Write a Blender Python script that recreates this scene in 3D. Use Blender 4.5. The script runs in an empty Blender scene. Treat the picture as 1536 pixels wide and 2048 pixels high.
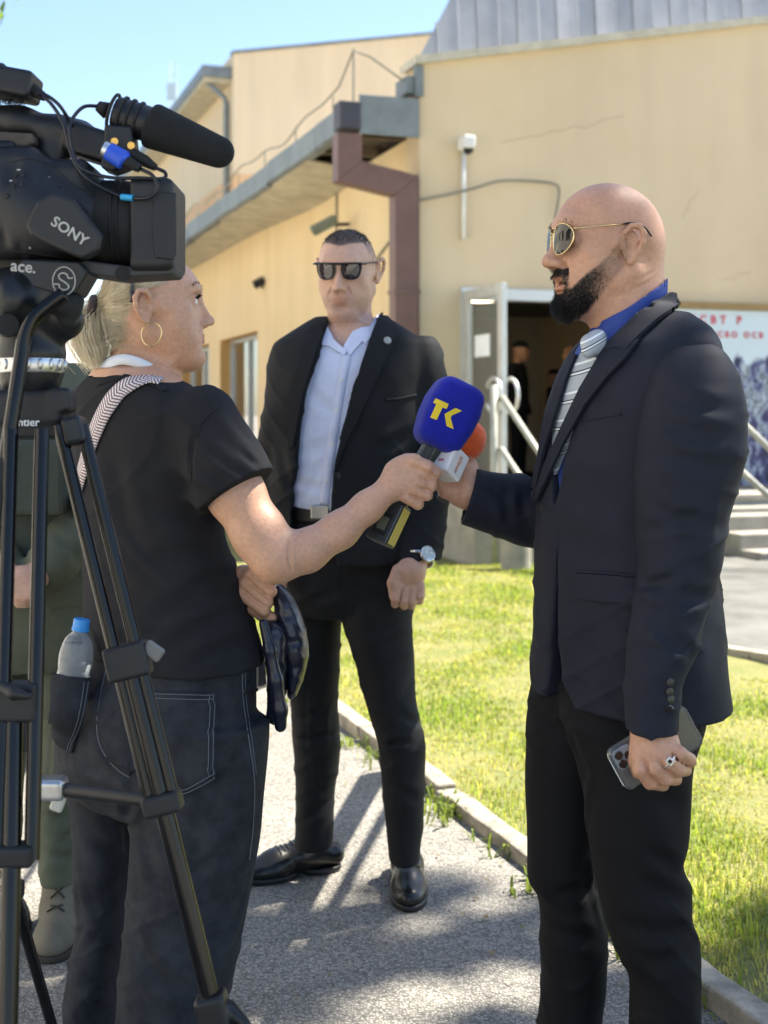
import bpy, bmesh, math, random
import numpy as np
from mathutils import Vector, Matrix, noise as mnoise
from mathutils.geometry import delaunay_2d_cdt, tessellate_polygon

random.seed(7)
RNG = np.random.default_rng(7)
scene = bpy.context.scene
COL = scene.collection

# ------------------------------------------------------------------ camera
FPX = 2600.0            # focal length in photograph pixels (1536 x 2048)
CX, HY, CAMH = 768.0, 830.0, 1.30
cam_data = bpy.data.cameras.new('camera')
cam_data.sensor_fit = 'VERTICAL'
cam_data.sensor_height = 36.0
cam_data.sensor_width = 27.0
cam_data.lens = FPX / 2048.0 * 36.0
cam_data.shift_y = -(1024.0 - HY) / 2048.0
cam_data.clip_start = 0.05
cam_data.clip_end = 3000.0
cam_data.dof.use_dof = True
cam_data.dof.focus_distance = 2.4
cam_data.dof.aperture_fstop = 4.8
cam = bpy.data.objects.new('camera', cam_data)
cam.location = (0, 0, CAMH)
cam.rotation_euler = (math.radians(90), 0, 0)
COL.objects.link(cam)
scene.camera = cam

# ------------------------------------------------------------------ light
SUN_AZ, SUN_EL = math.radians(66), math.radians(56)     # azimuth to the right of the view direction
world = bpy.data.worlds.new('World')
scene.world = world
world.use_nodes = True
wn = world.node_tree.nodes
bg = wn['Background']
sky = wn.new('ShaderNodeTexSky')
sky.sky_type = 'NISHITA'
sky.sun_disc = False
sky.sun_elevation = SUN_EL
sky.sun_rotation = SUN_AZ
sky.air_density = 1.0
sky.dust_density = 0.7
sky.ozone_density = 1.6
world.node_tree.links.new(sky.outputs[0], bg.inputs[0])
bg.inputs[1].default_value = 0.074
sd = bpy.data.lights.new('sun', 'SUN')
sd.energy = 4.2
sd.angle = math.radians(0.55)
sd.color = (1.0, 0.93, 0.80)
sun = bpy.data.objects.new('sun', sd)
sdir = Vector((math.sin(SUN_AZ) * math.cos(SUN_EL), math.cos(SUN_AZ) * math.cos(SUN_EL), math.sin(SUN_EL)))
sun.rotation_euler = sdir.to_track_quat('Z', 'Y').to_euler()
sun.location = sdir * 30
COL.objects.link(sun)
vs = scene.view_settings
vs.view_transform = 'Standard'
vs.look = 'None'
vs.exposure = 1.96
vs.gamma = 1.0
vs.use_curve_mapping = False
scene.cycles.max_bounces = 8
scene.cycles.caustics_reflective = False
scene.cycles.caustics_refractive = False


def P(px, py, d):
    return np.array([(px - CX) / FPX * d, d, CAMH - (py - HY) / FPX * d])


def ground_at(px, py, z=0.0):
    d = (CAMH - z) * FPX / (py - HY)
    p = P(px, py, d)
    return p
# ------------------------------------------------------------------ objects
def link(o, parent=None):
    COL.objects.link(o)
    if parent is not None:
        o.parent = parent
        loc = parent.location if parent.parent is None else Vector((0, 0, 0))
        o.matrix_parent_inverse = Matrix.Translation(-loc)
    return o


def tag(o, label=None, cat=None, group=None, kind=None):
    if label: o['label'] = label
    if cat: o['category'] = cat
    if group: o['group'] = group
    if kind: o['kind'] = kind
    return o


def empty(name, loc, label=None, cat=None, group=None):
    o = bpy.data.objects.new(name, None)
    o.empty_display_size = 0.1
    o.location = loc
    COL.objects.link(o)
    return tag(o, label, cat, group)


def mesh_np(name, v, faces, material=None, parent=None, smooth=True):
    """v (N,3), faces: (M,3)/(M,4) array or list of lists."""
    me = bpy.data.meshes.new(name)
    v = np.asarray(v, dtype=np.float32)
    if isinstance(faces, np.ndarray):
        m, k = faces.shape
        me.vertices.add(len(v)); me.vertices.foreach_set('co', v.ravel())
        me.loops.add(m * k); me.loops.foreach_set('vertex_index', faces.astype(np.int32).ravel())
        me.polygons.add(m)
        me.polygons.foreach_set('loop_start', np.arange(0, m * k, k, dtype=np.int32))
        me.update(calc_edges=True)
        me.validate()
    else:
        me.from_pydata([tuple(map(float, p)) for p in v], [], [tuple(f) for f in faces])
        me.update()
    if smooth:
        me.polygons.foreach_set('use_smooth', np.ones(len(me.polygons), dtype=bool))
    if material is not None:
        me.materials.append(material)
    o = bpy.data.objects.new(name, me)
    link(o, parent)
    return o


def mesh_bm(name, bm, material=None, parent=None, smooth=False, bevel=0.0, seg=2, auto=None):
    me = bpy.data.meshes.new(name)
    bm.normal_update()
    bm.to_mesh(me); bm.free()
    if smooth:
        me.polygons.foreach_set('use_smooth', np.ones(len(me.polygons), dtype=bool))
    if material is not None:
        me.materials.append(material)
    o = bpy.data.objects.new(name, me)
    link(o, parent)
    if bevel > 0:
        b = o.modifiers.new('bevel', 'BEVEL'); b.width = bevel; b.segments = seg
        b.limit_method = 'ANGLE'; b.angle_limit = math.radians(35)
        b.harden_normals = False
    if auto is not None:
        for e in me.edges: pass
        try:
            me.set_sharp_from_angle(angle=math.radians(auto))
        except Exception:
            pass
    return o


def vcol(o, name, arr):
    """per-vertex float or colour attribute"""
    me = o.data
    arr = np.asarray(arr, dtype=np.float32)
    if arr.ndim == 1:
        a = me.attributes.new(name, 'FLOAT', 'POINT')
        a.data.foreach_set('value', arr)
    else:
        a = me.attributes.new(name, 'FLOAT_COLOR', 'POINT')
        if arr.shape[1] == 3:
            arr = np.concatenate([arr, np.ones((len(arr), 1), np.float32)], 1)
        a.data.foreach_set('color', arr.ravel())


def bm_box(bm, c, s, R=None):
    """box centre c, full size s, R 3x3 columns"""
    m = Matrix.Translation(Vector(c))
    if R is not None:
        m = m @ Matrix(R).to_4x4()
    m = m @ Matrix.Diagonal((s[0], s[1], s[2], 1))
    return bmesh.ops.create_cube(bm, size=1.0, matrix=m)['verts']


def axes_z(d):
    """3x3 with z along d"""
    d = Vector(d).normalized()
    q = d.to_track_quat('Z', 'Y')
    return q.to_matrix()


def bm_cyl(bm, a, b, r1, r2=None, seg=20, caps=True):
    a, b = Vector(a), Vector(b)
    r2 = r1 if r2 is None else r2
    m = Matrix.Translation((a + b) / 2) @ axes_z(b - a).to_4x4()
    return bmesh.ops.create_cone(bm, cap_ends=caps, cap_tris=False, segments=seg, radius1=r1, radius2=r2,
                                 depth=(b - a).length, matrix=m)['verts']


def bm_tube(bm, pts, r, seg=8, caps=True):
    """tube through points (r scalar or list)"""
    pts = [Vector(p) for p in pts]
    n = len(pts)
    rs = r if hasattr(r, '__len__') else [r] * n
    t0 = (pts[1] - pts[0]).normalized()
    up = Vector((0, 0, 1)) if abs(t0.z) < 0.9 else Vector((1, 0, 0))
    nrm = (up - t0 * up.dot(t0)).normalized()
    rings = []
    for i, p in enumerate(pts):
        t = (pts[min(i + 1, n - 1)] - pts[max(i - 1, 0)]).normalized()
        nrm = (nrm - t * nrm.dot(t)).normalized()
        bi = t.cross(nrm)
        rings.append([bm.verts.new(p + (nrm * math.cos(2 * math.pi * k / seg) + bi * math.sin(2 * math.pi * k / seg)) * rs[i]) for k in range(seg)])
    for i in range(n - 1):
        for k in range(seg):
            bm.faces.new((rings[i][k], rings[i][(k + 1) % seg], rings[i + 1][(k + 1) % seg], rings[i + 1][k]))
    if caps:
        bm.faces.new(list(reversed(rings[0]))); bm.faces.new(rings[-1])


def spline(pts, n=40):
    """Catmull-Rom through points"""
    p = np.asarray(pts, float)
    if len(p) < 3:
        t = np.linspace(0, 1, n)[:, None]
        return p[0] * (1 - t) + p[-1] * t
    p = np.vstack([2 * p[0] - p[1], p, 2 * p[-1] - p[-2]])
    out = []
    segs = len(p) - 3
    per = max(2, n // segs)
    for i in range(segs):
        a, b, c, d = p[i:i + 4]
        t = np.linspace(0, 1, per, endpoint=False)[:, None]
        out.append(0.5 * ((2 * b) + (-a + c) * t + (2 * a - 5 * b + 4 * c - d) * t ** 2 + (-a + 3 * b - 3 * c + d) * t ** 3))
    out.append(p[-2][None])
    return np.vstack(out)


def bm_lathe(bm, prof, M, seg=24):
    """prof [(r,z)], M 4x4"""
    rings = []
    for r, z in prof:
        if r < 1e-6:
            rings.append([bm.verts.new(M @ Vector((0, 0, z)))])
        else:
            rings.append([bm.verts.new(M @ Vector((r * math.cos(2 * math.pi * k / seg), r * math.sin(2 * math.pi * k / seg), z))) for k in range(seg)])
    for a, b in zip(rings[:-1], rings[1:]):
        if len(a) == 1 and len(b) == 1: continue
        for k in range(seg):
            k2 = (k + 1) % seg
            if len(a) == 1: bm.faces.new((a[0], b[k2], b[k]))
            elif len(b) == 1: bm.faces.new((a[k], a[k2], b[0]))
            else: bm.faces.new((a[k], a[k2], b[k2], b[k]))


def bm_prism(bm, poly, h0, h1, M):
    """extrude 2D polygon (x,y) from z=h0 to h1, mapped by 4x4 M"""
    lo = [bm.verts.new(M @ Vector((x, y, h0))) for x, y in poly]
    hi = [bm.verts.new(M @ Vector((x, y, h1))) for x, y in poly]
    n = len(poly)
    area = sum(poly[i][0] * poly[(i + 1) % n][1] - poly[(i + 1) % n][0] * poly[i][1] for i in range(n))
    if area < 0:
        lo.reverse(); hi.reverse()
    bm.faces.new(list(reversed(lo))); bm.faces.new(hi)
    for i in range(n):
        j = (i + 1) % n
        bm.faces.new((lo[i], lo[j], hi[j], hi[i]))


def frame4(o, x, y, z):
    m = Matrix.Identity(4)
    for i, c in enumerate((x, y, z, o)):
        for j in range(3):
            m[j][i] = float(c[j])
    return m


def text_obj(name, s, M, size, material, parent=None, ext=0.0008, bold=False, sx=1.0, align='CENTER', spacing=1.0):
    cu = bpy.data.curves.new(name, 'FONT')
    cu.body = s; cu.size = size; cu.extrude = ext
    cu.align_x = align; cu.align_y = 'CENTER'
    cu.space_character = spacing
    if bold: cu.offset = size * 0.018
    cu.resolution_u = 3
    t = bpy.data.objects.new(name, cu)
    me = bpy.data.meshes.new_from_object(t)
    bpy.data.objects.remove(t); bpy.data.curves.remove(cu)
    me.transform(M @ Matrix.Diagonal((sx, 1, 1, 1)))
    me.materials.append(material)
    o = bpy.data.objects.new(name, me)
    return link(o, parent)


# ------------------------------------------------------------------ materials
def lk(nt, a, b): nt.links.new(a, b)


def mat(name, col, rough=0.7, var=0.12, vscale=6.0, bump=0.0, bscale=150.0, metallic=0.0, spec=0.5, sheen=0.0,
        col2=None, trans=0.0, ior=1.45, alpha=1.0, emit=None, sss=0.0, coat=0.0, aniso=None, detail=4.0, bdist=0.002, rvar=0.0):
    m = bpy.data.materials.new(name); m.use_nodes = True
    nt = m.node_tree; N = nt.nodes
    b = N['Principled BSDF']
    b.inputs['Roughness'].default_value = rough
    b.inputs['Metallic'].default_value = metallic
    b.inputs['Specular IOR Level'].default_value = spec
    b.inputs['IOR'].default_value = ior
    b.inputs['Transmission Weight'].default_value = trans
    b.inputs['Alpha'].default_value = alpha
    b.inputs['Coat Weight'].default_value = coat
    if sheen:
        b.inputs['Sheen Weight'].default_value = sheen
        b.inputs['Sheen Roughness'].default_value = 0.5
    if sss:
        b.inputs['Subsurface Weight'].default_value = sss
        b.inputs['Subsurface Radius'].default_value = (0.9, 0.35, 0.2)
        b.inputs['Subsurface Scale'].default_value = 0.006
    if emit:
        b.inputs['Emission Color'].default_value = (*emit[:3], 1)
        b.inputs['Emission Strength'].default_value = emit[3]
    tc = N.new('ShaderNodeTexCoord')
    c1 = np.array(col, float)
    if col2 is None:
        lo, hi = c1 * (1 - var), np.minimum(c1 * (1 + var), 1)
    else:
        lo, hi = c1, np.array(col2, float)
    nz = N.new('ShaderNodeTexNoise'); nz.inputs['Scale'].default_value = vscale; nz.inputs['Detail'].default_value = detail
    nz.inputs['Roughness'].default_value = 0.65
    lk(nt, tc.outputs['Object'], nz.inputs['Vector'])
    rp = N.new('ShaderNodeValToRGB')
    rp.color_ramp.elements[0].position = 0.32; rp.color_ramp.elements[1].position = 0.68
    rp.color_ramp.elements[0].color = (*lo, 1); rp.color_ramp.elements[1].color = (*hi, 1)
    lk(nt, nz.outputs['Fac'], rp.inputs['Fac'])
    lk(nt, rp.outputs['Color'], b.inputs['Base Color'])
    if rvar:
        mr = N.new('ShaderNodeMapRange')
        mr.inputs['To Min'].default_value = max(0.02, rough - rvar); mr.inputs['To Max'].default_value = min(1, rough + rvar)
        lk(nt, nz.outputs['Fac'], mr.inputs['Value']); lk(nt, mr.outputs['Result'], b.inputs['Roughness'])
    if bump:
        n2 = N.new('ShaderNodeTexNoise'); n2.inputs['Scale'].default_value = bscale; n2.inputs['Detail'].default_value = 3
        if aniso:
            mp = N.new('ShaderNodeMapping'); mp.inputs['Scale'].default_value = aniso
            lk(nt, tc.outputs['Object'], mp.inputs['Vector']); lk(nt, mp.outputs[0], n2.inputs['Vector'])
        else:
            lk(nt, tc.outputs['Object'], n2.inputs['Vector'])
        bp = N.new('ShaderNodeBump'); bp.inputs['Strength'].default_value = bump; bp.inputs['Distance'].default_value = bdist
        lk(nt, n2.outputs['Fac'], bp.inputs['Height']); lk(nt, bp.outputs['Normal'], b.inputs['Normal'])
    m['_'] = 0
    return m


def bsdf(m): return m.node_tree.nodes['Principled BSDF']


# ------------------------------------------------------------------ SDF modelling
def smin(a, b, k):
    if k <= 0: return np.minimum(a, b)
    h = np.maximum(k - np.abs(a - b), 0.0) / k
    return np.minimum(a, b) - h * h * k * 0.25


def smax(a, b, k): return -smin(-a, -b, k)


def rotz(a):
    c, s = math.cos(a), math.sin(a)
    return np.array([[c, -s, 0], [s, c, 0], [0, 0, 1.0]])


class Frame:
    """local (x fwd, y left, z up) -> world"""
    def __init__(self, o, fwd, up=(0, 0, 1), s=1.0):
        f = np.array(fwd, float); f /= np.linalg.norm(f)
        u = np.array(up, float); u -= f * f.dot(u); u /= np.linalg.norm(u)
        l = np.cross(u, f)
        self.o = np.array(o, float); self.R = np.stack([f, l, u], 1); self.s = s
    def w(self, p): return self.o + self.R @ (np.array(p, float) * self.s)
    def loc(self, p): return ((np.asarray(p) - self.o) @ self.R) / self.s


class SDF:
    def __init__(self): self.ops = []
    def _add(self, fn, c, R, op, k): self.ops.append((fn, None if c is None else np.array(c, np.float32), R, op, k)); return self

    def rc(self, a, b, r1, r2=None, k=0.01, op='u'):
        r2 = r1 if r2 is None else r2
        a = np.array(a, np.float32); b = np.array(b, np.float32)
        ab = b - a; L2 = max(float(ab @ ab), 1e-12)
        def fn(p):
            t = np.clip(((p - a) @ ab) / L2, 0, 1)
            q = p - a - t[:, None] * ab
            return np.sqrt(np.einsum('ij,ij->i', q, q)) - (r1 + (r2 - r1) * t)
        return self._add(fn, (a + b) / 2, math.sqrt(L2) / 2 + max(r1, r2), op, k)

    def chain(self, pts, rs, k=0.01, ki=0.01, op='u'):
        """polyline with radii, internally blended"""
        pts = [np.array(p, np.float32) for p in pts]
        segs = list(zip(pts[:-1], pts[1:], rs[:-1], rs[1:]))
        def fn(p):
            f = None
            for a, b, r1, r2 in segs:
                ab = b - a; L2 = max(float(ab @ ab), 1e-12)
                t = np.clip(((p - a) @ ab) / L2, 0, 1)
                q = p - a - t[:, None] * ab
                d = np.sqrt(np.einsum('ij,ij->i', q, q)) - (r1 + (r2 - r1) * t)
                f = d if f is None else smin(f, d, ki)
            return f
        c = np.mean(pts, 0); R = max(np.linalg.norm(p - c) + r for p, r in zip(pts, rs))
        return self._add(fn, c, R, op, k)

    def ell(self, c, r, R=None, k=0.01, op='u'):
        c = np.array(c, np.float32); r = np.array(r, np.float32)
        Rm = None if R is None else np.array(R, np.float32)
        def fn(p):
            q = p - c
            if Rm is not None: q = q @ Rm
            q1 = q / r
            k0 = np.sqrt(np.einsum('ij,ij->i', q1, q1)) + 1e-9
            q2 = q1 / r
            k1 = np.sqrt(np.einsum('ij,ij->i', q2, q2)) + 1e-9
            return k0 * (k0 - 1) / k1
        return self._add(fn, c, float(r.max()), op, k)

    def box(self, c, half, rad, R=None, k=0.005, op='u'):
        c = np.array(c, np.float32); h = np.array(half, np.float32) - rad
        Rm = None if R is None else np.array(R, np.float32)
        def fn(p):
            q = p - c
            if Rm is not None: q = q @ Rm
            q = np.abs(q) - h
            return np.linalg.norm(np.maximum(q, 0), axis=1) + np.minimum(q.max(1), 0) - rad
        return self._add(fn, c, float(np.linalg.norm(half)), op, k)

    def loft(self, secs, fr=None, k=0.01, op='u', n=2.0, endr=0.0):
        """secs rows (z, cx, cy, rxf, rxb, ry) in frame fr; stacked ellipses, rx differs front/back"""
        S = np.array(sorted(secs, key=lambda s: s[0]), float)
        zz = np.linspace(S[0, 0], S[-1, 0], 160)
        G = np.stack([pchip(S[:, 0], S[:, i], zz) for i in range(1, 6)], 1).astype(np.float32)
        zz = zz.astype(np.float32)
        o = np.zeros(3, np.float32) if fr is None else fr.o.astype(np.float32)
        Rm = None if fr is None else fr.R.astype(np.float32)
        def fn(p):
            q = p - o
            if Rm is not None: q = q @ Rm
            z = np.clip(q[:, 2], zz[0], zz[-1])
            cx, cy, rf, rb, ry = (np.interp(z, zz, G[:, i]) for i in range(5))
            x = q[:, 0] - cx; y = q[:, 1] - cy
            rx = np.where(x > 0, rf, rb)
            if n == 2.0:
                k0 = np.sqrt((x / rx) ** 2 + (y / ry) ** 2) + 1e-9
                k1 = np.sqrt((x / rx ** 2) ** 2 + (y / ry ** 2) ** 2) + 1e-9
                d = k0 * (k0 - 1) / k1
            else:
                k0 = (np.abs(x / rx) ** n + np.abs(y / ry) ** n) ** (1 / n)
                d = (k0 - 1) * np.minimum(rx, ry)
            dz = np.maximum(q[:, 2] - zz[-1], zz[0] - q[:, 2])
            if endr > 0: return smax(d, dz, endr)
            return np.maximum(d, dz)
        mid = (zz[0] + zz[-1]) / 2
        cl = np.array([S[:, 1].mean(), S[:, 2].mean(), mid])
        cw = o + (Rm @ cl if Rm is not None else cl)
        RR = math.hypot((zz[-1] - zz[0]) / 2, max(S[:, 3].max(), S[:, 4].max(), S[:, 5].max())) + max(np.ptp(S[:, 1]), np.ptp(S[:, 2]))
        return self._add(fn, cw, RR, op, k)

    def plane(self, c, n, k=0.0):
        """keep the side opposite to n"""
        c = np.array(c, np.float32); n = np.array(n, np.float32); n /= np.linalg.norm(n)
        return self._add(lambda p: (p - c) @ n, None, None, 'i', k)

    def prism(self, poly, fr, x0, x1, k=0.004, op='s'):
        """polygon in frame's (y,z), extruded along frame x from x0..x1"""
        V = np.array(poly, np.float32)
        o = fr.o.astype(np.float32); Rm = fr.R.astype(np.float32)
        def fn(p):
            q = (p - o) @ Rm
            y, z = q[:, 1], q[:, 2]
            d = np.full(len(p), 1e9, np.float32); s = np.ones(len(p), np.float32)
            nV = len(V)
            for i in range(nV):
                a = V[i]; b = V[i - 1]
                e = b - a
                wy, wz = y - a[0], z - a[1]
                t = np.clip((wy * e[0] + wz * e[1]) / (e @ e), 0, 1)
                d = np.minimum(d, (wy - e[0] * t) ** 2 + (wz - e[1] * t) ** 2)
                c1 = z >= a[1]; c2 = z < b[1]; c3 = e[0] * wz > e[1] * wy
                flip = (c1 & c2 & c3) | (~c1 & ~c2 & ~c3)
                s = np.where(flip, -s, s)
            d2 = s * np.sqrt(d)
            dx = np.maximum(x0 - q[:, 0], q[:, 0] - x1)
            return np.maximum(d2, dx)
        return self._add(fn, None, None, op, k)

    def crease(self, a, b, w, amp):
        """groove (amp>0) or ridge (amp<0) along a segment"""
        a = np.array(a, np.float32); b = np.array(b, np.float32); ab = b - a; L2 = max(float(ab @ ab), 1e-12)
        def fn(p):
            t = np.clip(((p - a) @ ab) / L2, 0, 1)
            q = p - a - t[:, None] * ab
            d2 = np.einsum('ij,ij->i', q, q)
            return amp * np.exp(-d2 / (w * w)) * (0.35 + 0.65 * np.sin(np.pi * np.clip(t * 0.9 + 0.05, 0, 1)))
        return self._add(fn, (a + b) / 2, math.sqrt(L2) / 2 + 2.5 * w, 'd', 0)

    def fold(self, a, b, w, amp, d0=1.5):
        """groove (amp>0) / ridge along a photo-pixel segment, laid on the surface as it is now"""
        t = np.linspace(0, 1, 4)
        bow = .06 * np.sin(t * np.pi)
        px_ = a[0] + (b[0] - a[0]) * t - (b[1] - a[1]) * bow; py_ = a[1] + (b[1] - a[1]) * t + (b[0] - a[0]) * bow
        q = self.cast(px_, py_, d0, 5.0, 40)
        q = q[np.abs(self(q)) < .012].astype(np.float32)
        if len(q) < 2: return self
        segs = list(zip(q[:-1], q[1:])); n = len(segs)
        def fn(p):
            best = np.full(len(p), 1e9, np.float32); tt = np.zeros(len(p), np.float32)
            for i, (u, v) in enumerate(segs):
                uv = v - u; L2 = max(float(uv @ uv), 1e-12)
                t_ = np.clip(((p - u) @ uv) / L2, 0, 1)
                e = p - u - t_[:, None] * uv
                d2 = np.einsum('ij,ij->i', e, e)
                m = d2 < best
                best = np.where(m, d2, best); tt = np.where(m, (i + t_) / n, tt)
            d = np.sqrt(best)
            prof = np.exp(-(d / w) ** 2) - .45 * np.exp(-((d - 1.7 * w) / (.8 * w)) ** 2)      # groove with raised lips
            return (amp * prof * np.sin(np.pi * np.clip(tt * .92 + .04, 0, 1)) ** .7).astype(np.float32)
        c = q.mean(0); R = float(np.linalg.norm(q - c, axis=1).max()) + 3.5 * w
        return self._add(fn, c, R, 'd', 0)

    def disp(self, fn):
        return self._add(fn, None, None, 'd', 0)

    def _wrap(self, other):
        if not isinstance(other, SDF): return other, None, None
        lo, hi = other.bounds()
        c = (lo + hi) / 2; R = float(np.linalg.norm(hi - c))
        if not np.isfinite(R) or R > 50: c, R = None, None
        return (lambda p: other(p, 64 < len(p) < 6000)), c, R

    def sub(self, other, k=0.003):
        f, c, R = self._wrap(other)
        return self._add(f, c, R, 's', k)

    def uni(self, other, k=0.003):
        f, c, R = self._wrap(other)
        return self._add(f, c, R, 'u', k)

    def __call__(self, p, cull=False):
        p = np.asarray(p, np.float32)
        f = np.full(len(p), 9.0, np.float32)
        if cull:
            c = (p.max(0) + p.min(0)) / 2; rad = float(np.linalg.norm(p.max(0) - c))
        for fn, oc, R, op, k in self.ops:
            if cull and oc is not None and np.linalg.norm(oc - c) - R - rad > (0.02 + k if op != 'd' else 0): continue
            d = fn(p)
            if op == 'u': f = smin(f, d, k)
            elif op == 's': f = smax(f, -d, k)
            elif op == 'i': f = smax(f, d, k)
            elif op == 'd': f = f + d
        return f.astype(np.float32)

    def bounds(self):
        lo = np.full(3, 1e9); hi = -lo
        for fn, oc, R, op, k in self.ops:
            if op == 'u' and oc is not None:
                lo = np.minimum(lo, oc - R); hi = np.maximum(hi, oc + R)
        return lo - 0.01, hi + 0.01

    def mesh(self, h, lo=None, hi=None, smooth_it=1):
        l0, h0 = self.bounds()
        lo = l0 if lo is None else np.array(lo, float); hi = h0 if hi is None else np.array(hi, float)
        B = 12
        nb = np.maximum(1, np.ceil((hi - lo) / (h * B)).astype(int))
        n = nb * B + 1
        vals = np.full(n, 1.0, np.float32)
        bi = np.stack(np.meshgrid(*[np.arange(k) for k in nb], indexing='ij'), -1).reshape(-1, 3)
        cen = lo + (bi * B + B / 2) * h
        fc = np.concatenate([self(cen[i:i + 20000]) for i in range(0, len(cen), 20000)])
        rad = math.sqrt(3) / 2 * B * h
        keep = np.abs(fc) < rad * 1.5 + 0.008
        g = np.stack(np.meshgrid(*[np.arange(B + 1)] * 3, indexing='ij'), -1).reshape(-1, 3)
        for b_, ins in zip(bi[~keep], fc[~keep] < 0):
            if ins:
                s = b_ * B
                vals[s[0]:s[0] + B + 1, s[1]:s[1] + B + 1, s[2]:s[2] + B + 1] = -1.0
        for b_ in bi[keep]:
            s = b_ * B
            p = (lo + (g + s) * h).astype(np.float32)
            vals[s[0]:s[0] + B + 1, s[1]:s[1] + B + 1, s[2]:s[2] + B + 1] = self(p, True).reshape(B + 1, B + 1, B + 1)
        return surface_nets(vals, lo, h, smooth_it)

    def grad(self, p, e=0.0012):
        p = np.asarray(p, np.float32)
        g = np.stack([self(p + np.array(d, np.float32)) - self(p - np.array(d, np.float32)) for d in ((e, 0, 0), (0, e, 0), (0, 0, e))], 1)
        return g / (np.linalg.norm(g, axis=1, keepdims=True) + 1e-9)

    def cast(self, px, py, d0=1.2, d1=5.0, steps=90):
        """march camera rays through photo pixels to the surface"""
        px = np.asarray(px, float); py = np.asarray(py, float)
        dr = np.stack([(px - CX) / FPX, np.ones_like(px), -(py - HY) / FPX], 1)
        t = np.full(len(px), d0)
        o = np.array([0, 0, CAMH])
        for _ in range(steps):
            f = self(o + dr * t[:, None])
            t = np.minimum(t + np.clip(f, -0.02, 0.3) * 0.7, d1)
        return o + dr * t[:, None]

    def snap(self, p, off=0.0, it=6):
        """move points onto the surface"""
        p = np.asarray(p, float).copy()
        for _ in range(it):
            f = self(p) - off
            p -= self.grad(p) * (f * 0.8)[:, None]
        return p


def pchip(x, y, q):
    """monotone cubic interpolation"""
    x = np.asarray(x, float); y = np.asarray(y, float)
    if len(x) == 2: return np.interp(q, x, y)
    h = np.diff(x); dl = np.diff(y) / h
    m = np.zeros_like(y)
    m[0], m[-1] = dl[0], dl[-1]
    for i in range(1, len(y) - 1):
        if dl[i - 1] * dl[i] > 0:
            w1 = 2 * h[i] + h[i - 1]; w2 = h[i] + 2 * h[i - 1]
            m[i] = (w1 + w2) / (w1 / dl[i - 1] + w2 / dl[i])
    i = np.clip(np.searchsorted(x, q) - 1, 0, len(h) - 1)
    t = (q - x[i]) / h[i]
    return ((2 * t ** 3 - 3 * t ** 2 + 1) * y[i] + (t ** 3 - 2 * t ** 2 + t) * h[i] * m[i] + (-2 * t ** 3 + 3 * t ** 2) * y[i + 1] + (t ** 3 - t ** 2) * h[i] * m[i + 1])


def surface_nets(v, lo, h, smooth_it=1):
    s = v < 0
    nx, ny, nz = v.shape
    cnt = np.zeros((nx - 1, ny - 1, nz - 1), np.uint8)
    offs = [(i, j, k) for i in (0, 1) for j in (0, 1) for k in (0, 1)]
    for i, j, k in offs:
        cnt += s[i:nx - 1 + i, j:ny - 1 + j, k:nz - 1 + k]
    act = (cnt > 0) & (cnt < 8)
    idx = np.argwhere(act)
    cv = np.stack([v[idx[:, 0] + i, idx[:, 1] + j, idx[:, 2] + k] for i, j, k in offs], 1)
    acc = np.zeros((len(idx), 3)); num = np.zeros(len(idx))
    for a in range(8):
        for b in range(a + 1, 8):
            oa, ob = np.array(offs[a]), np.array(offs[b])
            if np.abs(oa - ob).sum() != 1: continue
            va, vb = cv[:, a], cv[:, b]
            m = (va < 0) != (vb < 0)
            t = np.where(m, va / np.where(m, va - vb, 1), 0)
            acc += np.where(m[:, None], oa + t[:, None] * (ob - oa), 0)
            num += m
    pos = lo + (idx + acc / num[:, None]) * h
    vid = np.full(act.shape, -1, np.int32); vid[act] = np.arange(len(idx))
    quads = []
    for ax in range(3):
        sl0 = [slice(None)] * 3; sl1 = [slice(None)] * 3
        sl0[ax] = slice(0, -1); sl1[ax] = slice(1, None)
        o1, o2 = (ax + 1) % 3, (ax + 2) % 3
        a, b = s[tuple(sl0)], s[tuple(sl1)]
        e = np.argwhere(a != b)
        e = e[(e[:, o1] > 0) & (e[:, o2] > 0)]
        lim = np.array(act.shape)
        e = e[(e[:, o1] < lim[o1]) & (e[:, o2] < lim[o2])]
        ins = a[tuple(e.T)]
        def cell(d1, d2):
            c = e.copy(); c[:, o1] -= d1; c[:, o2] -= d2
            return vid[tuple(c.T)]
        q = np.stack([cell(1, 1), cell(0, 1), cell(0, 0), cell(1, 0)], 1)
        q[~ins] = q[~ins][:, ::-1]
        quads.append(q)
    q = np.concatenate(quads)
    for _ in range(smooth_it):
        sm = np.zeros_like(pos); c = np.zeros(len(pos))
        for a, b in ((0, 1), (1, 2), (2, 3), (3, 0)):
            np.add.at(sm, q[:, a], pos[q[:, b]]); np.add.at(sm, q[:, b], pos[q[:, a]])
            np.add.at(c, q[:, a], 1); np.add.at(c, q[:, b], 1)
        pos = pos * 0.5 + sm / np.maximum(c, 1)[:, None] * 0.5
    return pos, q


def in_poly(pts, poly):
    x, y = pts[:, 0], pts[:, 1]
    ins = np.zeros(len(pts), bool)
    n = len(poly)
    for i in range(n):
        x1, y1 = poly[i]; x2, y2 = poly[i - 1]
        c = ((y1 > y) != (y2 > y)) & (x < (x2 - x1) * (y - y1) / (y2 - y1 + 1e-12) + x1)
        ins ^= c
    return ins


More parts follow.
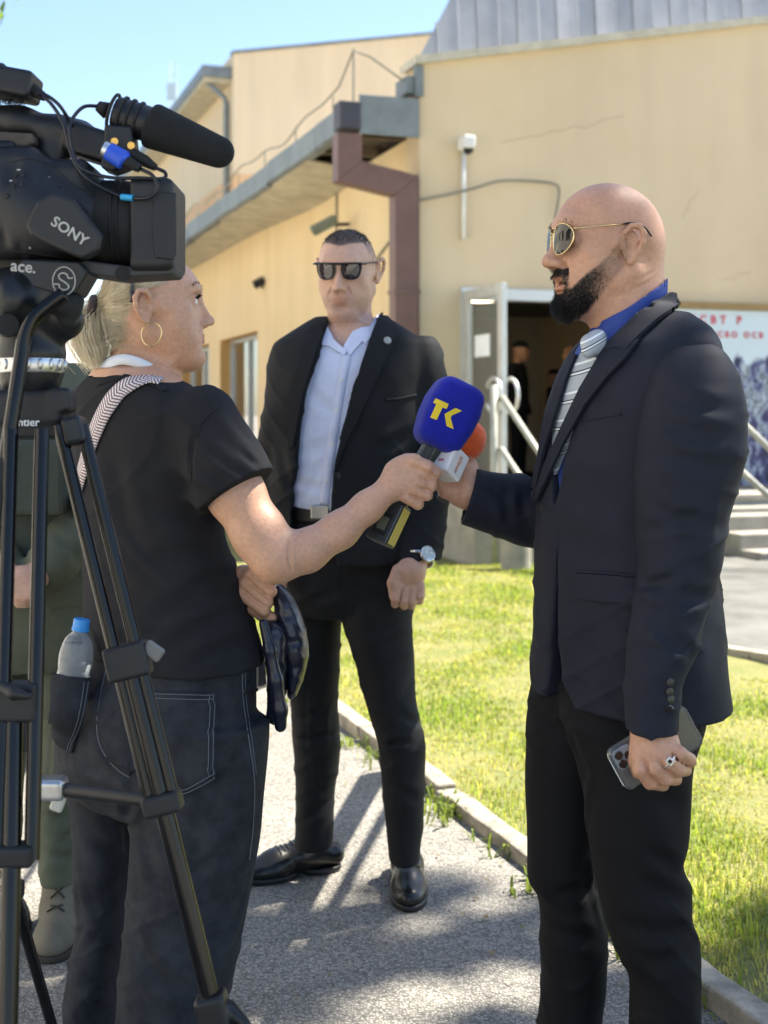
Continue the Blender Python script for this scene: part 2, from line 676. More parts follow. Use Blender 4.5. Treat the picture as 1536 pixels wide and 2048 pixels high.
def tri_poly(poly, step):
    """dense triangulation of a 2D polygon"""
    poly = np.asarray(poly, float)
    b = []
    for i in range(len(poly)):
        p, q = poly[i], poly[(i + 1) % len(poly)]
        m = max(1, int(np.linalg.norm(q - p) / step))
        for t in range(m): b.append(p + (q - p) * t / m)
    nb = len(b)
    lo, hi = poly.min(0), poly.max(0)
    gx, gy = np.meshgrid(np.arange(lo[0] + step / 2, hi[0], step), np.arange(lo[1] + step / 2, hi[1], step))
    g = np.stack([gx.ravel(), gy.ravel()], 1)
    if len(g):
        g = g[in_poly(g, poly)]
        if len(g):
            bb = np.array(b)
            dm = np.sqrt(((g[:, None] - bb[None]) ** 2).sum(-1)).min(1)
            g = g[dm > step * 0.45]
    pts = [Vector(p) for p in b] + [Vector(p) for p in g]
    ed = [(i, (i + 1) % nb) for i in range(nb)]
    vv, ee, ff, ov, oe, of = delaunay_2d_cdt(pts, ed, [list(range(nb))], 1, 1e-4)
    # 1: only inside triangles
    return np.array([tuple(p) for p in vv]), [list(f) for f in ff], nb


def patch(S, poly, off=0.004, step=8.0, thick=0.003, curve=0.0, d0=1.2):
    """cloth piece outlined in photo pixels, laid on the surface S with thickness. returns verts, faces"""
    v2, ff, nb = tri_poly(poly, step)
    p = S.cast(v2[:, 0], v2[:, 1], d0)
    n = S.grad(p)
    top = p + n * off
    bot = p + n * (off - thick)
    N = len(v2)
    vc = np.array([0.0, 0, CAMH])
    faces = []
    from collections import Counter
    cnt = Counter()
    f0 = ff[0]
    for f in ff:
        a, b, c = top[f[0]], top[f[1]], top[f[2]]
        if np.cross(b - a, c - a) @ (vc - a) < 0: f = f[::-1]
        faces.append(list(f)); faces.append([i + N for i in f[::-1]])
        for i in range(3): cnt[(f[i], f[(i + 1) % 3])] += 1
    for (a, b) in list(cnt):
        if (b, a) not in cnt: faces.append([b, a, a + N, b + N])
    return np.vstack([top, bot]), faces


def ribbon(S, pl, width, off=0.003, n=40, thick=0.002, d0=1.2, closed=False):
    """strap along a photo-pixel polyline laid on S; width in metres"""
    c2 = spline(pl, n)
    p = S.cast(c2[:, 0], c2[:, 1], d0)
    return ribbon3(p, S.grad(p), width, off, thick)


def ribbon3(p, nrm, width, off, thick):
    t = np.gradient(p, axis=0); t /= np.linalg.norm(t, axis=1, keepdims=True) + 1e-9
    s = np.cross(t, nrm); s /= np.linalg.norm(s, axis=1, keepdims=True) + 1e-9
    w = np.broadcast_to(np.asarray(width, float), (len(p),))[:, None] / 2
    rows = [p + s * w + nrm * (off - thick), p + s * w * 0.96 + nrm * off, p + nrm * (off * 1.05), p - s * w * 0.96 + nrm * off, p - s * w + nrm * (off - thick)]
    V = np.stack(rows, 1).reshape(-1, 3)
    F = []
    k = 5
    for i in range(len(p) - 1):
        for j in range(k - 1):
            F.append([i * k + j, i * k + j + 1, (i + 1) * k + j + 1, (i + 1) * k + j])
        F.append([i * k + k - 1, i * k, (i + 1) * k, (i + 1) * k + k - 1])
    F.append([4, 3, 2, 1, 0]); e = (len(p) - 1) * k; F.append([e, e + 1, e + 2, e + 3, e + 4])
    return V, F


def strands(roots, ctrl, r, seg=3):
    """roots (N,K,3) polyline per strand -> thin 3-sided tubes; r scalar/array taper"""
    pl = np.asarray(roots, np.float32)
    N, K, _ = pl.shape
    t = np.gradient(pl, axis=1); t /= np.linalg.norm(t, axis=2, keepdims=True) + 1e-9
    up = np.array([0.31, 0.51, 0.8], np.float32)
    a = np.cross(t, up); a /= np.linalg.norm(a, axis=2, keepdims=True) + 1e-9
    b = np.cross(t, a)
    taper = np.asarray(ctrl, np.float32)[None, :, None]
    rr = (np.broadcast_to(np.asarray(r, np.float32).reshape(-1, 1, 1), (N, 1, 1))) * taper
    V = []
    for k in range(seg):
        an = 2 * math.pi * k / seg
        V.append(pl + (a * math.cos(an) + b * math.sin(an)) * rr)
    V = np.stack(V, 2).reshape(-1, 3)
    base = (np.arange(N) * K * seg)[:, None, None] + (np.arange(K - 1) * seg)[None, :, None]
    F = []
    for k in range(seg):
        k2 = (k + 1) % seg
        F.append(np.stack([base + k, base + k2, base + k2 + seg, base + k + seg], -1).reshape(-1, 4))
    return V, np.concatenate(F)
# ================================================================== setting
ANG = math.radians(18.9)
U = np.array([-math.sin(ANG), math.cos(ANG), 0.0])     # along the wing wall and the kerb, away from the camera
V = np.array([math.cos(ANG), math.sin(ANG), 0.0])      # along the entrance wall, to the right
C0 = np.array([0.33, 12.1, 0.0])                       # building corner
ZZ = np.array([0, 0, 1.0])


def B(a, b, z): return C0 + V * a + U * b + ZZ * z


MB = frame4(C0, V, U, ZZ)      # building frame: x along V, y along U


def bbox(bm, a0, a1, b0, b1, z0, z1):
    c = MB @ Vector(((a0 + a1) / 2, (b0 + b1) / 2, (z0 + z1) / 2))
    return bm_box(bm, c, (abs(a1 - a0), abs(b1 - b0), abs(z1 - z0)), MB.to_3x3())


def boxpart(name, a0, a1, b0, b1, z0, z1, m, parent, bevel=0.0):
    bm = bmesh.new(); bbox(bm, a0, a1, b0, b1, z0, z1)
    return mesh_bm(name, bm, m, parent, bevel=bevel)


# ---- materials of the setting
def asphalt_mat():
    m = mat('asphalt', (0.15, 0.145, 0.14), 0.9, bump=0.0)
    nt = m.node_tree; N = nt.nodes; b = bsdf(m)
    tc = N.new('ShaderNodeTexCoord')
    vo = N.new('ShaderNodeTexVoronoi'); vo.inputs['Scale'].default_value = 150; vo.inputs['Randomness'].default_value = 1
    lk(nt, tc.outputs['Object'], vo.inputs['Vector'])
    cr = N.new('ShaderNodeValToRGB')
    e = cr.color_ramp.elements
    e[0].position = 0.0; e[0].color = (0.17, 0.164, 0.152, 1)
    e[1].position = 1.0; e[1].color = (0.44, 0.41, 0.36, 1)
    x = e.new(0.45); x.color = (0.31, 0.292, 0.258, 1)
    hs = N.new('ShaderNodeSeparateColor'); lk(nt, vo.outputs['Color'], hs.inputs[0]); lk(nt, hs.outputs[0], cr.inputs['Fac'])
    dk = N.new('ShaderNodeMapRange'); dk.inputs['From Min'].default_value = 0.25; dk.inputs['From Max'].default_value = 0.6
    dk.inputs['To Min'].default_value = 1.0; dk.inputs['To Max'].default_value = 0.55
    lk(nt, vo.outputs['Distance'], dk.inputs['Value'])
    nz = N.new('ShaderNodeTexNoise'); nz.inputs['Scale'].default_value = 2.2; nz.inputs['Detail'].default_value = 6
    lk(nt, tc.outputs['Object'], nz.inputs['Vector'])
    mr = N.new('ShaderNodeMapRange'); mr.inputs['To Min'].default_value = 0.75; mr.inputs['To Max'].default_value = 1.25
    lk(nt, nz.outputs['Fac'], mr.inputs['Value'])
    mu = N.new('ShaderNodeMath'); mu.operation = 'MULTIPLY'; lk(nt, dk.outputs[0], mu.inputs[0]); lk(nt, mr.outputs[0], mu.inputs[1])
    mx = N.new('ShaderNodeMix'); mx.data_type = 'RGBA'; mx.blend_type = 'MULTIPLY'; mx.inputs['Factor'].default_value = 1
    lk(nt, cr.outputs[0], mx.inputs['A']); lk(nt, mu.outputs[0], mx.inputs['B'])
    lk(nt, mx.outputs['Result'], b.inputs['Base Color'])
    bp = N.new('ShaderNodeBump'); bp.inputs['Strength'].default_value = 0.9; bp.inputs['Distance'].default_value = 0.004; bp.invert = True
    lk(nt, vo.outputs['Distance'], bp.inputs['Height']); lk(nt, bp.outputs[0], b.inputs['Normal'])
    return m


def stucco(name, c1, c2, c3=None, scale=0.55):
    m = mat(name, c1, 0.92, col2=c2, vscale=scale, detail=8, bump=0.35, bscale=60, bdist=0.006)
    nt = m.node_tree; N = nt.nodes; b = bsdf(m)
    # vertical run-off streaks
    tc = N.new('ShaderNodeTexCoord')
    mp = N.new('ShaderNodeMapping'); mp.inputs['Scale'].default_value = (1.3, 1.3, 0.16)
    lk(nt, tc.outputs['Object'], mp.inputs['Vector'])
    nz = N.new('ShaderNodeTexNoise'); nz.inputs['Scale'].default_value = 1.6; nz.inputs['Detail'].default_value = 5
    lk(nt, mp.outputs[0], nz.inputs['Vector'])
    mr = N.new('ShaderNodeMapRange'); mr.inputs['From Min'].default_value = 0.35; mr.inputs['From Max'].default_value = 0.7
    mr.inputs['To Min'].default_value = 1.03; mr.inputs['To Max'].default_value = 0.93
    lk(nt, nz.outputs['Fac'], mr.inputs['Value'])
    mx = N.new('ShaderNodeMix'); mx.data_type = 'RGBA'; mx.blend_type = 'MULTIPLY'; mx.inputs['Factor'].default_value = 1
    src = b.inputs['Base Color'].links[0].from_socket
    lk(nt, src, mx.inputs['A']); lk(nt, mr.outputs[0], mx.inputs['B'])
    lk(nt, mx.outputs['Result'], b.inputs['Base Color'])
    return m


M_asph = asphalt_mat()
M_soil = mat('lawn_soil', (0.13, 0.15, 0.04), 0.95, col2=(0.22, 0.20, 0.075), vscale=3.5, bump=0.8, bscale=60, bdist=0.01)
M_conc = mat('concrete', (0.30, 0.28, 0.24), 0.9, var=0.22, vscale=5, bump=0.5, bscale=120, bdist=0.003)
M_kerb = mat('kerb_concrete', (0.30, 0.27, 0.215), 0.92, var=0.38, vscale=12, bump=0.7, bscale=160, bdist=0.003)
M_paint_grey = mat('grey_painted_base', (0.36, 0.39, 0.40), 0.8, var=0.15, vscale=2, bump=0.3, bscale=50)
M_wall = stucco('ochre_render', (0.64, 0.505, 0.33), (0.70, 0.57, 0.39))
M_wing = stucco('yellow_render', (0.68, 0.505, 0.265), (0.72, 0.57, 0.35))
M_hall = stucco('cream_render', (0.70, 0.55, 0.36), (0.74, 0.60, 0.42), scale=0.2)
M_hall_low = stucco('peach_render', (0.68, 0.42, 0.22), (0.72, 0.47, 0.27), scale=0.2)
M_zinc = mat('zinc_sheet', (0.20, 0.225, 0.23), 0.55, var=0.22, vscale=3, metallic=0.3, bump=0.15, bscale=20, rvar=0.12)
M_clad = mat('cladding_sheet', (0.36, 0.37, 0.40), 0.55, var=0.15, vscale=1.2, metallic=0.35, bump=0.1, bscale=12, rvar=0.1)
M_clad2 = mat('cladding_sheet_pale', (0.43, 0.43, 0.455), 0.55, var=0.18, vscale=1.5, metallic=0.35, bump=0.1, bscale=12, rvar=0.1)
M_soffit = mat('soffit_board', (0.50, 0.45, 0.33), 0.85, var=0.2, vscale=4, bump=0.3, bscale=30, aniso=(1, 1, 8))
M_brown = mat('brown_downpipe', (0.155, 0.085, 0.072), 0.5, var=0.14, vscale=5, bump=0.1, bscale=30)
M_dark = mat('dark_void', (0.02, 0.018, 0.016), 0.95)
M_alu = mat('aluminium_frame', (0.62, 0.63, 0.62), 0.38, var=0.08, metallic=0.55)
M_glass = mat('window_glass', (0.03, 0.035, 0.04), 0.04, var=0.0, spec=1.0, coat=1.0)
M_white = mat('white_paint', (0.72, 0.72, 0.70), 0.5, var=0.06)
M_cable = mat('grey_cable', (0.22, 0.21, 0.17), 0.7)
M_tile = mat('roof_tile', (0.33, 0.30, 0.25), 0.85, var=0.35, vscale=7, bump=0.4, bscale=40)
M_black = mat('black_plastic', (0.012, 0.013, 0.015), 0.42, var=0.25, vscale=20, bump=0.08, bscale=900)

# ---- ground sheets
Kp = np.array([0.41, 3.71, 0]); Kd = U          # kerb line


def kx(y):  # kerb path-side x at depth y
    return Kp[0] + (y - Kp[1]) * U[0] / U[1]


def sheet(name, pts, z, m, label=None):
    o = mesh_np(name, [(p[0], p[1], z) for p in pts], [list(range(len(pts)))], m, None, False)
    return tag(o, kind='structure')


sheet('ground', [(-900, -60), (900, -60), (900, 1500), (-900, 1500)], -0.012, mat('pale_gravel', (0.36, 0.335, 0.29), 0.95, col2=(0.46, 0.43, 0.37), vscale=0.8, bump=.4, bscale=60))  # made pale so the unseen ground bounces warm fill light
y0, y1 = -3.0, 40.0
sheet('asphalt_path', [(kx(y0) - 3.4, y0), (kx(y0) + 0.02, y0), (kx(y1) + 0.02, y1), (kx(y1) - 3.4, y1)], 0.0, M_asph)


# lawn: gently uneven sheet from the kerb to the building
def lawn_h(x, y):
    return 0.035 + 0.016 * math.sin(2.1 * x + 0.7 * y) + 0.012 * math.sin(3.3 * y - 1.3 * x) + 0.010 * mnoise.noise(Vector((x * 2.5, y * 2.5, 0)))


KW = 0.075
NX, NY = 60, 110
v, f = [], []
for j in range(NY):
    y = -2.5 + (14.5 + 2.5) * j / (NY - 1)
    xl = kx(y) + KW * 1.03 + 0.004
    for i in range(NX):
        t = i / (NX - 1)
        x = xl + (9.0) * t ** 1.6
        z = lawn_h(x, y) * min(1, 0.45 + 4 * t)
        v.append((x, y, z))
for j in range(NY - 1):
    for i in range(NX - 1):
        a = j * NX + i
        f.append((a, a + 1, a + NX + 1, a + NX))
lawn = mesh_np('lawn', v, f, M_soil); tag(lawn, kind='structure')

# kerb: single stones
kerb = empty('kerb', tuple(Kp)); tag(kerb, kind='structure')
s = -4.0
rk = random.Random(3)
while s < 22:
    L = 0.86 + rk.random() * 0.2
    c = Kp + U * (s + L / 2) + V * (KW / 2)
    hgt = 0.048 + rk.uniform(-0.008, 0.008)
    bm = bmesh.new()
    R = Matrix(((V[0], U[0], 0), (V[1], U[1], 0), (0, 0, 1))) @ Matrix.Rotation(rk.uniform(-0.012, 0.012), 3, 'Z') @ Matrix.Rotation(rk.uniform(-0.03, 0.03), 3, 'Y')
    bm_box(bm, (c[0] + rk.uniform(-.004, .004), c[1], hgt - 0.08), (KW, L - 0.012, 0.16), R)
    bmesh.ops.subdivide_edges(bm, edges=[e for e in bm.edges if e.calc_length() > 0.5], cuts=5)
    for vv in bm.verts:
        n = mnoise.noise_vector(vv.co * 9) * 0.009
        vv.co += n
    mesh_bm('kerb_stone', bm, M_kerb, kerb, bevel=0.008)
    s += L

# paved area by the steps
pv = sheet('paved_yard', [(1.70, 6.85), (2.15, 6.35), (9, 6.2), (9, 14.6), (2.7, 12.0)], 0.085, mat('shade_toned_paving', (0.13, 0.13, 0.12), 0.92, var=0.3, vscale=2.5, bump=0.6, bscale=70, bdist=0.004))  # base colour darkened to stand in for shade on the paving
bm = bmesh.new()
for i in range(5):
    a = np.array([1.68, 6.86, 0.05]) * (1 - i / 5) + np.array([2.2, 6.28, 0.05]) * (i / 5)
    b = np.array([1.68, 6.86, 0.05]) * (1 - (i + .97) / 5) + np.array([2.2, 6.28, 0.05]) * ((i + .97) / 5)
    bm_box(bm, (a + b) / 2, (np.linalg.norm(b - a), 0.08, 0.10), Matrix.Rotation(math.atan2(b[1] - a[1], b[0] - a[0]), 3, 'Z'))
ye = mesh_bm('yard_edging', bm, M_kerb, None, bevel=0.006); tag(ye, kind='structure')

# ================================================================== low building: wing + entrance block
bld = empty('low_building', tuple(C0), 'low ochre building with long gutter eave, brown downpipe and glass entrance door', 'building')
WH = 3.93
# wing wall with window openings
win = [(6.5 + 3.46 * i, 9.08 + 3.46 * i) for i in range(4)]
ZS, ZT = 0.85, 2.49
bm = bmesh.new()
bs = [0.352] + [x for w in win for x in w] + [22.0]
for i in range(0, len(bs), 2):
    bbox(bm, 0.0, 0.35, bs[i], bs[i + 1], 0, WH)
for b0, b1 in win:
    bbox(bm, 0.0, 0.35, b0, b1, 0, ZS); bbox(bm, 0.0, 0.35, b0, b1, ZT, WH)
bmesh.ops.remove_doubles(bm, verts=bm.verts, dist=0.001)
mesh_bm('wing_wall', bm, M_wing, bld)
boxpart('inner_wall', 3.5, 3.6, 0.5, 22, 0, WH, M_hall, bld)
M_reveal = stucco('reveal_paint', (0.62, 0.36, 0.12), (0.66, 0.42, 0.17))
for b0, b1 in win:
    w = boxpart('window', 0.20, 0.23, b0 + 0.02, b1 - 0.02, ZS, ZT, M_glass, bld)
    bm = bmesh.new()
    for q0, q1 in ((b0, b0 + .07), (b1 - .07, b1), ((b0 + b1) / 2 - .035, (b0 + b1) / 2 + .035)):
        bbox(bm, 0.16, 0.25, q0, q1, ZS, ZT)
    bbox(bm, 0.163, 0.247, b0, b1, ZT - .07, ZT); bbox(bm, 0.163, 0.247, b0, b1, ZS, ZS + .07)
    mesh_bm('window_frame', bm, M_alu, w)
    bm = bmesh.new()
    bbox(bm, 0.004, 0.158, b1 - 0.012, b1 + 0.01, ZS, ZT); bbox(bm, 0.004, 0.158, b0 - .01, b0 + .012, ZS, ZT); bbox(bm, 0.006, 0.156, b0, b1, ZT - .012, ZT + .01)
    mesh_bm('window_reveal', bm, M_reveal, w)
    bm = bmesh.new(); bbox(bm, -0.06, 0.16, b0 - .05, b1 + .05, ZS - .05, ZS + .003)
    mesh_bm('window_sill', bm, M_conc, w)
# eave
OV = 0.725
bm = bmesh.new()
NB = 40
ring = []
rs = random.Random(5)
for i in range(NB + 1):      # sagging soffit with a torn near end
    b = 1.5 + 20.5 * i / NB
    ro = -0.66
    sag = -0.10 * math.exp(-((b - 3.4) / 2.2) ** 2)
    jag = rs.uniform(-.05, .05) if i < 3 else 0
    ring.append([bm.verts.new(MB @ Vector((0.0, b + jag, WH - 0.06 + sag))), bm.verts.new(MB @ Vector((-0.35, b + jag * 2, WH - 0.03 + sag * .8))), bm.verts.new(MB @ Vector((ro, b + jag, WH - 0.01 + sag * .3)))])
for r0, r1 in zip(ring[:-1], ring[1:]):
    for k in range(2):
        bm.faces.new((r0[k], r0[k + 1], r1[k + 1], r1[k]))
so = mesh_bm('soffit', bm, M_soffit, bld)
sm = so.modifiers.new('thick', 'SOLIDIFY'); sm.thickness = 0.02
bm = bmesh.new()
bbox(bm, -0.66, 0.3, 0.02, 22, WH + 0.10, WH + 0.14)
for i in range(26):
    bbox(bm, -0.64, 0.0, 0.35 + i * .85, 0.45 + i * .85, WH + 0.0, WH + .10)
mesh_bm('roof_deck', bm, mat('old_timber', (0.10, 0.075, 0.05), 0.9, var=0.4), bld)
# gutter in segments with straps
gut = empty('gutter', tuple(B(-OV, 0, WH)))
gut.parent = bld; gut.matrix_parent_inverse = Matrix.Translation(-bld.location)
b = 0.0
while b < 22:
    L = 1.0
    bm = bmesh.new()
    dz = rs.uniform(-.012, .012)
    prof = [(0, 0.24), (0, 0.02), (0.03, 0.0), (0.11, 0.0), (0.13, 0.03), (0.13, 0.22), (0.12, 0.22), (0.12, 0.035), (0.105, 0.012), (0.035, 0.012), (0.012, 0.03), (0.012, 0.24)]
    bm_prism(bm, [(x - OV, z) for x, z in prof], b + 0.006, b + L - 0.006, MB @ Matrix(((1, 0, 0, 0), (0, 0, 1, 0), (0, 1, 0, WH - 0.03 + dz), (0, 0, 0, 1))))
    bmesh.ops.recalc_face_normals(bm, faces=bm.faces)
    o = mesh_bm('gutter_section', bm, M_zinc, None)
    o.parent = gut; o.matrix_parent_inverse = Matrix.Translation(-gut.location - bld.location + bld.location)
    b += L
gut.location = (0, 0, 0); gut.matrix_parent_inverse = Matrix.Translation(-bld.location)
for c in gut.children: c.matrix_parent_inverse = Matrix.Identity(4)
# roof tiles along the eave
bm = bmesh.new()
for i in range(72):
    b = 0.1 + i * .3
    m = MB @ Matrix.Translation((0, b + .15, 0))
    pr = [(-.15, 0), (-.08, .045), (0, .06), (.08, .045), (.15, 0), (.15, -.03), (-.15, -.03)]
    dz = rs.uniform(-.012, .018)
    bm_prism(bm, [(x, z) for x, z in pr], -OV + .05 + rs.uniform(-.03, .03), 0.9, MB @ Matrix(((0, 0, 1, 0), (1, 0, 0, b + .15), (0, 1, .22, WH + .29 + dz), (0, 0, 0, 1))))
bmesh.ops.recalc_face_normals(bm, faces=bm.faces)
mesh_bm('roof', bm, M_tile, bld)
bm = bmesh.new(); bbox(bm, 0.35, 3.6, 0.4, 22, WH + .2, WH + .3); mesh_bm('roof_slab', bm, M_tile, bld)
# grey end sheet + downpipe
bm = bmesh.new()
bbox(bm, -0.60, -0.02, -0.05, -0.02, WH - 0.06, WH + 0.30)
mesh_bm('end_flashing', bm, M_zinc, bld, bevel=.004)
bm = bmesh.new()
bbox(bm, -0.80, -0.595, -0.09, 0.12, WH - .03, WH + .22)
mesh_bm('gutter_box', bm, mat('dark_gutter_box', (0.055, 0.055, 0.07), 0.6), bld, bevel=.008)
dp = bmesh.new()
W = 0.10
A = [(-0.70, 3.86), (-0.70, 3.52), (-0.15, 3.42), (-0.15, 0.0)]
def quadpipe(bm, pts, w, b0, b1):
    """mitred rectangular pipe in the (a,z) plane"""
    pts = [np.array(p) for p in pts]
    L, Rr = [], []
    for i, p in enumerate(pts):
        d0 = pts[i] - pts[i - 1] if i > 0 else pts[1] - pts[0]
        d1 = pts[i + 1] - pts[i] if i < len(pts) - 1 else d0
        d0 = d0 / np.linalg.norm(d0); d1 = d1 / np.linalg.norm(d1)
        n = np.array([-(d0 + d1)[1], (d0 + d1)[0]]); n /= np.linalg.norm(n)
        k = w / max(0.3, n @ np.array([-d0[1], d0[0]]))
        L.append(p + n * k); Rr.append(p - n * k)
    for i in range(len(pts) - 1):
        bm_prism(bm, [L[i], L[i + 1], Rr[i + 1], Rr[i]], b0, b1, MB @ Matrix(((1, 0, 0, 0), (0, 0, 1, 0), (0, 1, 0, 0), (0, 0, 0, 1))))
    bmesh.ops.recalc_face_normals(bm, faces=bm.faces)
quadpipe(dp, A, 0.115, -0.075, 0.105)
mesh_bm('downpipe', dp, M_brown, bld, bevel=.006)
boxpart('pipe_bracket', -0.275, -0.02, -0.085, 0.115, 2.42, 2.46, M_brown, bld)
# entrance wall with door opening; raked top
T0, T1 = 0.43, 2.05          # opening along V
ZF, ZD = 0.55, 2.44
def rake(t): return 4.57 + 0.197 * t
bm = bmesh.new()
def wallpoly(pts, b0=0.0, b1=0.35):
    bm_prism(bm, pts, b0, b1, MB @ Matrix(((1, 0, 0, 0), (0, 0, 1, 0), (0, 1, 0, 0), (0, 0, 0, 1))))
wallpoly([(0.0, 0), (T0, 0), (T0, ZD), (0.0, ZD)])
wallpoly([(0.0, ZD), (12, ZD), (12, rake(12)), (0.0, rake(0))])
wallpoly([(T1, 0), (12, 0), (12, ZD), (T1, ZD)])
wallpoly([(T0, 0), (T1, 0), (T1, ZF), (T0, ZF)])
bmesh.ops.recalc_face_normals(bm, faces=bm.faces)
mesh_bm('entrance_wall', bm, M_wall, bld)
bm = bmesh.new()
wallpoly([(-0.06, rake(0) - .02), (12, rake(12) - .02), (12, rake(12) + .055), (-0.06, rake(0) + .055)], -0.07, 0.36)
bmesh.ops.recalc_face_normals(bm, faces=bm.faces)
mesh_bm('coping', bm, mat('coping_sheet', (0.50, 0.46, 0.36), 0.6, var=.15), bld)
bm = bmesh.new(); bbox(bm, -0.05, 0.03, -0.03, 0.03, WH + .33, 4.55); bbox(bm, -0.13, -0.052, 0.0, 0.3, WH + .36, 4.45)
mesh_bm('corner_trim', bm, M_zinc, bld)
# mansard cladding in separate sheets
for i in range(44):
    t0 = 0.02 + i * 0.21; t1 = t0 + 0.21
    bm = bmesh.new()
    def q(t, h):
        return MB @ Vector((t, 0.12 + 0.10 * h, rake(t) + .05 + h))
    H = 2.6
    dz = 0.012 if i % 2 else 0
    h0_, h1_ = min(H, max(t0 - .02, 0) / .62), min(H, max(t1 - .02, 0) / .62)
    pts_ = [q(t0, 0), q(t1, 0), q(t1, h1_)] + ([q(t0, h0_)] if h0_ > .01 else [])
    bm.faces.new([bm.verts.new(p_) for p_ in pts_])
    sh0, sh1 = q(t1, 0), q(t1, h1_)
    o = mesh_bm('cladding_panel', bm, M_clad if (i * 7) % 5 < 3 else M_clad2, bld)
    sd_ = o.modifiers.new('t', 'SOLIDIFY'); sd_.thickness = 0.012 + dz; sd_.offset = 1
    bm = bmesh.new()
    bm_tube(bm, [sh0 + Vector((0, -.012, .01)), sh1 + Vector((0, -.012, .01))], 0.016, 6)
    mesh_bm('seam', bm, M_clad, o)
# lightning wire above the eave
bm = bmesh.new()
pts = [B(-0.6, b, WH + .46 + .05 * math.sin(b * 1.7) + .03 * math.sin(b * 4.1)) for b in np.linspace(18, 0.6, 60)]
pts += [B(-.55, 0.3, 4.72), B(-.45, 0.1, 4.62), B(-0.05, 0.05, 4.36)]
bm_tube(bm, pts, 0.011, 5)
for b in np.arange(0.8, 18, 1.4):
    bm_tube(bm, [B(-.6, b, WH + .25), B(-.6, b, WH + .47)], .009, 5)
bm_tube(bm, [B(-0.55, 0.3, WH + .30), B(-0.55, .3, 4.74)], .012, 5)
mesh_bm('lightning_wire', bm, M_cable, bld)
# wall cables
bm = bmesh.new()
bm_tube(bm, spline([P(x, y, d) for x, y, d in ((832, 402, 12.06), (900, 388, 12.14), (950, 376, 12.18), (1000, 362, 12.27), (1060, 362, 12.42), (1108, 368, 12.5), (1118, 385, 12.5), (1110, 440, 12.5))], 40), 0.012, 6)
mesh_bm('wall_cable', bm, M_cable, bld)
bm = bmesh.new()
bm_tube(bm, spline([B(-.015, b, z) for b, z in ((0.2, 3.12), (0.8, 3.02), (1.6, 2.78), (2.4, 2.78), (2.6, 3.1), (2.62, 3.9))], 40), 0.012, 6)
mesh_bm('wall_cable', bm, M_cable, bld)
# hairline cracks on the entrance wall
M_crack = mat('crack', (0.36, 0.28, 0.16), 0.95)
rc_ = random.Random(11)
for (x, y), (x2, y2) in (((1000, 285), (1250, 235)), ((1440, 560), (1500, 545)), ((1360, 440), (1400, 380))):
    pts = []
    for i in range(13):
        t = i / 12
        px, py = x + (x2 - x) * t + rc_.uniform(-4, 4), y + (y2 - y) * t + rc_.uniform(-5, 5)
        d = 12.0
        for _ in range(6):
            p = P(px, py, d); d += -((p - C0) @ U) * 1.0
        pts.append(P(px, py, d) - U * 0.001)
    bm = bmesh.new(); bm_tube(bm, pts, 0.0018, 4); mesh_bm('wall_crack', bm, M_crack, bld)
# door frame (fixed) and interior
bm = bmesh.new()
bbox(bm, T0 - .02, T0 + .05, -0.03, 0.12, ZF, ZD); bbox(bm, T1 - .05, T1 + .02, -0.03, 0.12, ZF, ZD); bbox(bm, T0 - .02, T1 + .02, -0.033, 0.117, ZD - .05, ZD + .06)
mesh_bm('door_frame', bm, M_alu, bld, bevel=.004)
M_in = mat('interior_wall', (0.42, 0.38, 0.31), 0.9, var=.06)
bm = bmesh.new()
bbox(bm, 0.34, 3.7, 4.605, 4.7, ZF, 3.1); bbox(bm, 0.34, 0.36, 0.4, 4.6, ZF, 3.1); bbox(bm, 3.6, 3.7, 0.36, 4.6, ZF, 3.1)
mesh_bm('interior_wall', bm, M_in, bld)
boxpart('interior_floor', 0.36, 3.6, 0.0, 4.6, ZF - .1, ZF - .004, mat('terrazzo', (0.22, 0.19, 0.17), 0.35, var=.2, vscale=30), bld)
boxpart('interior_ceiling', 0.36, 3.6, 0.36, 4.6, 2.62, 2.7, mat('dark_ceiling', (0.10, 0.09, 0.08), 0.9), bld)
boxpart('door_mat', 0.9, 1.7, 0.1, 0.7, ZF - .002, ZF + .012, mat('red_mat', (0.22, 0.03, 0.03), 0.95, var=.3, vscale=60), bld)
bm = bmesh.new()
bm_cyl(bm, B(1.55, 2.2, 2.585), B(1.55, 2.2, 2.619), 0.17, seg=28)
cl = mesh_bm('ceiling_lamp', bm, mat('lamp_diffuser', (0.9, 0.85, 0.7), 0.5, emit=(1.0, 0.85, 0.6, 5.0)), None)
tag(cl, 'round lit ceiling lamp inside the entrance doorway', 'ceiling lamp')
# door leaf standing open at 90 degrees
door = empty('open_door', tuple(B(T0, 0, ZF)), 'aluminium framed glass door leaf standing wide open with a paper notice', 'door')
def dbox(name, s0, s1, z0, z1, m, n0=-0.025, n1=0.025, parent=None, bevel=.004):
    bm = bmesh.new(); bbox(bm, T0 + n0 + .02, T0 + n1 + .02, -s1, -s0, z0, z1)
    return mesh_bm(name, bm, m, parent or door, bevel=bevel)
M_dglass = mat('door_glass', (0.80, 0.80, 0.72), 0.03, var=0, trans=0.85, ior=1.12, spec=0.6)
dbox('stile', 0.04, 0.14, ZF + .02, ZD + .02, M_alu); dbox('stile', 0.82, 0.92, ZF + .02, ZD + .02, M_alu)
dbox('rail', 0.142, 0.818, ZD - .075, ZD + .02, M_alu); dbox('rail', 0.142, 0.818, ZF + .02, ZF + .16, M_alu)
dbox('glass', 0.12, 0.84, ZF + .14, ZD - .06, M_dglass, -.005, .005, bevel=0)
dbox('paper_notice', 0.28, 0.62, 1.83, 2.03, mat('paper', (0.82, 0.84, 0.86), 0.8, var=.03), -.012, -.006, bevel=0)
hb = bmesh.new()
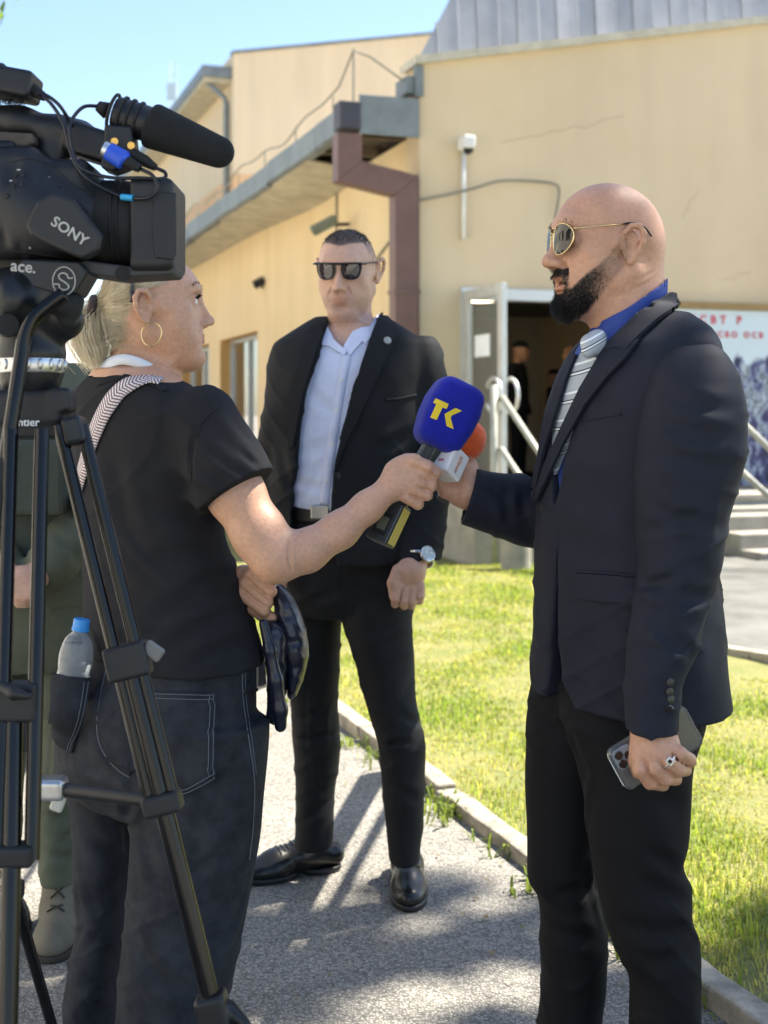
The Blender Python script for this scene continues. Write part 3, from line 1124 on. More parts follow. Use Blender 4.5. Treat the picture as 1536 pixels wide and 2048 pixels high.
ring = [B(T0 - .06, -0.87 + 0.16 * math.cos(a), 1.47 + .15 * math.sin(a)) for a in np.linspace(0.5, 2 * math.pi - .5, 26)]
bm_tube(hb, ring, 0.018, 8)
mesh_bm('pull_handle', hb, M_alu, door, smooth=True)
hb = bmesh.new()
ring = [B(T0 + .10, -0.87 + 0.16 * math.cos(a), 1.47 + .15 * math.sin(a)) for a in np.linspace(0.5, 2 * math.pi - .5, 26)]
bm_tube(hb, ring, 0.018, 8)
mesh_bm('pull_handle', hb, M_alu, door, smooth=True)

# platform, steps
pl = empty('entrance_steps', tuple(B(1.5, -0.8, 0)), 'concrete entrance platform with low steps below the banner', 'steps')
boxpart('platform', 0.02, 2.25, -1.25, -0.003, 0.0, ZF - .005, M_conc, pl, .012)
boxpart('platform_wall', 2.252, 8.0, -0.9, -0.003, 0.0, 0.50, M_paint_grey, pl, .012)
boxpart('platform_coping', 2.24, 8.0, -0.95, -0.0, 0.503, 0.56, M_conc, pl, .012)
for i, (zz, out) in enumerate(((0.41, 1.2), (0.28, 1.5), (0.15, 1.8))):
    boxpart('step', 2.254, 8.0, -out - .302, -out, 0.0, zz, M_conc, pl, .012)
boxpart('step', 2.254, 8.0, -1.198, -0.902, 0.0, 0.455, M_conc, pl, .012)
# hand rails
M_rail = mat('painted_steel_rail', (0.34, 0.34, 0.30), 0.5, var=.2, vscale=12, metallic=.2)
def handrail(label, posts, rails):
    e = empty('handrail', tuple(posts[0][0]), label, 'handrail')
    for a, b in posts:
        bm = bmesh.new(); bm_cyl(bm, a, b, .03, seg=14); mesh_bm('post', bm, M_rail, e, True)
    for r in rails:
        bm = bmesh.new(); bm_tube(bm, r, .026, 10); mesh_bm('rail', bm, M_rail, e, True)
    return e
d = 11.0
handrail('pale steel handrail post and sloping rails left of the doorway', [(P(988, 1150, d), P(988, 770, d))],
         [[P(988, 805, d), P(1005, 795, d), P(1180, 1060, d - .8)], [P(988, 900, d), P(1003, 898, d), P(1150, 1120, d - .8)]])
d = 10.6
handrail('sloping grey steel handrail in front of the banner', [(P(1405, 1150, d), P(1405, 745, d)), (P(1640, 1190, d - .5), P(1640, 985, d - .5))],
         [[P(1405, 755, d), P(1490, 850, d), P(1640, 995, d - .5)], [P(1405, 860, d), P(1480, 940, d), P(1640, 1085, d - .5)]])
bm = bmesh.new(); bm_cyl(bm, P(1032, 1165, 10.6), P(1032, 1020, 10.6), .125, seg=28)
o = mesh_bm('concrete_bollard', bm, M_conc, None, True, auto=40)
tag(o, 'round concrete bollard post standing at the lawn edge by the platform', 'bollard')

# banner on the wall
M_ban = bpy.data.materials.new('banner_print'); M_ban.use_nodes = True
nt = M_ban.node_tree; N = nt.nodes; bb_ = N['Principled BSDF']; bb_.inputs['Roughness'].default_value = .55
tc = N.new('ShaderNodeTexCoord')
sp = N.new('ShaderNodeSeparateXYZ'); lk(nt, tc.outputs['Object'], sp.inputs[0])
n1 = N.new('ShaderNodeTexNoise'); n1.inputs['Scale'].default_value = 4.6; n1.inputs['Detail'].default_value = 5; n1.inputs['Roughness'].default_value = .6
mp = N.new('ShaderNodeMapping'); mp.inputs['Scale'].default_value = (1.5, 1.5, 0.8)
lk(nt, tc.outputs['Object'], mp.inputs[0]); lk(nt, mp.outputs[0], n1.inputs['Vector'])
r1 = N.new('ShaderNodeValToRGB'); r1.color_ramp.interpolation = 'EASE'
e = r1.color_ramp.elements
e[0].position = .33; e[0].color = (.010, .011, .03, 1); e[1].position = .74; e[1].color = (.62, .70, .78, 1)
for pos_, c_ in ((.44, (.025, .025, .09, 1)), (.50, (.08, .085, .20, 1)), (.55, (.34, .40, .48, 1)), (.60, (.08, .09, .11, 1)), (.65, (.38, .43, .50, 1))):
    x = e.new(pos_); x.color = c_
lk(nt, n1.outputs['Fac'], r1.inputs['Fac'])
n2 = N.new('ShaderNodeTexNoise'); n2.inputs['Scale'].default_value = 1.4; lk(nt, tc.outputs['Object'], n2.inputs['Vector'])
r2 = N.new('ShaderNodeValToRGB'); e = r2.color_ramp.elements
e[0].color = (.50, .62, .68, 1); e[1].color = (.66, .75, .79, 1); lk(nt, n2.outputs['Fac'], r2.inputs['Fac'])
ad = N.new('ShaderNodeMath'); ad.operation = 'ADD'; lk(nt, sp.outputs['Z'], ad.inputs[0])
sc_ = N.new('ShaderNodeMath'); sc_.operation = 'MULTIPLY'; sc_.inputs[1].default_value = .7; lk(nt, n1.outputs['Fac'], sc_.inputs[0]); lk(nt, sc_.outputs[0], ad.inputs[1])
mr = N.new('ShaderNodeMapRange'); mr.inputs['From Min'].default_value = 2.18; mr.inputs['From Max'].default_value = 2.26
lk(nt, ad.outputs[0], mr.inputs['Value'])
mx = N.new('ShaderNodeMix'); mx.data_type = 'RGBA'; lk(nt, mr.outputs[0], mx.inputs['Factor']); lk(nt, r1.outputs[0], mx.inputs['A']); lk(nt, r2.outputs[0], mx.inputs['B'])
lk(nt, mx.outputs['Result'], bb_.inputs['Base Color'])
ban = empty('banner', tuple(B(2.6, -0.02, .56)), 'large pale blue printed banner with red lettering and dark blue figures', 'banner')
boxpart('banner_sheet', 2.45, 7.6, -0.035, -0.012, 0.58, 2.36, M_ban, ban)
boxpart('banner_rail', 2.40, 7.65, -0.07, -0.004, 2.365, 2.43, mat('brown_lath', (0.30, 0.20, 0.08), .7), ban)
M_red = mat('red_print', (0.62, 0.06, 0.09), 0.6, var=.1)
def wall_text(s, t, z, size, sp=1.0, sx=1.0):
    text_obj('lettering', s, frame4(B(t, -0.0405, z), V, ZZ, -U), size, M_red, ban, ext=.003, bold=True, sx=sx, align='LEFT', spacing=sp)
wall_text('HBCBT P', 2.74, 2.255, .118, 1.75)
wall_text('TMCBO OCB', 3.02, 2.11, .085, 1.62)

# small wall devices
cc = empty('security_camera', tuple(B(.433, -.05, 2.97)), 'small white security camera on top of a white wall conduit', 'security camera')
bm = bmesh.new(); bm_cyl(bm, B(.433, -.03, 2.95), B(.433, -.03, 3.78), .022, seg=12); mesh_bm('conduit', bm, M_white, cc, True)
boxpart('housing', .37, .49, -.20, -.01, 3.78, 3.90, M_white, cc, .02)
bm = bmesh.new(); bm_cyl(bm, B(.43, -.16, 3.76), B(.43, -.12, 3.80), .045, seg=16); mesh_bm('lens_dome', bm, M_black, cc, True)
fl = empty('floodlight', tuple(B(0, 2.2, 3.2)), 'grey rectangular floodlight on the yellow wing wall', 'floodlight')
pc = P(648, 450, 13.9)
Rf = np.array(Matrix.Rotation(math.radians(-28), 3, 'Y') @ Matrix.Rotation(math.radians(20), 3, 'X'))
bm = bmesh.new(); bm_box(bm, pc, (.30, .16, .09), Rf); mesh_bm('housing', bm, mat('lamp_grey', (.17, .19, .15), .6), fl, bevel=.02)
bm = bmesh.new(); bm_box(bm, pc + Rf @ np.array([-.02, -.0, -.048]), (.24, .13, .006), Rf); mesh_bm('lens', bm, mat('lamp_lens', (.55, .60, .50), .2), fl)
bm = bmesh.new(); bm_tube(bm, [pc, pc + np.array([.12, .1, .02]), B(-.0, 2.2, pc[2] + .05)], .02, 8); mesh_bm('bracket', bm, M_black, fl)
fl2 = empty('wall_lamp', tuple(B(0, 6.6, 3)), 'small dark lamp on a bracket above the wing window', 'wall lamp')
pc = P(518, 565, 17.9)
bm = bmesh.new(); bm_box(bm, pc, (.17, .2, .09), Rf); mesh_bm('housing', bm, M_black, fl2, bevel=.02)
bm = bmesh.new(); bm_tube(bm, [pc, pc + np.array([.1, .1, -.12]), pc + np.array([.14, .16, -.2])], .02, 8); mesh_bm('bracket', bm, M_black, fl2)

# ================================================================== tall hall behind
HC = np.array([-4.05, 35.0, 0.0]) - C0
ha, hb_ = float(HC @ V), float(HC @ U)
hall = empty('tall_hall', tuple(B(ha, hb_, 0)), 'tall cream gabled hall rising behind the low wing', 'building')
bm = bmesh.new()
def hp(pts, b0, b1):
    bm_prism(bm, pts, b0, b1, MB @ Matrix(((1, 0, 0, 0), (0, 0, 1, 0), (0, 1, 0, 0), (0, 0, 0, 1))))
hp([(ha, 7.8), (ha + 9, 7.8), (ha + 9, 12.72), (ha, 11.06)], hb_, hb_ + 22)
bmesh.ops.recalc_face_normals(bm, faces=bm.faces); mesh_bm('upper_wall', bm, M_hall, hall)
bm = bmesh.new()
hp([(ha - .01, 0), (ha + 9, 0), (ha + 9, 7.798), (ha - .01, 7.798)], hb_ - .01, hb_ + 22)
bmesh.ops.recalc_face_normals(bm, faces=bm.faces); mesh_bm('lower_wall', bm, M_hall_low, hall)
bm = bmesh.new()
hp([(ha - .04, 11.02), (ha + 9, 12.68), (ha + 9, 12.76), (ha - .04, 11.1)], hb_ - .05, hb_ + .25)
bmesh.ops.recalc_face_normals(bm, faces=bm.faces); mesh_bm('gable_flashing', bm, M_zinc, hall)
bm = bmesh.new()
bbox(bm, ha - .75, ha - .002, hb_ + .3, hb_ + 22, 10.30, 10.42)
mesh_bm('soffit', bm, M_soffit, hall)
bm = bmesh.new(); bbox(bm, ha - .80, ha - .003, hb_ + .2, hb_ + 22, 10.424, 10.72); mesh_bm('eave', bm, M_zinc, hall)
bm = bmesh.new(); bm_tube(bm, [B(ha - .7, hb_ + .5, 10.4), B(ha - .15, hb_ + .5, 9.95), B(ha - .1, hb_ + .5, 9.8), B(ha - .1, hb_ + .5, 0)], .075, 10)
mesh_bm('downpipe', bm, M_zinc, hall, True)
# lattice mast
mast = empty('telecom_mast', (-19.5, 120, 0), 'thin pale lattice mast far behind against the sky', 'mast')
M_mast = mat('hazed_mast_steel', (.42, .52, .58), .7)  # pale blue-grey puts distance haze into the steel colour
bm = bmesh.new()
mx_, my_ = (345 - CX) / FPX * 120, 120
for k in range(3):
    a = k * 2.1
    bm_tube(bm, [(mx_ + .42 * math.cos(a), my_ + .42 * math.sin(a), 0), (mx_ + .42 * math.cos(a), my_ + .42 * math.sin(a), 34)], .05, 5)
mesh_bm('leg', bm, M_mast, mast)
bm = bmesh.new()
for i in range(34):
    for k in range(3):
        a, b = k * 2.1, (k + 1) * 2.1
        bm_tube(bm, [(mx_ + .42 * math.cos(a), my_ + .42 * math.sin(a), i), (mx_ + .42 * math.cos(b), my_ + .42 * math.sin(b), i + 1)], .03, 4)
mesh_bm('brace', bm, M_mast, mast)
bm = bmesh.new()
for z in (31, 28.5):
    bm = bmesh.new(); bm_box(bm, (mx_, my_ - .5, z), (.9, .2, 1.6)); mesh_bm('antenna', bm, M_mast, mast)

# ================================================================== foliage
M_leaf = mat('leaf', (0.055, 0.11, 0.02), 0.55, col2=(0.10, 0.17, 0.03), vscale=3)
bsdf(M_leaf).inputs['Subsurface Weight'].default_value = 0
def add_translucent(m, col, fac):
    nt = m.node_tree; N = nt.nodes
    out = next(n for n in N if n.type == 'OUTPUT_MATERIAL')
    tr = N.new('ShaderNodeBsdfTranslucent'); tr.inputs[0].default_value = (*col, 1)
    ms = N.new('ShaderNodeMixShader'); ms.inputs[0].default_value = fac
    lk(nt, bsdf(m).outputs[0], ms.inputs[1]); lk(nt, tr.outputs[0], ms.inputs[2]); lk(nt, ms.outputs[0], out.inputs['Surface'])
add_translucent(M_leaf, (0.22, 0.34, 0.04), .4)
M_bark = mat('bark', (0.10, 0.075, 0.05), .95, var=.35, vscale=9, bump=.8, bscale=25, bdist=.02)


def leaves(n, cen, rad, size, rng, shell=0.5):
    """leaf-shaped quads folded along the rib, spread in ellipsoidal clumps"""
    d = rng.normal(size=(n, 3)); d /= np.linalg.norm(d, axis=1, keepdims=True)
    r = rng.random(n) ** (1 / 3) * (1 - shell) + shell * rng.random(n) ** .25
    p = np.asarray(cen) + d * r[:, None] * np.asarray(rad)
    ax = rng.normal(size=(n, 3)); ax /= np.linalg.norm(ax, axis=1, keepdims=True)
    up = rng.normal(size=(n, 3)) * .6 + np.array([0, 0, 1.0])
    sd = np.cross(ax, up); sd /= np.linalg.norm(sd, axis=1, keepdims=True)
    nn = np.cross(sd, ax)
    s = size * (0.6 + .8 * rng.random(n))[:, None]
    v0 = p; v1 = p + ax * s * .5 + sd * s * .3 + nn * s * .08; v2 = p + ax * s; v3 = p + ax * s * .5 - sd * s * .3 + nn * s * .08
    V_ = np.stack([v0, v1, v2, v3], 1).reshape(-1, 3)
    F_ = np.arange(4 * n).reshape(-1, 4)
    return V_, F_


def tree(name, base, height, clumps, nleaf, size, label, seed, lean=(0, 0), gaps=()):
    rng = np.random.default_rng(seed)
    t = empty(name, base, label, 'tree')
    base = np.array(base, float)
    bm = bmesh.new()
    top = base + np.array([lean[0], lean[1], height * .75])
    bm_tube(bm, spline([base - [0, 0, .1], base + (top - base) * .35 + rng.normal(size=3) * .1, top], 12), list(np.linspace(height * .034, height * .012, 13))[:len(spline([base, base, top], 12))], 10)
    for c, r in clumps:
        a = base + (top - base) * rng.uniform(.4, .9)
        mid = (a + np.array(c)) / 2 + rng.normal(size=3) * .15
        bm_tube(bm, spline([a, mid, np.array(c)], 8), list(np.linspace(height * .0016, height * .0006, len(spline([a, mid, c], 8)))), 6)
    mesh_bm('trunk', bm, M_bark, t, True)
    VV, FF = [], []
    off = 0
    tot = sum(np.prod(r) for c, r in clumps)
    for c, r in clumps:
        n = max(20, int(nleaf * np.prod(r) / tot))
        v_, f_ = leaves(n, c, r, size, rng, .45)
        VV.append(v_); FF.append(f_ + off); off += len(v_)
    VV, FF = np.vstack(VV), np.vstack(FF)
    if gaps:                                   # leaves cut away along sun rays to put sun patches on chosen points
        cen = VV.reshape(-1, 4, 3).mean(1)
        sv = np.array(sdir)
        keep = np.ones(len(cen), bool)
        for g, r in gaps:
            q = cen - g
            q = q - (q @ sv)[:, None] * sv
            keep &= np.linalg.norm(q, axis=1) > r
        VV = VV.reshape(-1, 4, 3)[keep].reshape(-1, 3); FF = np.arange(len(VV)).reshape(-1, 4)
    mesh_np('crown', VV, FF, M_leaf, t, False)
    return t


# shade tree standing right of the lawn, out of the picture; its crown throws the dappled shade
rt = np.random.default_rng(21)
EL = math.tan(SUN_EL)
def over(x, y, h, z):
    """point at height z on the sun ray through (x,y,h)"""
    k = (z - h) / sdir.z
    return np.array([x + sdir.x * k, y + sdir.y * k, z])
cl_ = []
for x in np.arange(-1.9, 1.9, .42):
    for y in np.arange(-0.6, 3.75, .42):
        z = rt.uniform(8.0, 11.5)
        if rt.random() < .16: continue
        jx, jy = rt.uniform(-.2, .2, 2)
        if y + jy > 3.40: continue
        cl_.append((over(x + jx, y + jy, 0.0, z), np.array([.30, .30, .22]) * rt.uniform(.7, 1.25)))
for x in np.arange(-1.3, 1.6, .36):         # lower boughs that shade faces and shoulders
    for y in np.arange(1.5, 3.1, .36):
        if rt.random() < .38: continue
        z = rt.uniform(7.0, 9.0)
        jx, jy = rt.uniform(-.15, .15, 2)
        cl_.append((over(x + jx, y + jy, 1.45, z), np.array([.24, .24, .18]) * rt.uniform(.7, 1.2)))
GAPS = [(P(1262, 385, 2.40), .045), (P(1255, 690, 2.28), .07), (P(1440, 790, 2.2), .10), (P(1460, 1180, 2.5), .12), (P(535, 985, 2.38), .09), (P(392, 560, 2.62), .045), (P(400, 640, 2.62), .03), (P(470, 840, 2.42), .06),
        (P(700, 1060, 2.45), .05), (P(1010, 985, 2.55), .05), (P(960, 850, 2.62), .05), (P(870, 700, 3.45), .08), (P(870, 790, 2.53), .04), (P(440, 300, 1.95), .05), (P(430, 1750, 1.87), .05)]
for gx, gy, gr_ in ((560, 1870, .10), (600, 1850, .09), (680, 1850, .07), (800, 1865, .06), (820, 1990, .12), (880, 2010, .10), (900, 1975, .06), (1040, 1950, .10), (1060, 1990, .10), (480, 1960, .06), (640, 1790, .10), (760, 1800, .08), (980, 1810, .12), (1010, 1780, .1), (520, 1790, .1), (860, 1845, .07)):
    GAPS.append((ground_at(gx, gy), gr_ * .68))
tree('lime_tree', (7.6, 2.2, 0), 12.0, cl_, 24000, .14, 'broad leafy tree right of the lawn casting dappled shade', 4, lean=(-.6, .6), gaps=GAPS)
# tree at the left whose twig tips hang into the top corner
cl_ = [((-2.66, 8.0, 3.92), (.42, .5, .36)), ((-3.2, 8.2, 4.3), (.7, .7, .5)), ((-4.1, 8.0, 4.6), (1.1, 1.0, .8)), ((-4.9, 8.3, 4.2), (.9, .9, .7)), ((-4.2, 8.4, 5.5), (.9, .9, .7)), ((-3.5, 7.6, 5.1), (.7, .7, .5))]
tree('birch_tree', (-4.4, 8.2, 0), 6.0, cl_, 5000, .11, 'leafy twig tips of a green tree in the top left corner', 9)
# trees beyond the path end, seen mirrored in the wing windows
for i, (x, y, h) in enumerate(((-14.5, 30, 6.0), (-17.5, 36, 7.0), (-21, 44, 7.5))):
    rr = np.random.default_rng(40 + i)
    cl_ = [((x + rr.normal() * 1.4, y + rr.normal() * 1.4, h * rr.uniform(.28, .9)), np.array([1.2, 1.2, .9]) * rr.uniform(.7, 1.2)) for _ in range(14)]
    tree('maple_tree', (x, y, 0), h, cl_, 3500, .34, ['nearest', 'middle', 'farthest'][i] + ' bushy maple tree left of the path mirrored in the windows', 50 + i)

# ---- grass blades on the lawn
def grass(n, rng):
    y = 2.2 + (11.0 - 2.2) * rng.random(n) ** 1.25
    xl = kx(y) + KW
    x = xl + 0.01 + rng.random(n) ** 1.1 * np.minimum(4.2, 0.36 * y + 1.0 - np.minimum(xl, .5))
    clump = np.array([mnoise.noise(Vector((a * 1.9, b * 1.9, 3.0))) for a, b in zip(x, y)])
    fine = np.array([mnoise.noise(Vector((a * 6, b * 6, 9.0))) for a, b in zip(x, y)])
    edge = np.clip((x - xl) / .5, 0, 1)
    keep = rng.random(n) < np.clip(.72 + .9 * clump + .7 * fine, .30, 1) * (.30 + .70 * edge)
    pav = (x > 1.66) & (y > 6.2 + 0)
    keep &= ~(pav & (x > 1.70 + (y - 6.85) * .19))
    x, y, clump, edge, fine = x[keep], y[keep], clump[keep], edge[keep], fine[keep]
    n = len(x)
    z = np.array([lawn_h(a, b) for a, b in zip(x, y)]) - .004
    h = (.012 + .018 * rng.random(n)) * (1 + .9 * np.clip(clump, -.4, 1)) * np.where(rng.random(n) < .03, 1.9, 1)
    h *= np.where(y < 4.0, 1.25, 1.0)
    far = np.clip((y - 4) / 6, 0, 1)
    w = .0016 + .0032 * far + .0012 * rng.random(n)
    a = rng.random(n) * 2 * math.pi
    lean = rng.random(n) * 1.0
    dx, dy = np.cos(a), np.sin(a)
    a2 = a + math.pi / 2 + rng.normal(size=n) * .5
    sx, sy = np.cos(a2) * w, np.sin(a2) * w
    b0 = np.stack([x - sx, y - sy, z], 1); b1 = np.stack([x + sx, y + sy, z], 1)
    m0 = np.stack([x + dx * h * lean * .35 - sx * .8, y + dy * h * lean * .35 - sy * .8, z + h * .62], 1)
    m1 = np.stack([x + dx * h * lean * .35 + sx * .8, y + dy * h * lean * .35 + sy * .8, z + h * .62], 1)
    tp = np.stack([x + dx * h * lean, y + dy * h * lean, z + h * (1.05 - .35 * lean)], 1)
    V_ = np.stack([b0, b1, m1, m0, tp], 1).reshape(-1, 3)
    i0 = np.arange(n) * 5
    F_ = np.concatenate([np.stack([i0, i0 + 1, i0 + 2, i0 + 3], 1)])
    T_ = np.stack([i0 + 3, i0 + 2, i0 + 4, i0 + 4], 1)
    dry = np.clip(.35 - .8 * clump + .7 * rng.normal(size=n) * .35 + (1 - edge) * .25, 0, 1)
    colr = np.array([.165, .245, .038]) * (1 - dry[:, None]) + np.array([.40, .37, .12]) * dry[:, None]
    colr *= rng.uniform(.8, 1.2, n)[:, None]
    return V_, F_, T_, np.repeat(colr, 5, 0)


gv, gf, gt, gc = grass(175000, np.random.default_rng(5))
tri = [tuple(q[:3]) for q in gt]
me = bpy.data.meshes.new('grass')
me.vertices.add(len(gv)); me.vertices.foreach_set('co', gv.astype(np.float32).ravel())
loops = np.concatenate([gf.ravel(), gt[:, :3].ravel()]).astype(np.int32)
me.loops.add(len(loops)); me.loops.foreach_set('vertex_index', loops)
me.polygons.add(len(gf) + len(gt))
me.polygons.foreach_set('loop_start', np.concatenate([np.arange(len(gf)) * 4, len(gf) * 4 + np.arange(len(gt)) * 3]).astype(np.int32))
me.update(calc_edges=True)
M_grass = mat('grass_blade', (.1, .2, .03), .55)
nt = M_grass.node_tree
at = nt.nodes.new('ShaderNodeAttribute'); at.attribute_name = 'col'
lk(nt, at.outputs['Color'], bsdf(M_grass).inputs['Base Color'])
add_translucent(M_grass, (.3, .4, .05), .45)
trn = next(n for n in nt.nodes if n.type == 'BSDF_TRANSLUCENT')
gm = nt.nodes.new('ShaderNodeMix'); gm.data_type = 'RGBA'; gm.blend_type = 'MULTIPLY'; gm.inputs['Factor'].default_value = 1
gm.inputs['B'].default_value = (2.1, 1.9, 1.4, 1)
lk(nt, at.outputs['Color'], gm.inputs['A']); lk(nt, gm.outputs['Result'], trn.inputs[0])
me.materials.append(M_grass)
go = bpy.data.objects.new('grass', me); COL.objects.link(go); vcol(go, 'col', gc)
tag(go, 'short sunlit yellow green lawn grass behind the kerb', 'grass', kind='stuff')

# ---- weeds along the kerb foot
rw = np.random.default_rng(77)
wv, wf, o_ = [], [], 0
for s in list(rw.uniform(-.9, 8, 46)) + [0.55, 0.65, 0.8, 1.0, 2.1, 2.3, -.6]:
    c = Kp + U * s - V * rw.uniform(.0, .05)
    for _ in range(rw.integers(8, 26)):
        p = c + np.array([rw.normal() * .035, rw.normal() * .05, 0])
        a = rw.random() * 6.28; h = rw.uniform(.015, .05); l = rw.uniform(.01, .05); w = .004
        d_ = np.array([math.cos(a), math.sin(a), 0]); sdv = np.array([-d_[1], d_[0], 0]) * w
        wv += [p - sdv, p + sdv, p + d_ * l * .5 + sdv + ZZ * h, p + d_ * l * .5 - sdv + ZZ * h, p + d_ * l + ZZ * h * 1.1]
        wf += [[o_, o_ + 1, o_ + 2, o_ + 3], [o_ + 3, o_ + 2, o_ + 4]]; o_ += 5
wo = mesh_np('kerb_weeds', np.array(wv), wf, M_grass, None, False)
wc = np.repeat(np.array([.13, .18, .035])[None] * rw.uniform(.6, 1.5, len(wv) // 5)[:, None], 5, 0)
vcol(wo, 'col', wc)
tag(wo, 'small weed tufts growing along the foot of the kerb', 'weeds', kind='stuff')

# ---- white van parked beyond the path end at the left, mostly hidden
van = empty('parked_van', (-4.0, 9.6, 0), 'white parked van mostly hidden behind the uniformed person', 'van')
MV = Matrix(((1, 0, 0, 0), (0, 0, 1, 9.0), (0, 1, 0, 0), (0, 0, 0, 1)))
side = [(-6.1, .35), (-1.35, .35), (-1.30, .85), (-1.55, 1.02), (-2.02, 1.12), (-2.42, 1.82), (-2.6, 1.92), (-6.0, 1.95), (-6.12, 1.6)]
bm = bmesh.new(); bm_prism(bm, side, 0, 1.8, MV); bmesh.ops.recalc_face_normals(bm, faces=bm.faces)
mesh_bm('body', bm, mat('white_car_paint', (.72, .73, .72), .25, var=.03, coat=.6), van, bevel=.05, seg=3)
M_vg = mat('dark_car_glass', (.02, .025, .028), .05, var=0)
for poly in ([(-2.10, 1.15), (-2.46, 1.76), (-3.1, 1.78), (-3.1, 1.15)], [(-3.2, 1.15), (-3.2, 1.78), (-4.4, 1.79), (-4.4, 1.15)], [(-4.5, 1.15), (-4.5, 1.79), (-5.9, 1.79), (-5.9, 1.15)]):
    bm = bmesh.new(); bm_prism(bm, poly, -.008, .02, MV); bmesh.ops.recalc_face_normals(bm, faces=bm.faces); mesh_bm('window', bm, M_vg, van)
for x in (-2.05, -5.2):
    bm = bmesh.new(); bm_cyl(bm, (x, 8.93, .33), (x, 9.15, .33), .33, seg=28); w_ = mesh_bm('wheel', bm, M_black, van, True, auto=40)
    bm = bmesh.new(); bm_cyl(bm, (x, 8.92, .33), (x, 8.95, .33), .2, seg=20); mesh_bm('rim', bm, M_alu, w_, True, auto=40)
for k in range(4):
    bm = bmesh.new(); bm_box(bm, (-2.62, 8.985, 1.2 + .13 * k), (.5, .012, .07)); mesh_bm('window_blind_slat', bm, M_white, van)

# ---- pale block added out of view to bounce fill light; wing windows mirror it
blk = empty('fill_bounce_block', (-13, 4, 0), 'pale block added out of view at the left to bounce fill light, mirrored in the wing windows', 'building')
M_blk = stucco('pale_render', (.70, .66, .58), (.76, .72, .65), scale=.3)
bm = bmesh.new(); bm_box(bm, (-16.0, 4, 5.0), (8, 34, 10)); mesh_bm('wall', bm, M_blk, blk)
for k in range(9):
    for j in range(3):
        bm = bmesh.new(); bm_box(bm, (-11.99, -10 + k * 3.6, 1.9 + j * 3.0), (.06, 1.5, 1.4)); w_ = mesh_bm('window', bm, M_glass, blk)
        bm = bmesh.new(); bm_box(bm, (-11.97, -10 + k * 3.6, 1.17 + j * 3.0), (.2, 1.7, .06)); mesh_bm('sill', bm, M_conc, w_)

# ---- dry leaves, seeds and bits of straw scattered on path and lawn edge
rl = np.random.default_rng(91)
lv, lf, lc, o_ = [], [], [], 0
for i in range(210):
    if i < 120:
        q = Kp + U * rl.uniform(-1.2, 5) - V * abs(rl.normal()) * .22; z = .004
    elif i < 170:
        q = np.array([rl.uniform(-.9, .5), rl.uniform(2.7, 5.0), 0]); z = .004
    else:
        q = Kp + U * rl.uniform(-1.2, 4) + V * (KW + rl.uniform(.0, .5)); z = .05
    if z < .01 and q[0] > kx(q[1]) - .01: continue
    a = rl.random() * 6.28; L = rl.uniform(.006, .022); W_ = L * rl.uniform(.25, .6)
    if rl.random() < .22: L, W_ = rl.uniform(.03, .08), .0016
    d_ = np.array([math.cos(a), math.sin(a), rl.uniform(-.1, .25)]); s_ = np.array([-d_[1], d_[0], rl.uniform(-.2, .2)])
    q = np.array([q[0], q[1], z + .003])
    lv += [q, q + d_ * L * .5 + s_ * W_ + ZZ * .003, q + d_ * L, q + d_ * L * .5 - s_ * W_ + ZZ * .002]
    lf.append([o_, o_ + 1, o_ + 2, o_ + 3]); o_ += 4
    lc += [np.array([.30, .22, .10]) * rl.uniform(.35, 1.3) * (np.array([.8, 1.15, .7]) if rl.random() < .25 else 1)] * 4
lo2 = mesh_np('leaf_litter', np.array(lv), lf, M_grass, None, False)
vcol(lo2, 'col', np.array(lc)); tag(lo2, 'dry leaf bits and straw scattered along the kerb', 'leaf litter', kind='stuff')
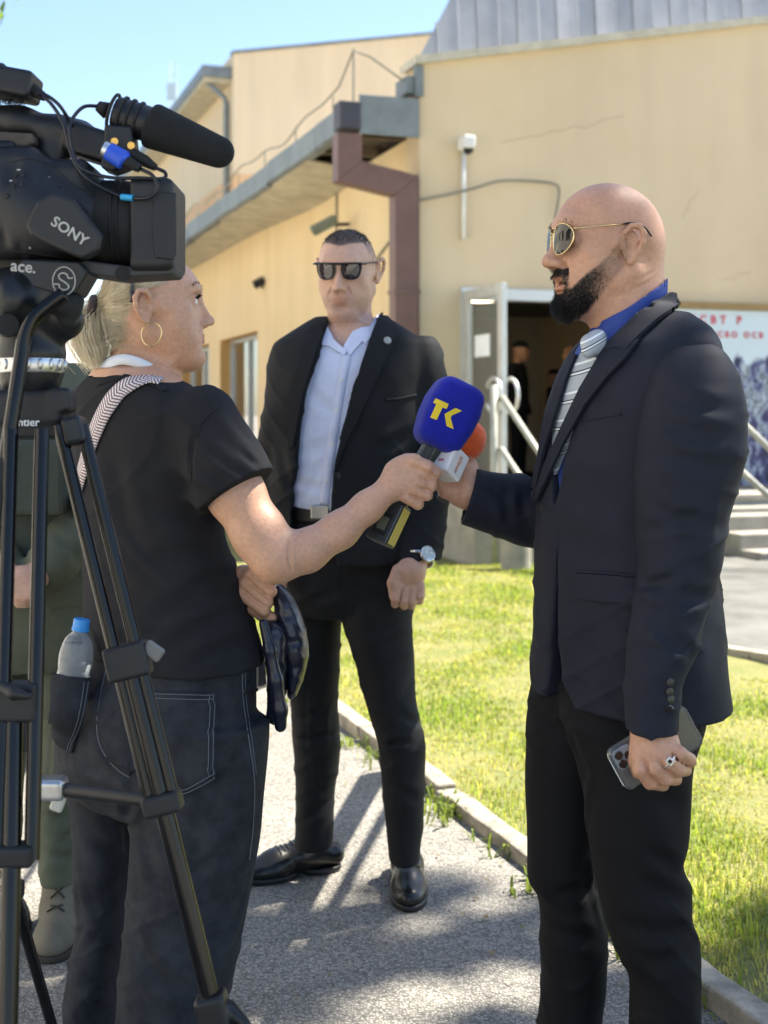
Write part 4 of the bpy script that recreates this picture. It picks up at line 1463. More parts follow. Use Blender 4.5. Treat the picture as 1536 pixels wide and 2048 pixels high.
# ================================================================== people
def skin_mat(name, base, red, hair=(0.02, 0.018, 0.016)):
    """skin with blotches; attribute 'hairmask' mixes in close-cropped hair, 'lip' reddens"""
    m = mat(name, base, 0.44, var=0.0, bump=0.38, bscale=300, bdist=0.0016, sss=0.10, spec=0.45)
    nt = m.node_tree; N = nt.nodes; b = bsdf(m)
    tc = N.new('ShaderNodeTexCoord')
    n1 = N.new('ShaderNodeTexNoise'); n1.inputs['Scale'].default_value = 22; n1.inputs['Detail'].default_value = 5
    lk(nt, tc.outputs['Object'], n1.inputs['Vector'])
    r = N.new('ShaderNodeValToRGB'); e = r.color_ramp.elements
    e[0].position = .3; e[1].position = .72
    e[0].color = (*base, 1); e[1].color = (*red, 1)
    lk(nt, n1.outputs['Fac'], r.inputs['Fac'])
    n3 = N.new('ShaderNodeTexNoise'); n3.inputs['Scale'].default_value = 140; n3.inputs['Detail'].default_value = 3
    lk(nt, tc.outputs['Object'], n3.inputs['Vector'])
    m3 = N.new('ShaderNodeMapRange'); m3.inputs['From Min'].default_value = .3; m3.inputs['From Max'].default_value = .7
    m3.inputs['To Min'].default_value = .90; m3.inputs['To Max'].default_value = 1.07
    lk(nt, n3.outputs['Fac'], m3.inputs['Value'])
    x3 = N.new('ShaderNodeMix'); x3.data_type = 'RGBA'; x3.blend_type = 'MULTIPLY'; x3.inputs['Factor'].default_value = 1
    lk(nt, r.outputs[0], x3.inputs['A']); lk(nt, m3.outputs[0], x3.inputs['B'])
    rr = N.new('ShaderNodeMapRange'); rr.inputs['To Min'].default_value = .36; rr.inputs['To Max'].default_value = .58
    lk(nt, n1.outputs['Fac'], rr.inputs['Value']); lk(nt, rr.outputs[0], b.inputs['Roughness'])
    def mixin(src, attr, col, gain=1.0):
        a = N.new('ShaderNodeAttribute'); a.attribute_name = attr
        mx = N.new('ShaderNodeMix'); mx.data_type = 'RGBA'
        mu = N.new('ShaderNodeMath'); mu.operation = 'MULTIPLY'; mu.inputs[1].default_value = gain; mu.use_clamp = True
        lk(nt, a.outputs['Fac'], mu.inputs[0]); lk(nt, mu.outputs[0], mx.inputs['Factor'])
        lk(nt, src, mx.inputs['A']); mx.inputs['B'].default_value = (*col, 1)
        return mx.outputs['Result']
    s = mixin(x3.outputs['Result'], 'lip', (base[0] * .86, base[1] * .50, base[2] * .48))
    s = mixin(s, 'hairmask', hair)
    lk(nt, s, b.inputs['Base Color'])
    return m


def head(S, H, female=False, open_mouth=False, nose=1.0, jaw=1.0, ear=0.0):
    """adds a head to the SDF S in frame H (x forward, y left, z up, origin between the ears)"""
    w, s = H.w, H.s
    R = H.R
    def E(c, r, k=.012, op='u', tilt=None):
        Rm = R if tilt is None else R @ tilt
        S.ell(w(c), np.array(r) * s, Rm, k * s, op)
    def C(a, b, r1, r2, k=.012, op='u'):
        S.rc(w(a), w(b), r1 * s, r2 * s, k * s, op)
    E((.020, 0, .030), (.098, .077, .083), 0)
    E((.000, 0, .010), (.083, .072, .075), .02)
    E((.052, 0, -.040), (.062, .056, .078), .03)                    # face mass
    E((.079, 0, -.055), (.030, .040, .045), .03)                    # muzzle
    for y in (-1, 1):
        C((.000, y * .056 * jaw, -.055), (.083, y * .020, -.108), .017, .016, .035)
        C((.078, y * .050, -.016), (.030, y * .064, -.004), .013, .010, .024)    # cheekbone
        C((.060, y * .048, -.045), (.080, y * .030, -.070), .020, .018, .03)
    E((.093, 0, -.112), (.020, .024, .018), .024)                   # chin
    C((.085, 0, -.105), (.010, 0, -.118), .024, .030, .03)          # under jaw
    C((.104, -.036, .031), (.104, .036, .031), .010 if female else .0125, .010 if female else .0125, .026)   # brow
    for y in (-1, 1):
        E((.118, y * .033, .008), (.017, .021, .0125), .016, 's')   # socket
        E((.0935, y * .032, .006), (.0150, .0155, .0135), .004)      # eyeball mass with lids
        C((.104, y * .018, .014), (.101, y * .045, .013), .0035, .003, .006)     # upper lid fold
        C((.105, y * .020, -.002), (.101, y * .044, -.001), .003, .003, .006)    # lower lid
    # nose
    n = nose
    C((.107, 0, .020), (.1325, 0, -.030), .0075 * n, .0095 * n, .014)
    E((.1345, 0, -.036), (.0115 * n, .0115 * n, .0095 * n), .010)
    for y in (-1, 1):
        E((.122, y * .0135 * n, -.040), (.012, .0075 * n, .0085), .007)
        E((.129, y * .0065, -.0475), (.0055, .0035, .0045), .004, 's')            # nostril
        C((.112, y * .021, -.040), (.103, y * .034, -.066), .0012, .0006, .010, 's')   # nasolabial fold
    C((.1195, 0, -.049), (.1165, 0, -.058), .003, .003, .006, 's')   # philtrum
    # lips
    if open_mouth:
        E((.1165, 0, -.0625), (.0095, .021, .0058), .007); E((.1135, 0, -.086), (.0100, .019, .0068), .007)
        E((.122, 0, -.0745), (.020, .0165, .0046), .004, 's')
    else:
        E((.1130, 0, -.0660), (.0085, .0215, .0042), .007); E((.1115, 0, -.0765), (.0088, .0185, .0048), .007)
        C((.1225, -.021, -.0712), (.1225, .021, -.0712), .0022, .0022, .003, 's')
    E((.1165, 0, -.0935), (.008, .02, .006), .010, 's')
    # ears
    for y in (-1, 1):
        def e(p): return (p[0] + ear, y * p[1], p[2] - .5 * ear)
        t = np.array([[math.cos(.2), 0, -math.sin(.2)], [0, 1, 0], [math.sin(.2), 0, math.cos(.2)]])
        E(e((-.010, .078, -.004)), (.018, .0055, .030), .006, 'u', t)
        arc = [(.006, .081, .006), (.005, .086, .020), (-.004, .091, .030), (-.017, .095, .030), (-.025, .096, .018), (-.025, .094, .002), (-.020, .088, -.014), (-.013, .081, -.026), (-.006, .079, -.033)]
        S.chain([w(e(p)) for p in arc], [.0036 * s, .0044 * s, .0050 * s, .0052 * s, .0052 * s, .0048 * s, .0046 * s, .0058 * s, .0064 * s], .003 * s, .004 * s)
        S.chain([w(e(p)) for p in ((-.012, .084, .020), (-.017, .085, .006), (-.012, .083, -.012), (-.004, .080, -.018))], [.003 * s] * 4, .005 * s, .004 * s)
        E(e((-.004, .0885, -.004)), (.0090, .0085, .0130), .003, 's')
        E(e((-.010, .0955, .019)), (.0080, .0055, .0070), .003, 's')
        C(e((.004, .080, -.008)), e((.003, .079, -.001)), .0042, .0035, .005)     # tragus


def hand_chain(S, pts, r0=.0098, r1=.0078, k=.005):
    n = len(pts)
    S.chain(pts, list(np.linspace(r0, r1, n)), k, .004)


def px(*rows):
    """list of (px,py,d) -> world points"""
    return [P(*r) for r in rows]


def rows_loft(S, rows, d, depth, k=.02, n=2.0, endr=0.0, op='u'):
    """rows (py, xl, xr[, d, depth]) traced from the photograph -> stacked ellipses at distance d with half depth"""
    secs = []
    for r in rows:
        py, xl, xr = r[:3]
        dd = r[3] if len(r) > 3 else d
        dp = r[4] if len(r) > 4 else depth
        c = P((xl + xr) / 2, py, dd)
        rx = (xr - xl) / 2 / FPX * dd
        secs.append((c[2], c[0], c[1], rx, rx, dp if dp > 0 else rx * -dp))
    S.loft(secs, None, k, op, n, endr)


def torso_loft(S, rows, fr, d, k=.0, op='u', grow=0.0, endr=0.0, n=2.0):
    """rows (py, cx_px, front, back, halfwidth) in the person's facing frame"""
    secs = []
    for py, cx, af, ab, b in rows:
        l = fr.loc(P(cx, py, d))
        secs.append((l[2], l[0], l[1], af + grow, ab + grow, b + grow))
    S.loft(secs, fr, k, op, n, endr)


def coarsen(v, q, hidden, cell):
    """merge vertices under the clothes into coarse cells; the mesh stays connected"""
    ids = np.arange(len(v))
    hi_ = np.flatnonzero(hidden)
    k = np.floor(v[hi_] / cell).astype(np.int64)
    k -= k.min(0)
    key = (k[:, 0] * 4096 + k[:, 1]) * 4096 + k[:, 2]
    u, inv = np.unique(key, return_inverse=True)
    keep = np.flatnonzero(~hidden)
    ids[keep] = np.arange(len(keep)); ids[hi_] = len(keep) + inv
    cnt = np.bincount(inv, minlength=len(u))
    cm = np.stack([np.bincount(inv, v[hi_, i], len(u)) / cnt for i in range(3)], 1)
    nv = np.vstack([v[keep], cm])
    t = np.concatenate([q[:, [0, 1, 2]], q[:, [0, 2, 3]]])
    t = ids[t]
    t = t[(t[:, 0] != t[:, 1]) & (t[:, 1] != t[:, 2]) & (t[:, 0] != t[:, 2])]
    _, fi = np.unique(np.sort(t, 1), axis=0, return_index=True)
    return nv, t[np.sort(fi)]


def sdf_obj(name, S, h, material, parent, lo=None, hi=None, smooth_it=1, fine=None):
    v, q = S.mesh(h, lo, hi, smooth_it)
    if fine is not None:
        m = np.ones(len(v), bool)
        for c, r in fine: m &= np.linalg.norm(v - c, axis=1) > r
        v, q = coarsen(v, q, m, h * 5)
    o = mesh_np(name, v, q, material, parent, True)
    return o, v


def patch_obj(name, S, poly, material, parent, off=.004, step=7, thick=.004, d0=1.2, sm=True):
    v, f = patch(S, poly, off, step, thick, d0=d0)
    o = mesh_np(name, v, f, material, parent, sm)
    if sm:
        o.data.set_sharp_from_angle(angle=math.radians(55))
    return o


def ribbon_obj(name, S, pl, width, material, parent, off=.003, n=40, thick=.003, d0=1.2):
    v, f = ribbon(S, pl, width, off, n, thick, d0)
    return mesh_np(name, v, f, material, parent, True)


def disc_obj(name, p, n, r, h, material, parent, seg=20, dome=.3):
    bm = bmesh.new()
    M = frame4(p, *np.array(axes_z(Vector(n))).T)
    bm_lathe(bm, [(0, -h), (r * .98, -h), (r, 0), (r * .96, h * .8), (r * .7, h), (0, h * (1 + dome))], M, seg)
    return mesh_bm(name, bm, material, parent, True, auto=50)


def fabric(name, col, rough=.85, weave=1400, bump=.25, sheen=.15, var=.10, vscale=25, col2=None, spec=.3):
    m = mat(name, col, rough, var=var, vscale=vscale, bump=bump, bscale=weave, bdist=.0006, sheen=sheen, spec=spec, col2=col2)
    bsdf(m).inputs['Sheen Tint'].default_value = (.5, .6, .8, 1)
    return m


def hair_on(S, pts, nrm, length, lean_dir, rng, r=.0005, K=4, spread=.35, curl=0):
    """short hairs rooted at pts"""
    n = len(pts)
    d = nrm * .55 + np.asarray(lean_dir) + rng.normal(size=(n, 3)) * spread
    d /= np.linalg.norm(d, axis=1, keepdims=True)
    L = np.broadcast_to(np.asarray(length), (n,)) * rng.uniform(.6, 1.25, n)
    t = np.linspace(0, 1, K)
    bend = rng.normal(size=(n, 3)) * .25 + np.array([0, 0, -.15])
    pl = pts[:, None] - nrm[:, None] * .001 + d[:, None] * (t[None, :, None] * L[:, None, None]) + bend[:, None] * (t[None, :, None] ** 2 * L[:, None, None])
    return strands(pl, np.linspace(1, .35, K), np.full(n, r))


def sunglass_glass(name, col, rough=.03):
    return mat(name, col, rough, var=0, spec=.6)
# ------------------------------------------------------------------ bald man in the dark suit (right)
DM = 2.41
M_skin_m = skin_mat('tanned_skin', (.50, .27, .172), (.56, .315, .21), hair=(.05, .04, .036))
M_suit = fabric('navy_suit_wool', (.0125, .0150, .0250), .75, 1500, .35, .0, spec=.28)
M_trs = fabric('black_trouser_wool', (.0068, .0070, .0088), .78, 1500, .3, .0, spec=.22)
M_shirt_b = fabric('royal_blue_cotton', (.030, .062, .27), .65, 1800, .2, .05)
M_btn = mat('horn_button', (.02, .02, .022), .3, var=.3, vscale=200)
man = empty('person', (.47, 2.41, 0), 'bald bearded person in navy suit, aviator sunglasses and striped tie holding a phone', 'person', 'people outside the building')

yaw = math.radians(13)
Hm = Frame(P(1235, 490, DM), (-math.cos(yaw), -math.sin(yaw), .0))
body = SDF()
head(body, Hm, open_mouth=True, nose=1.12, jaw=1.06, ear=.016)
# heavy nape and neck
body.rc(Hm.w((-.026, 0, -.01)), Hm.w((-.034, 0, -.10)), .056, .060, .03)
body.rc(Hm.w((.004, 0, -.08)), Hm.w((-.022, 0, -.17)), .056, .064, .03)
body.crease(Hm.w((-.088, -.03, -.055)), Hm.w((-.088, .03, -.055)), .008, .003)
body.crease(Hm.w((-.086, -.03, -.03)), Hm.w((-.086, .03, -.03)), .007, .002)
# torso + arms under the clothes
ty = math.radians(22)
Fm = Frame(P(1265, 1024, DM), (-math.cos(ty), -math.sin(ty), 0))
core = [(640, 1290, .06, .06, .08), (700, 1288, .075, .07, .13), (800, 1275, .08, .07, .13), (950, 1262, .08, .07, .11), (1150, 1256, .08, .07, .10), (1340, 1258, .07, .07, .09)]
torso_loft(body, core, Fm, DM, .04)
sh_far = P(1255, 770, 2.59); el_far = P(1150, 1045, 2.62); wr_far = P(938, 985, 2.56)
body.chain([sh_far, el_far, wr_far], [.042, .034, .030], .03, .02)
sh_near = P(1388, 770, 2.22); el_near = P(1360, 1120, 2.2); wr_near = P(1309, 1462, 2.14)
body.chain([sh_near, el_near, wr_near], [.042, .034, .030], .03, .02)
# near hand around the phone
DH = 2.12
body.ell(P(1312, 1510, DH), (.042, .020, .047), np.array(Matrix.Rotation(math.radians(12), 3, 'Y')), .02)
body.rc(P(1300, 1465, 2.14), P(1305, 1500, DH), .030, .030, .02)
body.chain(px((1278, 1500, DH - .006), (1281, 1540, DH - .018), (1300, 1565, DH - .006), (1326, 1570, DH + .022)), [.0118, .0120, .0112, .0105], .0028, .004)
body.chain(px((1298, 1500, DH - .012), (1309, 1536, DH - .023), (1331, 1557, DH - .010), (1352, 1559, DH + .022)), [.0115, .0117, .0110, .0102], .0028, .004)
body.chain(px((1318, 1497, DH - .012), (1336, 1524, DH - .023), (1358, 1541, DH - .008), (1372, 1541, DH + .022)), [.0111, .0113, .0107, .0098], .0028, .004)
body.chain(px((1336, 1490, DH - .006), (1360, 1506, DH - .016), (1380, 1519, DH + .000), (1382, 1524, DH + .024)), [.0104, .0106, .0098, .0092], .0028, .004)
body.chain(px((1282, 1490, DH + .01), (1272, 1520, DH + .022), (1275, 1545, DH + .034)), [.014, .0125, .011], .01, .006)   # thumb behind the phone
for a, b in (((1290, 1522), (1312, 1562)), ((1318, 1518), (1348, 1550)), ((1342, 1507), (1372, 1530))):
    body.fold(a, b, .0032, .0045)
for x_k, y_k in ((1282, 1512), (1302, 1510), (1322, 1504), (1342, 1496)):
    body.crease(P(x_k, y_k, DH - .022), P(x_k + 3, y_k + 4, DH - .022), .008, -.003)
# far hand around the orange microphone: palm side with the thumb over the handle
DF = 2.575
body.ell(P(928, 962, DF), (.036, .024, .040), np.array(Matrix.Rotation(math.radians(-25), 3, 'Y')), .02)
body.rc(wr_far, P(935, 975, DF), .030, .031, .02)
body.chain(px((915, 990, DF - .012), (893, 980, DF - .024), (876, 962, DF - .028), (868, 948, DF - .020)), [.018, .016, .0125, .010], .014, .008)    # thumb
for i, (a, b, c) in enumerate((((944, 930), (930, 915), (905, 910)), ((946, 945), (932, 925), (902, 922)), ((945, 960), (930, 942), (900, 938)), ((940, 975), (925, 960), (898, 955)))):
    body.chain([P(*a, DF + .012), P(*b, DF + .034), P(*c, DF + .040), P(c[0] - 12, c[1] + 8, DF + .022)], [.012, .0115, .0105, .009], .008, .004)
for i in range(6):
    body.crease(P(908 + 7 * i, 950 - 1 * i, DF - .030), P(920 + 6 * i, 978 - 3 * i, DF - .026), .0028, .0011)
for a, b in (((1136, 470), (1160, 462)), ((1137, 480), (1164, 482)), ((1136, 490), (1160, 498)), ((1140, 425), (1190, 418)), ((1146, 440), (1196, 434)), ((1268, 560), (1310, 540)), ((1262, 580), (1308, 556)), ((1240, 590), (1262, 556))):
    body.fold(a, b, .0032, .0011)
body.fold((1110, 540), (1130, 572), .004, .0022)
bo, bv = sdf_obj('body', body, .0027, M_skin_m, man, fine=[(Hm.w((0, 0, -.03)), .20), (P(1312, 1520, 2.12), .12), (P(925, 960, 2.57), .11)])
hl = Hm.loc(bv)


def sstep(a, b, x):
    t = np.clip((x - a) / (b - a), 0, 1); return t * t * (3 - 2 * t)


def beard_mask(l, jit=None):
    """full dark on chin and moustache, thinning up the cheek towards the ear"""
    x, y, z = l[:, 0], np.abs(l[:, 1]), l[:, 2]
    # cheek line from the sideburn (x .012, z .02) down to the mouth corner
    top = np.interp(x, [.0, .019, .032, .048, .076, .095, .105, .13], [.034, .026, .009, -.020, -.051, -.070, -.082, -.086])
    bot = np.interp(x, [.0, .017, .034, .055, .072, .086, .13], [-.02, -.051, -.069, -.098, -.122, -.138, -.16])
    back = np.interp(z, [-.13, -.08, -.04, 0, .04], [.030, .012, .010, .011, .014])
    wd = np.interp(x, [.0, .05, .085], [.026, .016, .006])
    m = sstep(0, 1, (top - z) / wd) * sstep(-.005, .010, z - bot) * sstep(-.004, .014, x - back)
    mo = sstep(.0, .0025, z + .0635) * sstep(.0, .003, -.0470 - z) * sstep(.089, .094, x) * (y < .034)
    side = .75 * sstep(.0, .006, -.054 - z) * sstep(0, .006, z + .088) * sstep(.0195, .024, y) * sstep(.038, .029, y) * (x > .080)
    lipz = (np.abs(z + .0745) < .019) & (y < .0185) & (x > .098)
    m = np.where(lipz & (z > -.0935) & (z < -.0625), 0, m)
    return np.clip(np.maximum(np.maximum(m, mo), side), 0, 1)


bmk = beard_mask(hl)
x_, y_, z_ = hl.T
fade = sstep(.045, .085, x_) * .55 + .38
hm = bmk * np.clip(fade, 0, .92)
scalp = sstep(.05, .075, z_) * sstep(.075, .05, np.abs(x_ - .0)) * .0
lip = .40 * ((np.abs(y_) < .021) & (x_ > .100) & (((z_ < -.0610) & (z_ > -.0685)) | ((z_ < -.079) & (z_ > -.0935)))).astype(float) * .8
inm = ((np.abs(y_) < .018) & (x_ > .085) & (x_ < .111) & (z_ < -.068) & (z_ > -.081)).astype(float)
shav = .11 * sstep(.080, .035, x_) * sstep(-.055, -.01, z_)
vcol(bo, 'hairmask', np.maximum(np.maximum(hm, inm * .7), shav)); vcol(bo, 'lip', np.clip(lip + .5 * inm, 0, 1))
# beard hairs
rb = np.random.default_rng(31)
sel = np.flatnonzero((bmk > .25) & (np.abs(hl[:, 0]) < .16) & (hl[:, 2] > -.16))
pick = rb.choice(sel, 12000)
pr = bv[pick] + rb.normal(size=(len(pick), 3)) * .0012
lp = Hm.loc(pr)
pr = body.snap(pr, 0, 2)
ng = body.grad(pr)
dens = np.clip(sstep(.03, .085, lp[:, 0]), .12, 1)
kp = rb.random(len(pr)) < dens * bmk[pick]
pr, ng, lp = pr[kp], ng[kp], lp[kp]
chin = sstep(-.085, -.115, lp[:, 2]) * sstep(.03, .075, lp[:, 0])
ln = .0036 + .005 * chin + .0015 * sstep(.06, .09, lp[:, 0])
lean = Hm.R @ np.array([.25, 0, -.55])
hv, hf = hair_on(body, pr, ng, ln, lean, rb, .00042, 4, .28)
M_beard = mat('black_beard_hair', (.010, .009, .009), .45, var=.3)
mesh_np('beard', hv, hf, M_beard, man)['kind'] = 'stuff'
# eyebrows
rbn = []
for y in (-1, 1):
    for _ in range(90):
        t = rb.random()
        rbn.append(Hm.w((.116 - .010 * t ** 2 + .002, y * (.014 + .038 * t), .029 + .004 * math.sin(t * 3) + rb.normal() * .0022)))
rbn = body.snap(np.array(rbn), 0, 4)
hv, hf = hair_on(body, rbn, body.grad(rbn), .005, Hm.R @ np.array([-.3, 0, .35]), rb, .0004, 4, .3)
mesh_np('eyebrows', hv, hf, M_beard, man)['kind'] = 'stuff'

# ---- sunglasses: gold aviators
gl = empty('sunglasses', (0, 0, 0)); gl.parent = man; gl.matrix_parent_inverse = Matrix.Translation(-man.location)
M_gold = mat('gold_wire', (.80, .62, .30), .22, var=.05, metallic=1.0)
M_lens = sunglass_glass('brown_lens', (.012, .009, .006))
for y in (-1, 1):
    def lp_(a, k=1.0):
        # teardrop outline
        rx = .0272 * (1 + .03 * math.cos(a)) * k; rz = (.0250 if math.sin(a) > 0 else .0315) * k
        ly = y * (.0335 + rx * math.cos(a)); lz = .006 + rz * math.sin(a) * (1 - .06 * math.cos(a))
        lx = .1275 - 1.6 * (abs(ly) - .01) ** 2 * 4.2 - .06 * (lz - .006)
        return Hm.w((lx, ly, lz))
    bm = bmesh.new()
    N_ = 36
    bm_tube(bm, [lp_(2 * math.pi * i / N_) for i in range(N_ + 1)], .0011, 6, caps=False)
    fr_ = mesh_bm('frame', bm, M_gold, None, True); fr_.parent = gl
    bm = bmesh.new()
    cv = bm.verts.new(Hm.w((.1275 - 1.6 * (.0235) ** 2 * 4.2 + .0025, y * .0335, .004)))
    r1 = [bm.verts.new(np.array(lp_(2 * math.pi * i / N_, .55)) + Hm.R @ np.array([.0016, 0, 0])) for i in range(N_)]
    r2 = [bm.verts.new(lp_(2 * math.pi * i / N_)) for i in range(N_)]
    for i in range(N_):
        j = (i + 1) % N_
        bm.faces.new((cv, r1[i], r1[j])); bm.faces.new((r1[i], r2[i], r2[j], r1[j]))
    ln_ = mesh_bm('lens', bm, M_lens, None, True); ln_.parent = gl
    bm = bmesh.new()
    bm_tube(bm, [Hm.w(p) for p in ((.111, y * .063, .019), (.106, y * .070, .018), (.06, y * .0765, .023), (.02, y * .0805, .027))], .0012, 6)
    t_ = mesh_bm('temple', bm, M_gold, None, True); t_.parent = gl
    bm = bmesh.new()
    bm_tube(bm, spline([Hm.w(p) for p in ((.022, y * .0805, .0268), (.008, y * .0835, .0285), (-.014, y * .0850, .022), (-.030, y * .083, .006))], 16), .0019, 6)
    t_ = mesh_bm('temple_tip', bm, M_black, None, True); t_.parent = gl
bm = bmesh.new()
bm_tube(bm, spline([Hm.w(p) for p in ((.1255, -.009, .014), (.1305, 0, .017), (.1255, .009, .014))], 10), .0011, 6)
bm_tube(bm, spline([Hm.w(p) for p in ((.1245, -.014, .025), (.1275, 0, .026), (.1245, .014, .025))], 10), .0010, 6)
t_ = mesh_bm('bridge', bm, M_gold, None, True); t_.parent = gl

# ---- shirt: collar and front
shirt = SDF()
torso_loft(shirt, [(650, 1275, .065, .065, .10), (700, 1272, .095, .09, .16), (760, 1268, .122, .10, .175), (850, 1262, .138, .11, .18), (950, 1258, .142, .12, .18), (1100, 1256, .142, .12, .18)], Fm, DM, 0)
cen_n = Hm.w((-.020, 0, -.12))
upn = np.array([.16, 0, 1.0]); upn /= np.linalg.norm(upn)
col_ = SDF()
fwdn = Hm.R[:, 0]
col_.rc(cen_n + np.array([.012, 0, .09]), cen_n + np.array([-.004, 0, -.055]), .0635, .073, 0)
# collar top edge slopes from the nape down to the throat
pt_b, pt_f = P(1320, 566, DM), P(1180, 664, DM)
sl = pt_b - pt_f
nrm_top = np.array([-sl[2], 0, sl[0]]); nrm_top /= np.linalg.norm(nrm_top); nrm_top *= np.sign(nrm_top[2])
col_.plane(pt_b * .5 + pt_f * .5, nrm_top)
inner = SDF(); inner.rc(cen_n + np.array([.012, 0, .11]), cen_n + np.array([-.004, 0, -.055]), .0605, .068, 0)
col_.sub(lambda p: np.maximum(inner(p), -((p - (pt_b * .5 + pt_f * .5)) @ nrm_top.astype(np.float32) + .03)), .002)
shirt.uni(col_, .004)
so_, _ = sdf_obj('shirt', shirt, .0040, M_shirt_b, man)
# collar leaf towards the tie
patch_obj('collar_leaf', shirt, [(1322, 572), (1262, 612), (1184, 662), (1188, 680), (1212, 700), (1228, 690), (1290, 640), (1330, 600)], M_shirt_b, so_, .0055, 6, .004)
# ---- tie
def tie_mat():
    m = fabric('striped_silk', (.27, .30, .32), .42, 2200, .15, .0, spec=.5)
    nt = m.node_tree; N = nt.nodes; b = bsdf(m)
    tc = N.new('ShaderNodeTexCoord')
    d_ = N.new('ShaderNodeVectorMath'); d_.operation = 'DOT_PRODUCT'
    ax = np.array([.47, .12, -.86]); ax /= np.linalg.norm(ax)
    d_.inputs[1].default_value = tuple(ax)
    lk(nt, tc.outputs['Object'], d_.inputs[0])
    mu = N.new('ShaderNodeMath'); mu.operation = 'MULTIPLY'; mu.inputs[1].default_value = 27.0; lk(nt, d_.outputs['Value'], mu.inputs[0])
    fr = N.new('ShaderNodeMath'); fr.operation = 'FRACT'; lk(nt, mu.outputs[0], fr.inputs[0])
    r = N.new('ShaderNodeValToRGB'); r.color_ramp.interpolation = 'CONSTANT'
    e = r.color_ramp.elements
    e[0].position = 0; e[0].color = (.35, .39, .43, 1)
    e[1].position = .50; e[1].color = (.75, .80, .82, 1)
    for p_, c_ in ((.58, (.35, .39, .43, 1)), (.78, (.02, .022, .03, 1)), (.83, (.75, .8, .82, 1)), (.90, (.02, .022, .03, 1)), (.94, (.35, .39, .43, 1))):
        x = e.new(p_); x.color = c_
    lk(nt, fr.outputs[0], r.inputs['Fac']); lk(nt, r.outputs[0], b.inputs['Base Color'])
    return m


M_tie = tie_mat()
tie = patch_obj('tie', shirt, [(1174, 702), (1202, 706), (1194, 745), (1174, 800), (1146, 880), (1114, 955), (1090, 1002), (1074, 992), (1080, 960), (1092, 910), (1105, 850), (1130, 780), (1158, 728)], M_tie, man, .009, 6, .006)
kn = SDF(); kn.ell(P(1186, 690, 2.325), (.024, .017, .019), np.array(Matrix.Rotation(math.radians(28), 3, 'Y')), 0)
kn.rc(P(1196, 676, 2.325), P(1176, 704, 2.315), .016, .012, .01)
sdf_obj('knot', kn, .0025, M_tie, tie)

# ---- jacket
jac = SDF()
jrows = [(628, 1300, .070, .062, .09), (660, 1298, .090, .075, .155), (700, 1290, .115, .092, .195), (760, 1280, .140, .110, .210), (850, 1268, .155, .128, .208), (950, 1260, .160, .138, .205), (1050, 1256, .160, .140, .202), (1150, 1255, .160, .142, .205), (1250, 1256, .163, .150, .212), (1350, 1258, .166, .160, .218), (1470, 1260, .168, .168, .222)]
torso_loft(jac, jrows, Fm, DM, 0)
jac0 = SDF(); torso_loft(jac0, jrows, Fm, DM, 0, grow=.001)
# far sleeve
jac.chain([sh_far, el_far], [.075, .072], .02, .02)
jac.chain([el_far, P(1040, 1020, 2.60), P(925, 990, 2.56)], [.073, .064, .057], .02, .02)
# folds
FOLDS = (((1300, 1010, 2.13), (1440, 1050, 2.16), .016, .005), ((1290, 1060, 2.12), (1420, 1010, 2.15), .014, .004), ((1278, 1150, 2.12), (1420, 1200, 2.14), .018, .006), ((1290, 1230, 2.10), (1400, 1190, 2.12), .015, .005),
                     ((1270, 1300, 2.10), (1370, 1290, 2.11), .014, .004), ((1330, 850, 2.12), (1480, 870, 2.16), .02, .005), ((1300, 900, 2.12), (1470, 930, 2.16), .018, .004), ((1340, 795, 2.14), (1480, 820, 2.18), .018, .004),
                     ((1110, 1060, 2.25), (1260, 1120, 2.2), .03, .004), ((1120, 1180, 2.25), (1260, 1110, 2.2), .03, .003), ((1090, 960, 2.28), (1260, 1000, 2.2), .03, .004), ((1200, 1250, 2.2), (1150, 1420, 2.2), .03, .003),
                     ((1045, 985, 2.54), (1060, 1075, 2.56), .013, .007), ((1010, 965, 2.54), (1030, 1060, 2.54), .012, .006), ((985, 960, 2.52), (1000, 1000, 2.52), .010, .004),
                     ((1440, 1150, 2.4), (1470, 1130, 2.5), .01, .005), ((1430, 1180, 2.4), (1475, 1165, 2.5), .01, .004), ((1440, 1110, 2.4), (1475, 1095, 2.5), .01, .004), ((1320, 1250, 2.1), (1385, 1310, 2.12), .016, .007), ((1270, 1180, 2.11), (1400, 1120, 2.13), .012, .006))
for f_ in FOLDS: jac.fold(f_[0], f_[1], f_[2], f_[3] * .9)
def cloth_noise(p):
    """soft buckles plus pinched diagonal folds that come and go"""
    x, y, z = p[:, 0], p[:, 1], p[:, 2]
    w1 = np.sin(z * 9 + 2.1 * np.sin(x * 11 + y * 5)); w2 = np.sin(x * 13 - z * 6 + y * 9)
    q1 = z * 34 + x * 15 + 1.7 * np.sin(x * 21 + z * 5) + 1.2 * np.sin(y * 19)
    q2 = z * 27 - x * 22 + 1.5 * np.sin(z * 17 + y * 13)
    r1 = (1 - np.abs(np.sin(q1))) ** 4; r2 = (1 - np.abs(np.sin(q2))) ** 4
    soft = .0022 * np.sin(z * 31 + 4 * np.sin(x * 13)) * np.sin(x * 17 + y * 11)
    return (soft - .0050 * r1 * np.clip(w1, 0, 1) - .0050 * r2 * np.clip(w2, 0, 1)).astype(np.float32)
jac.disp(cloth_noise)
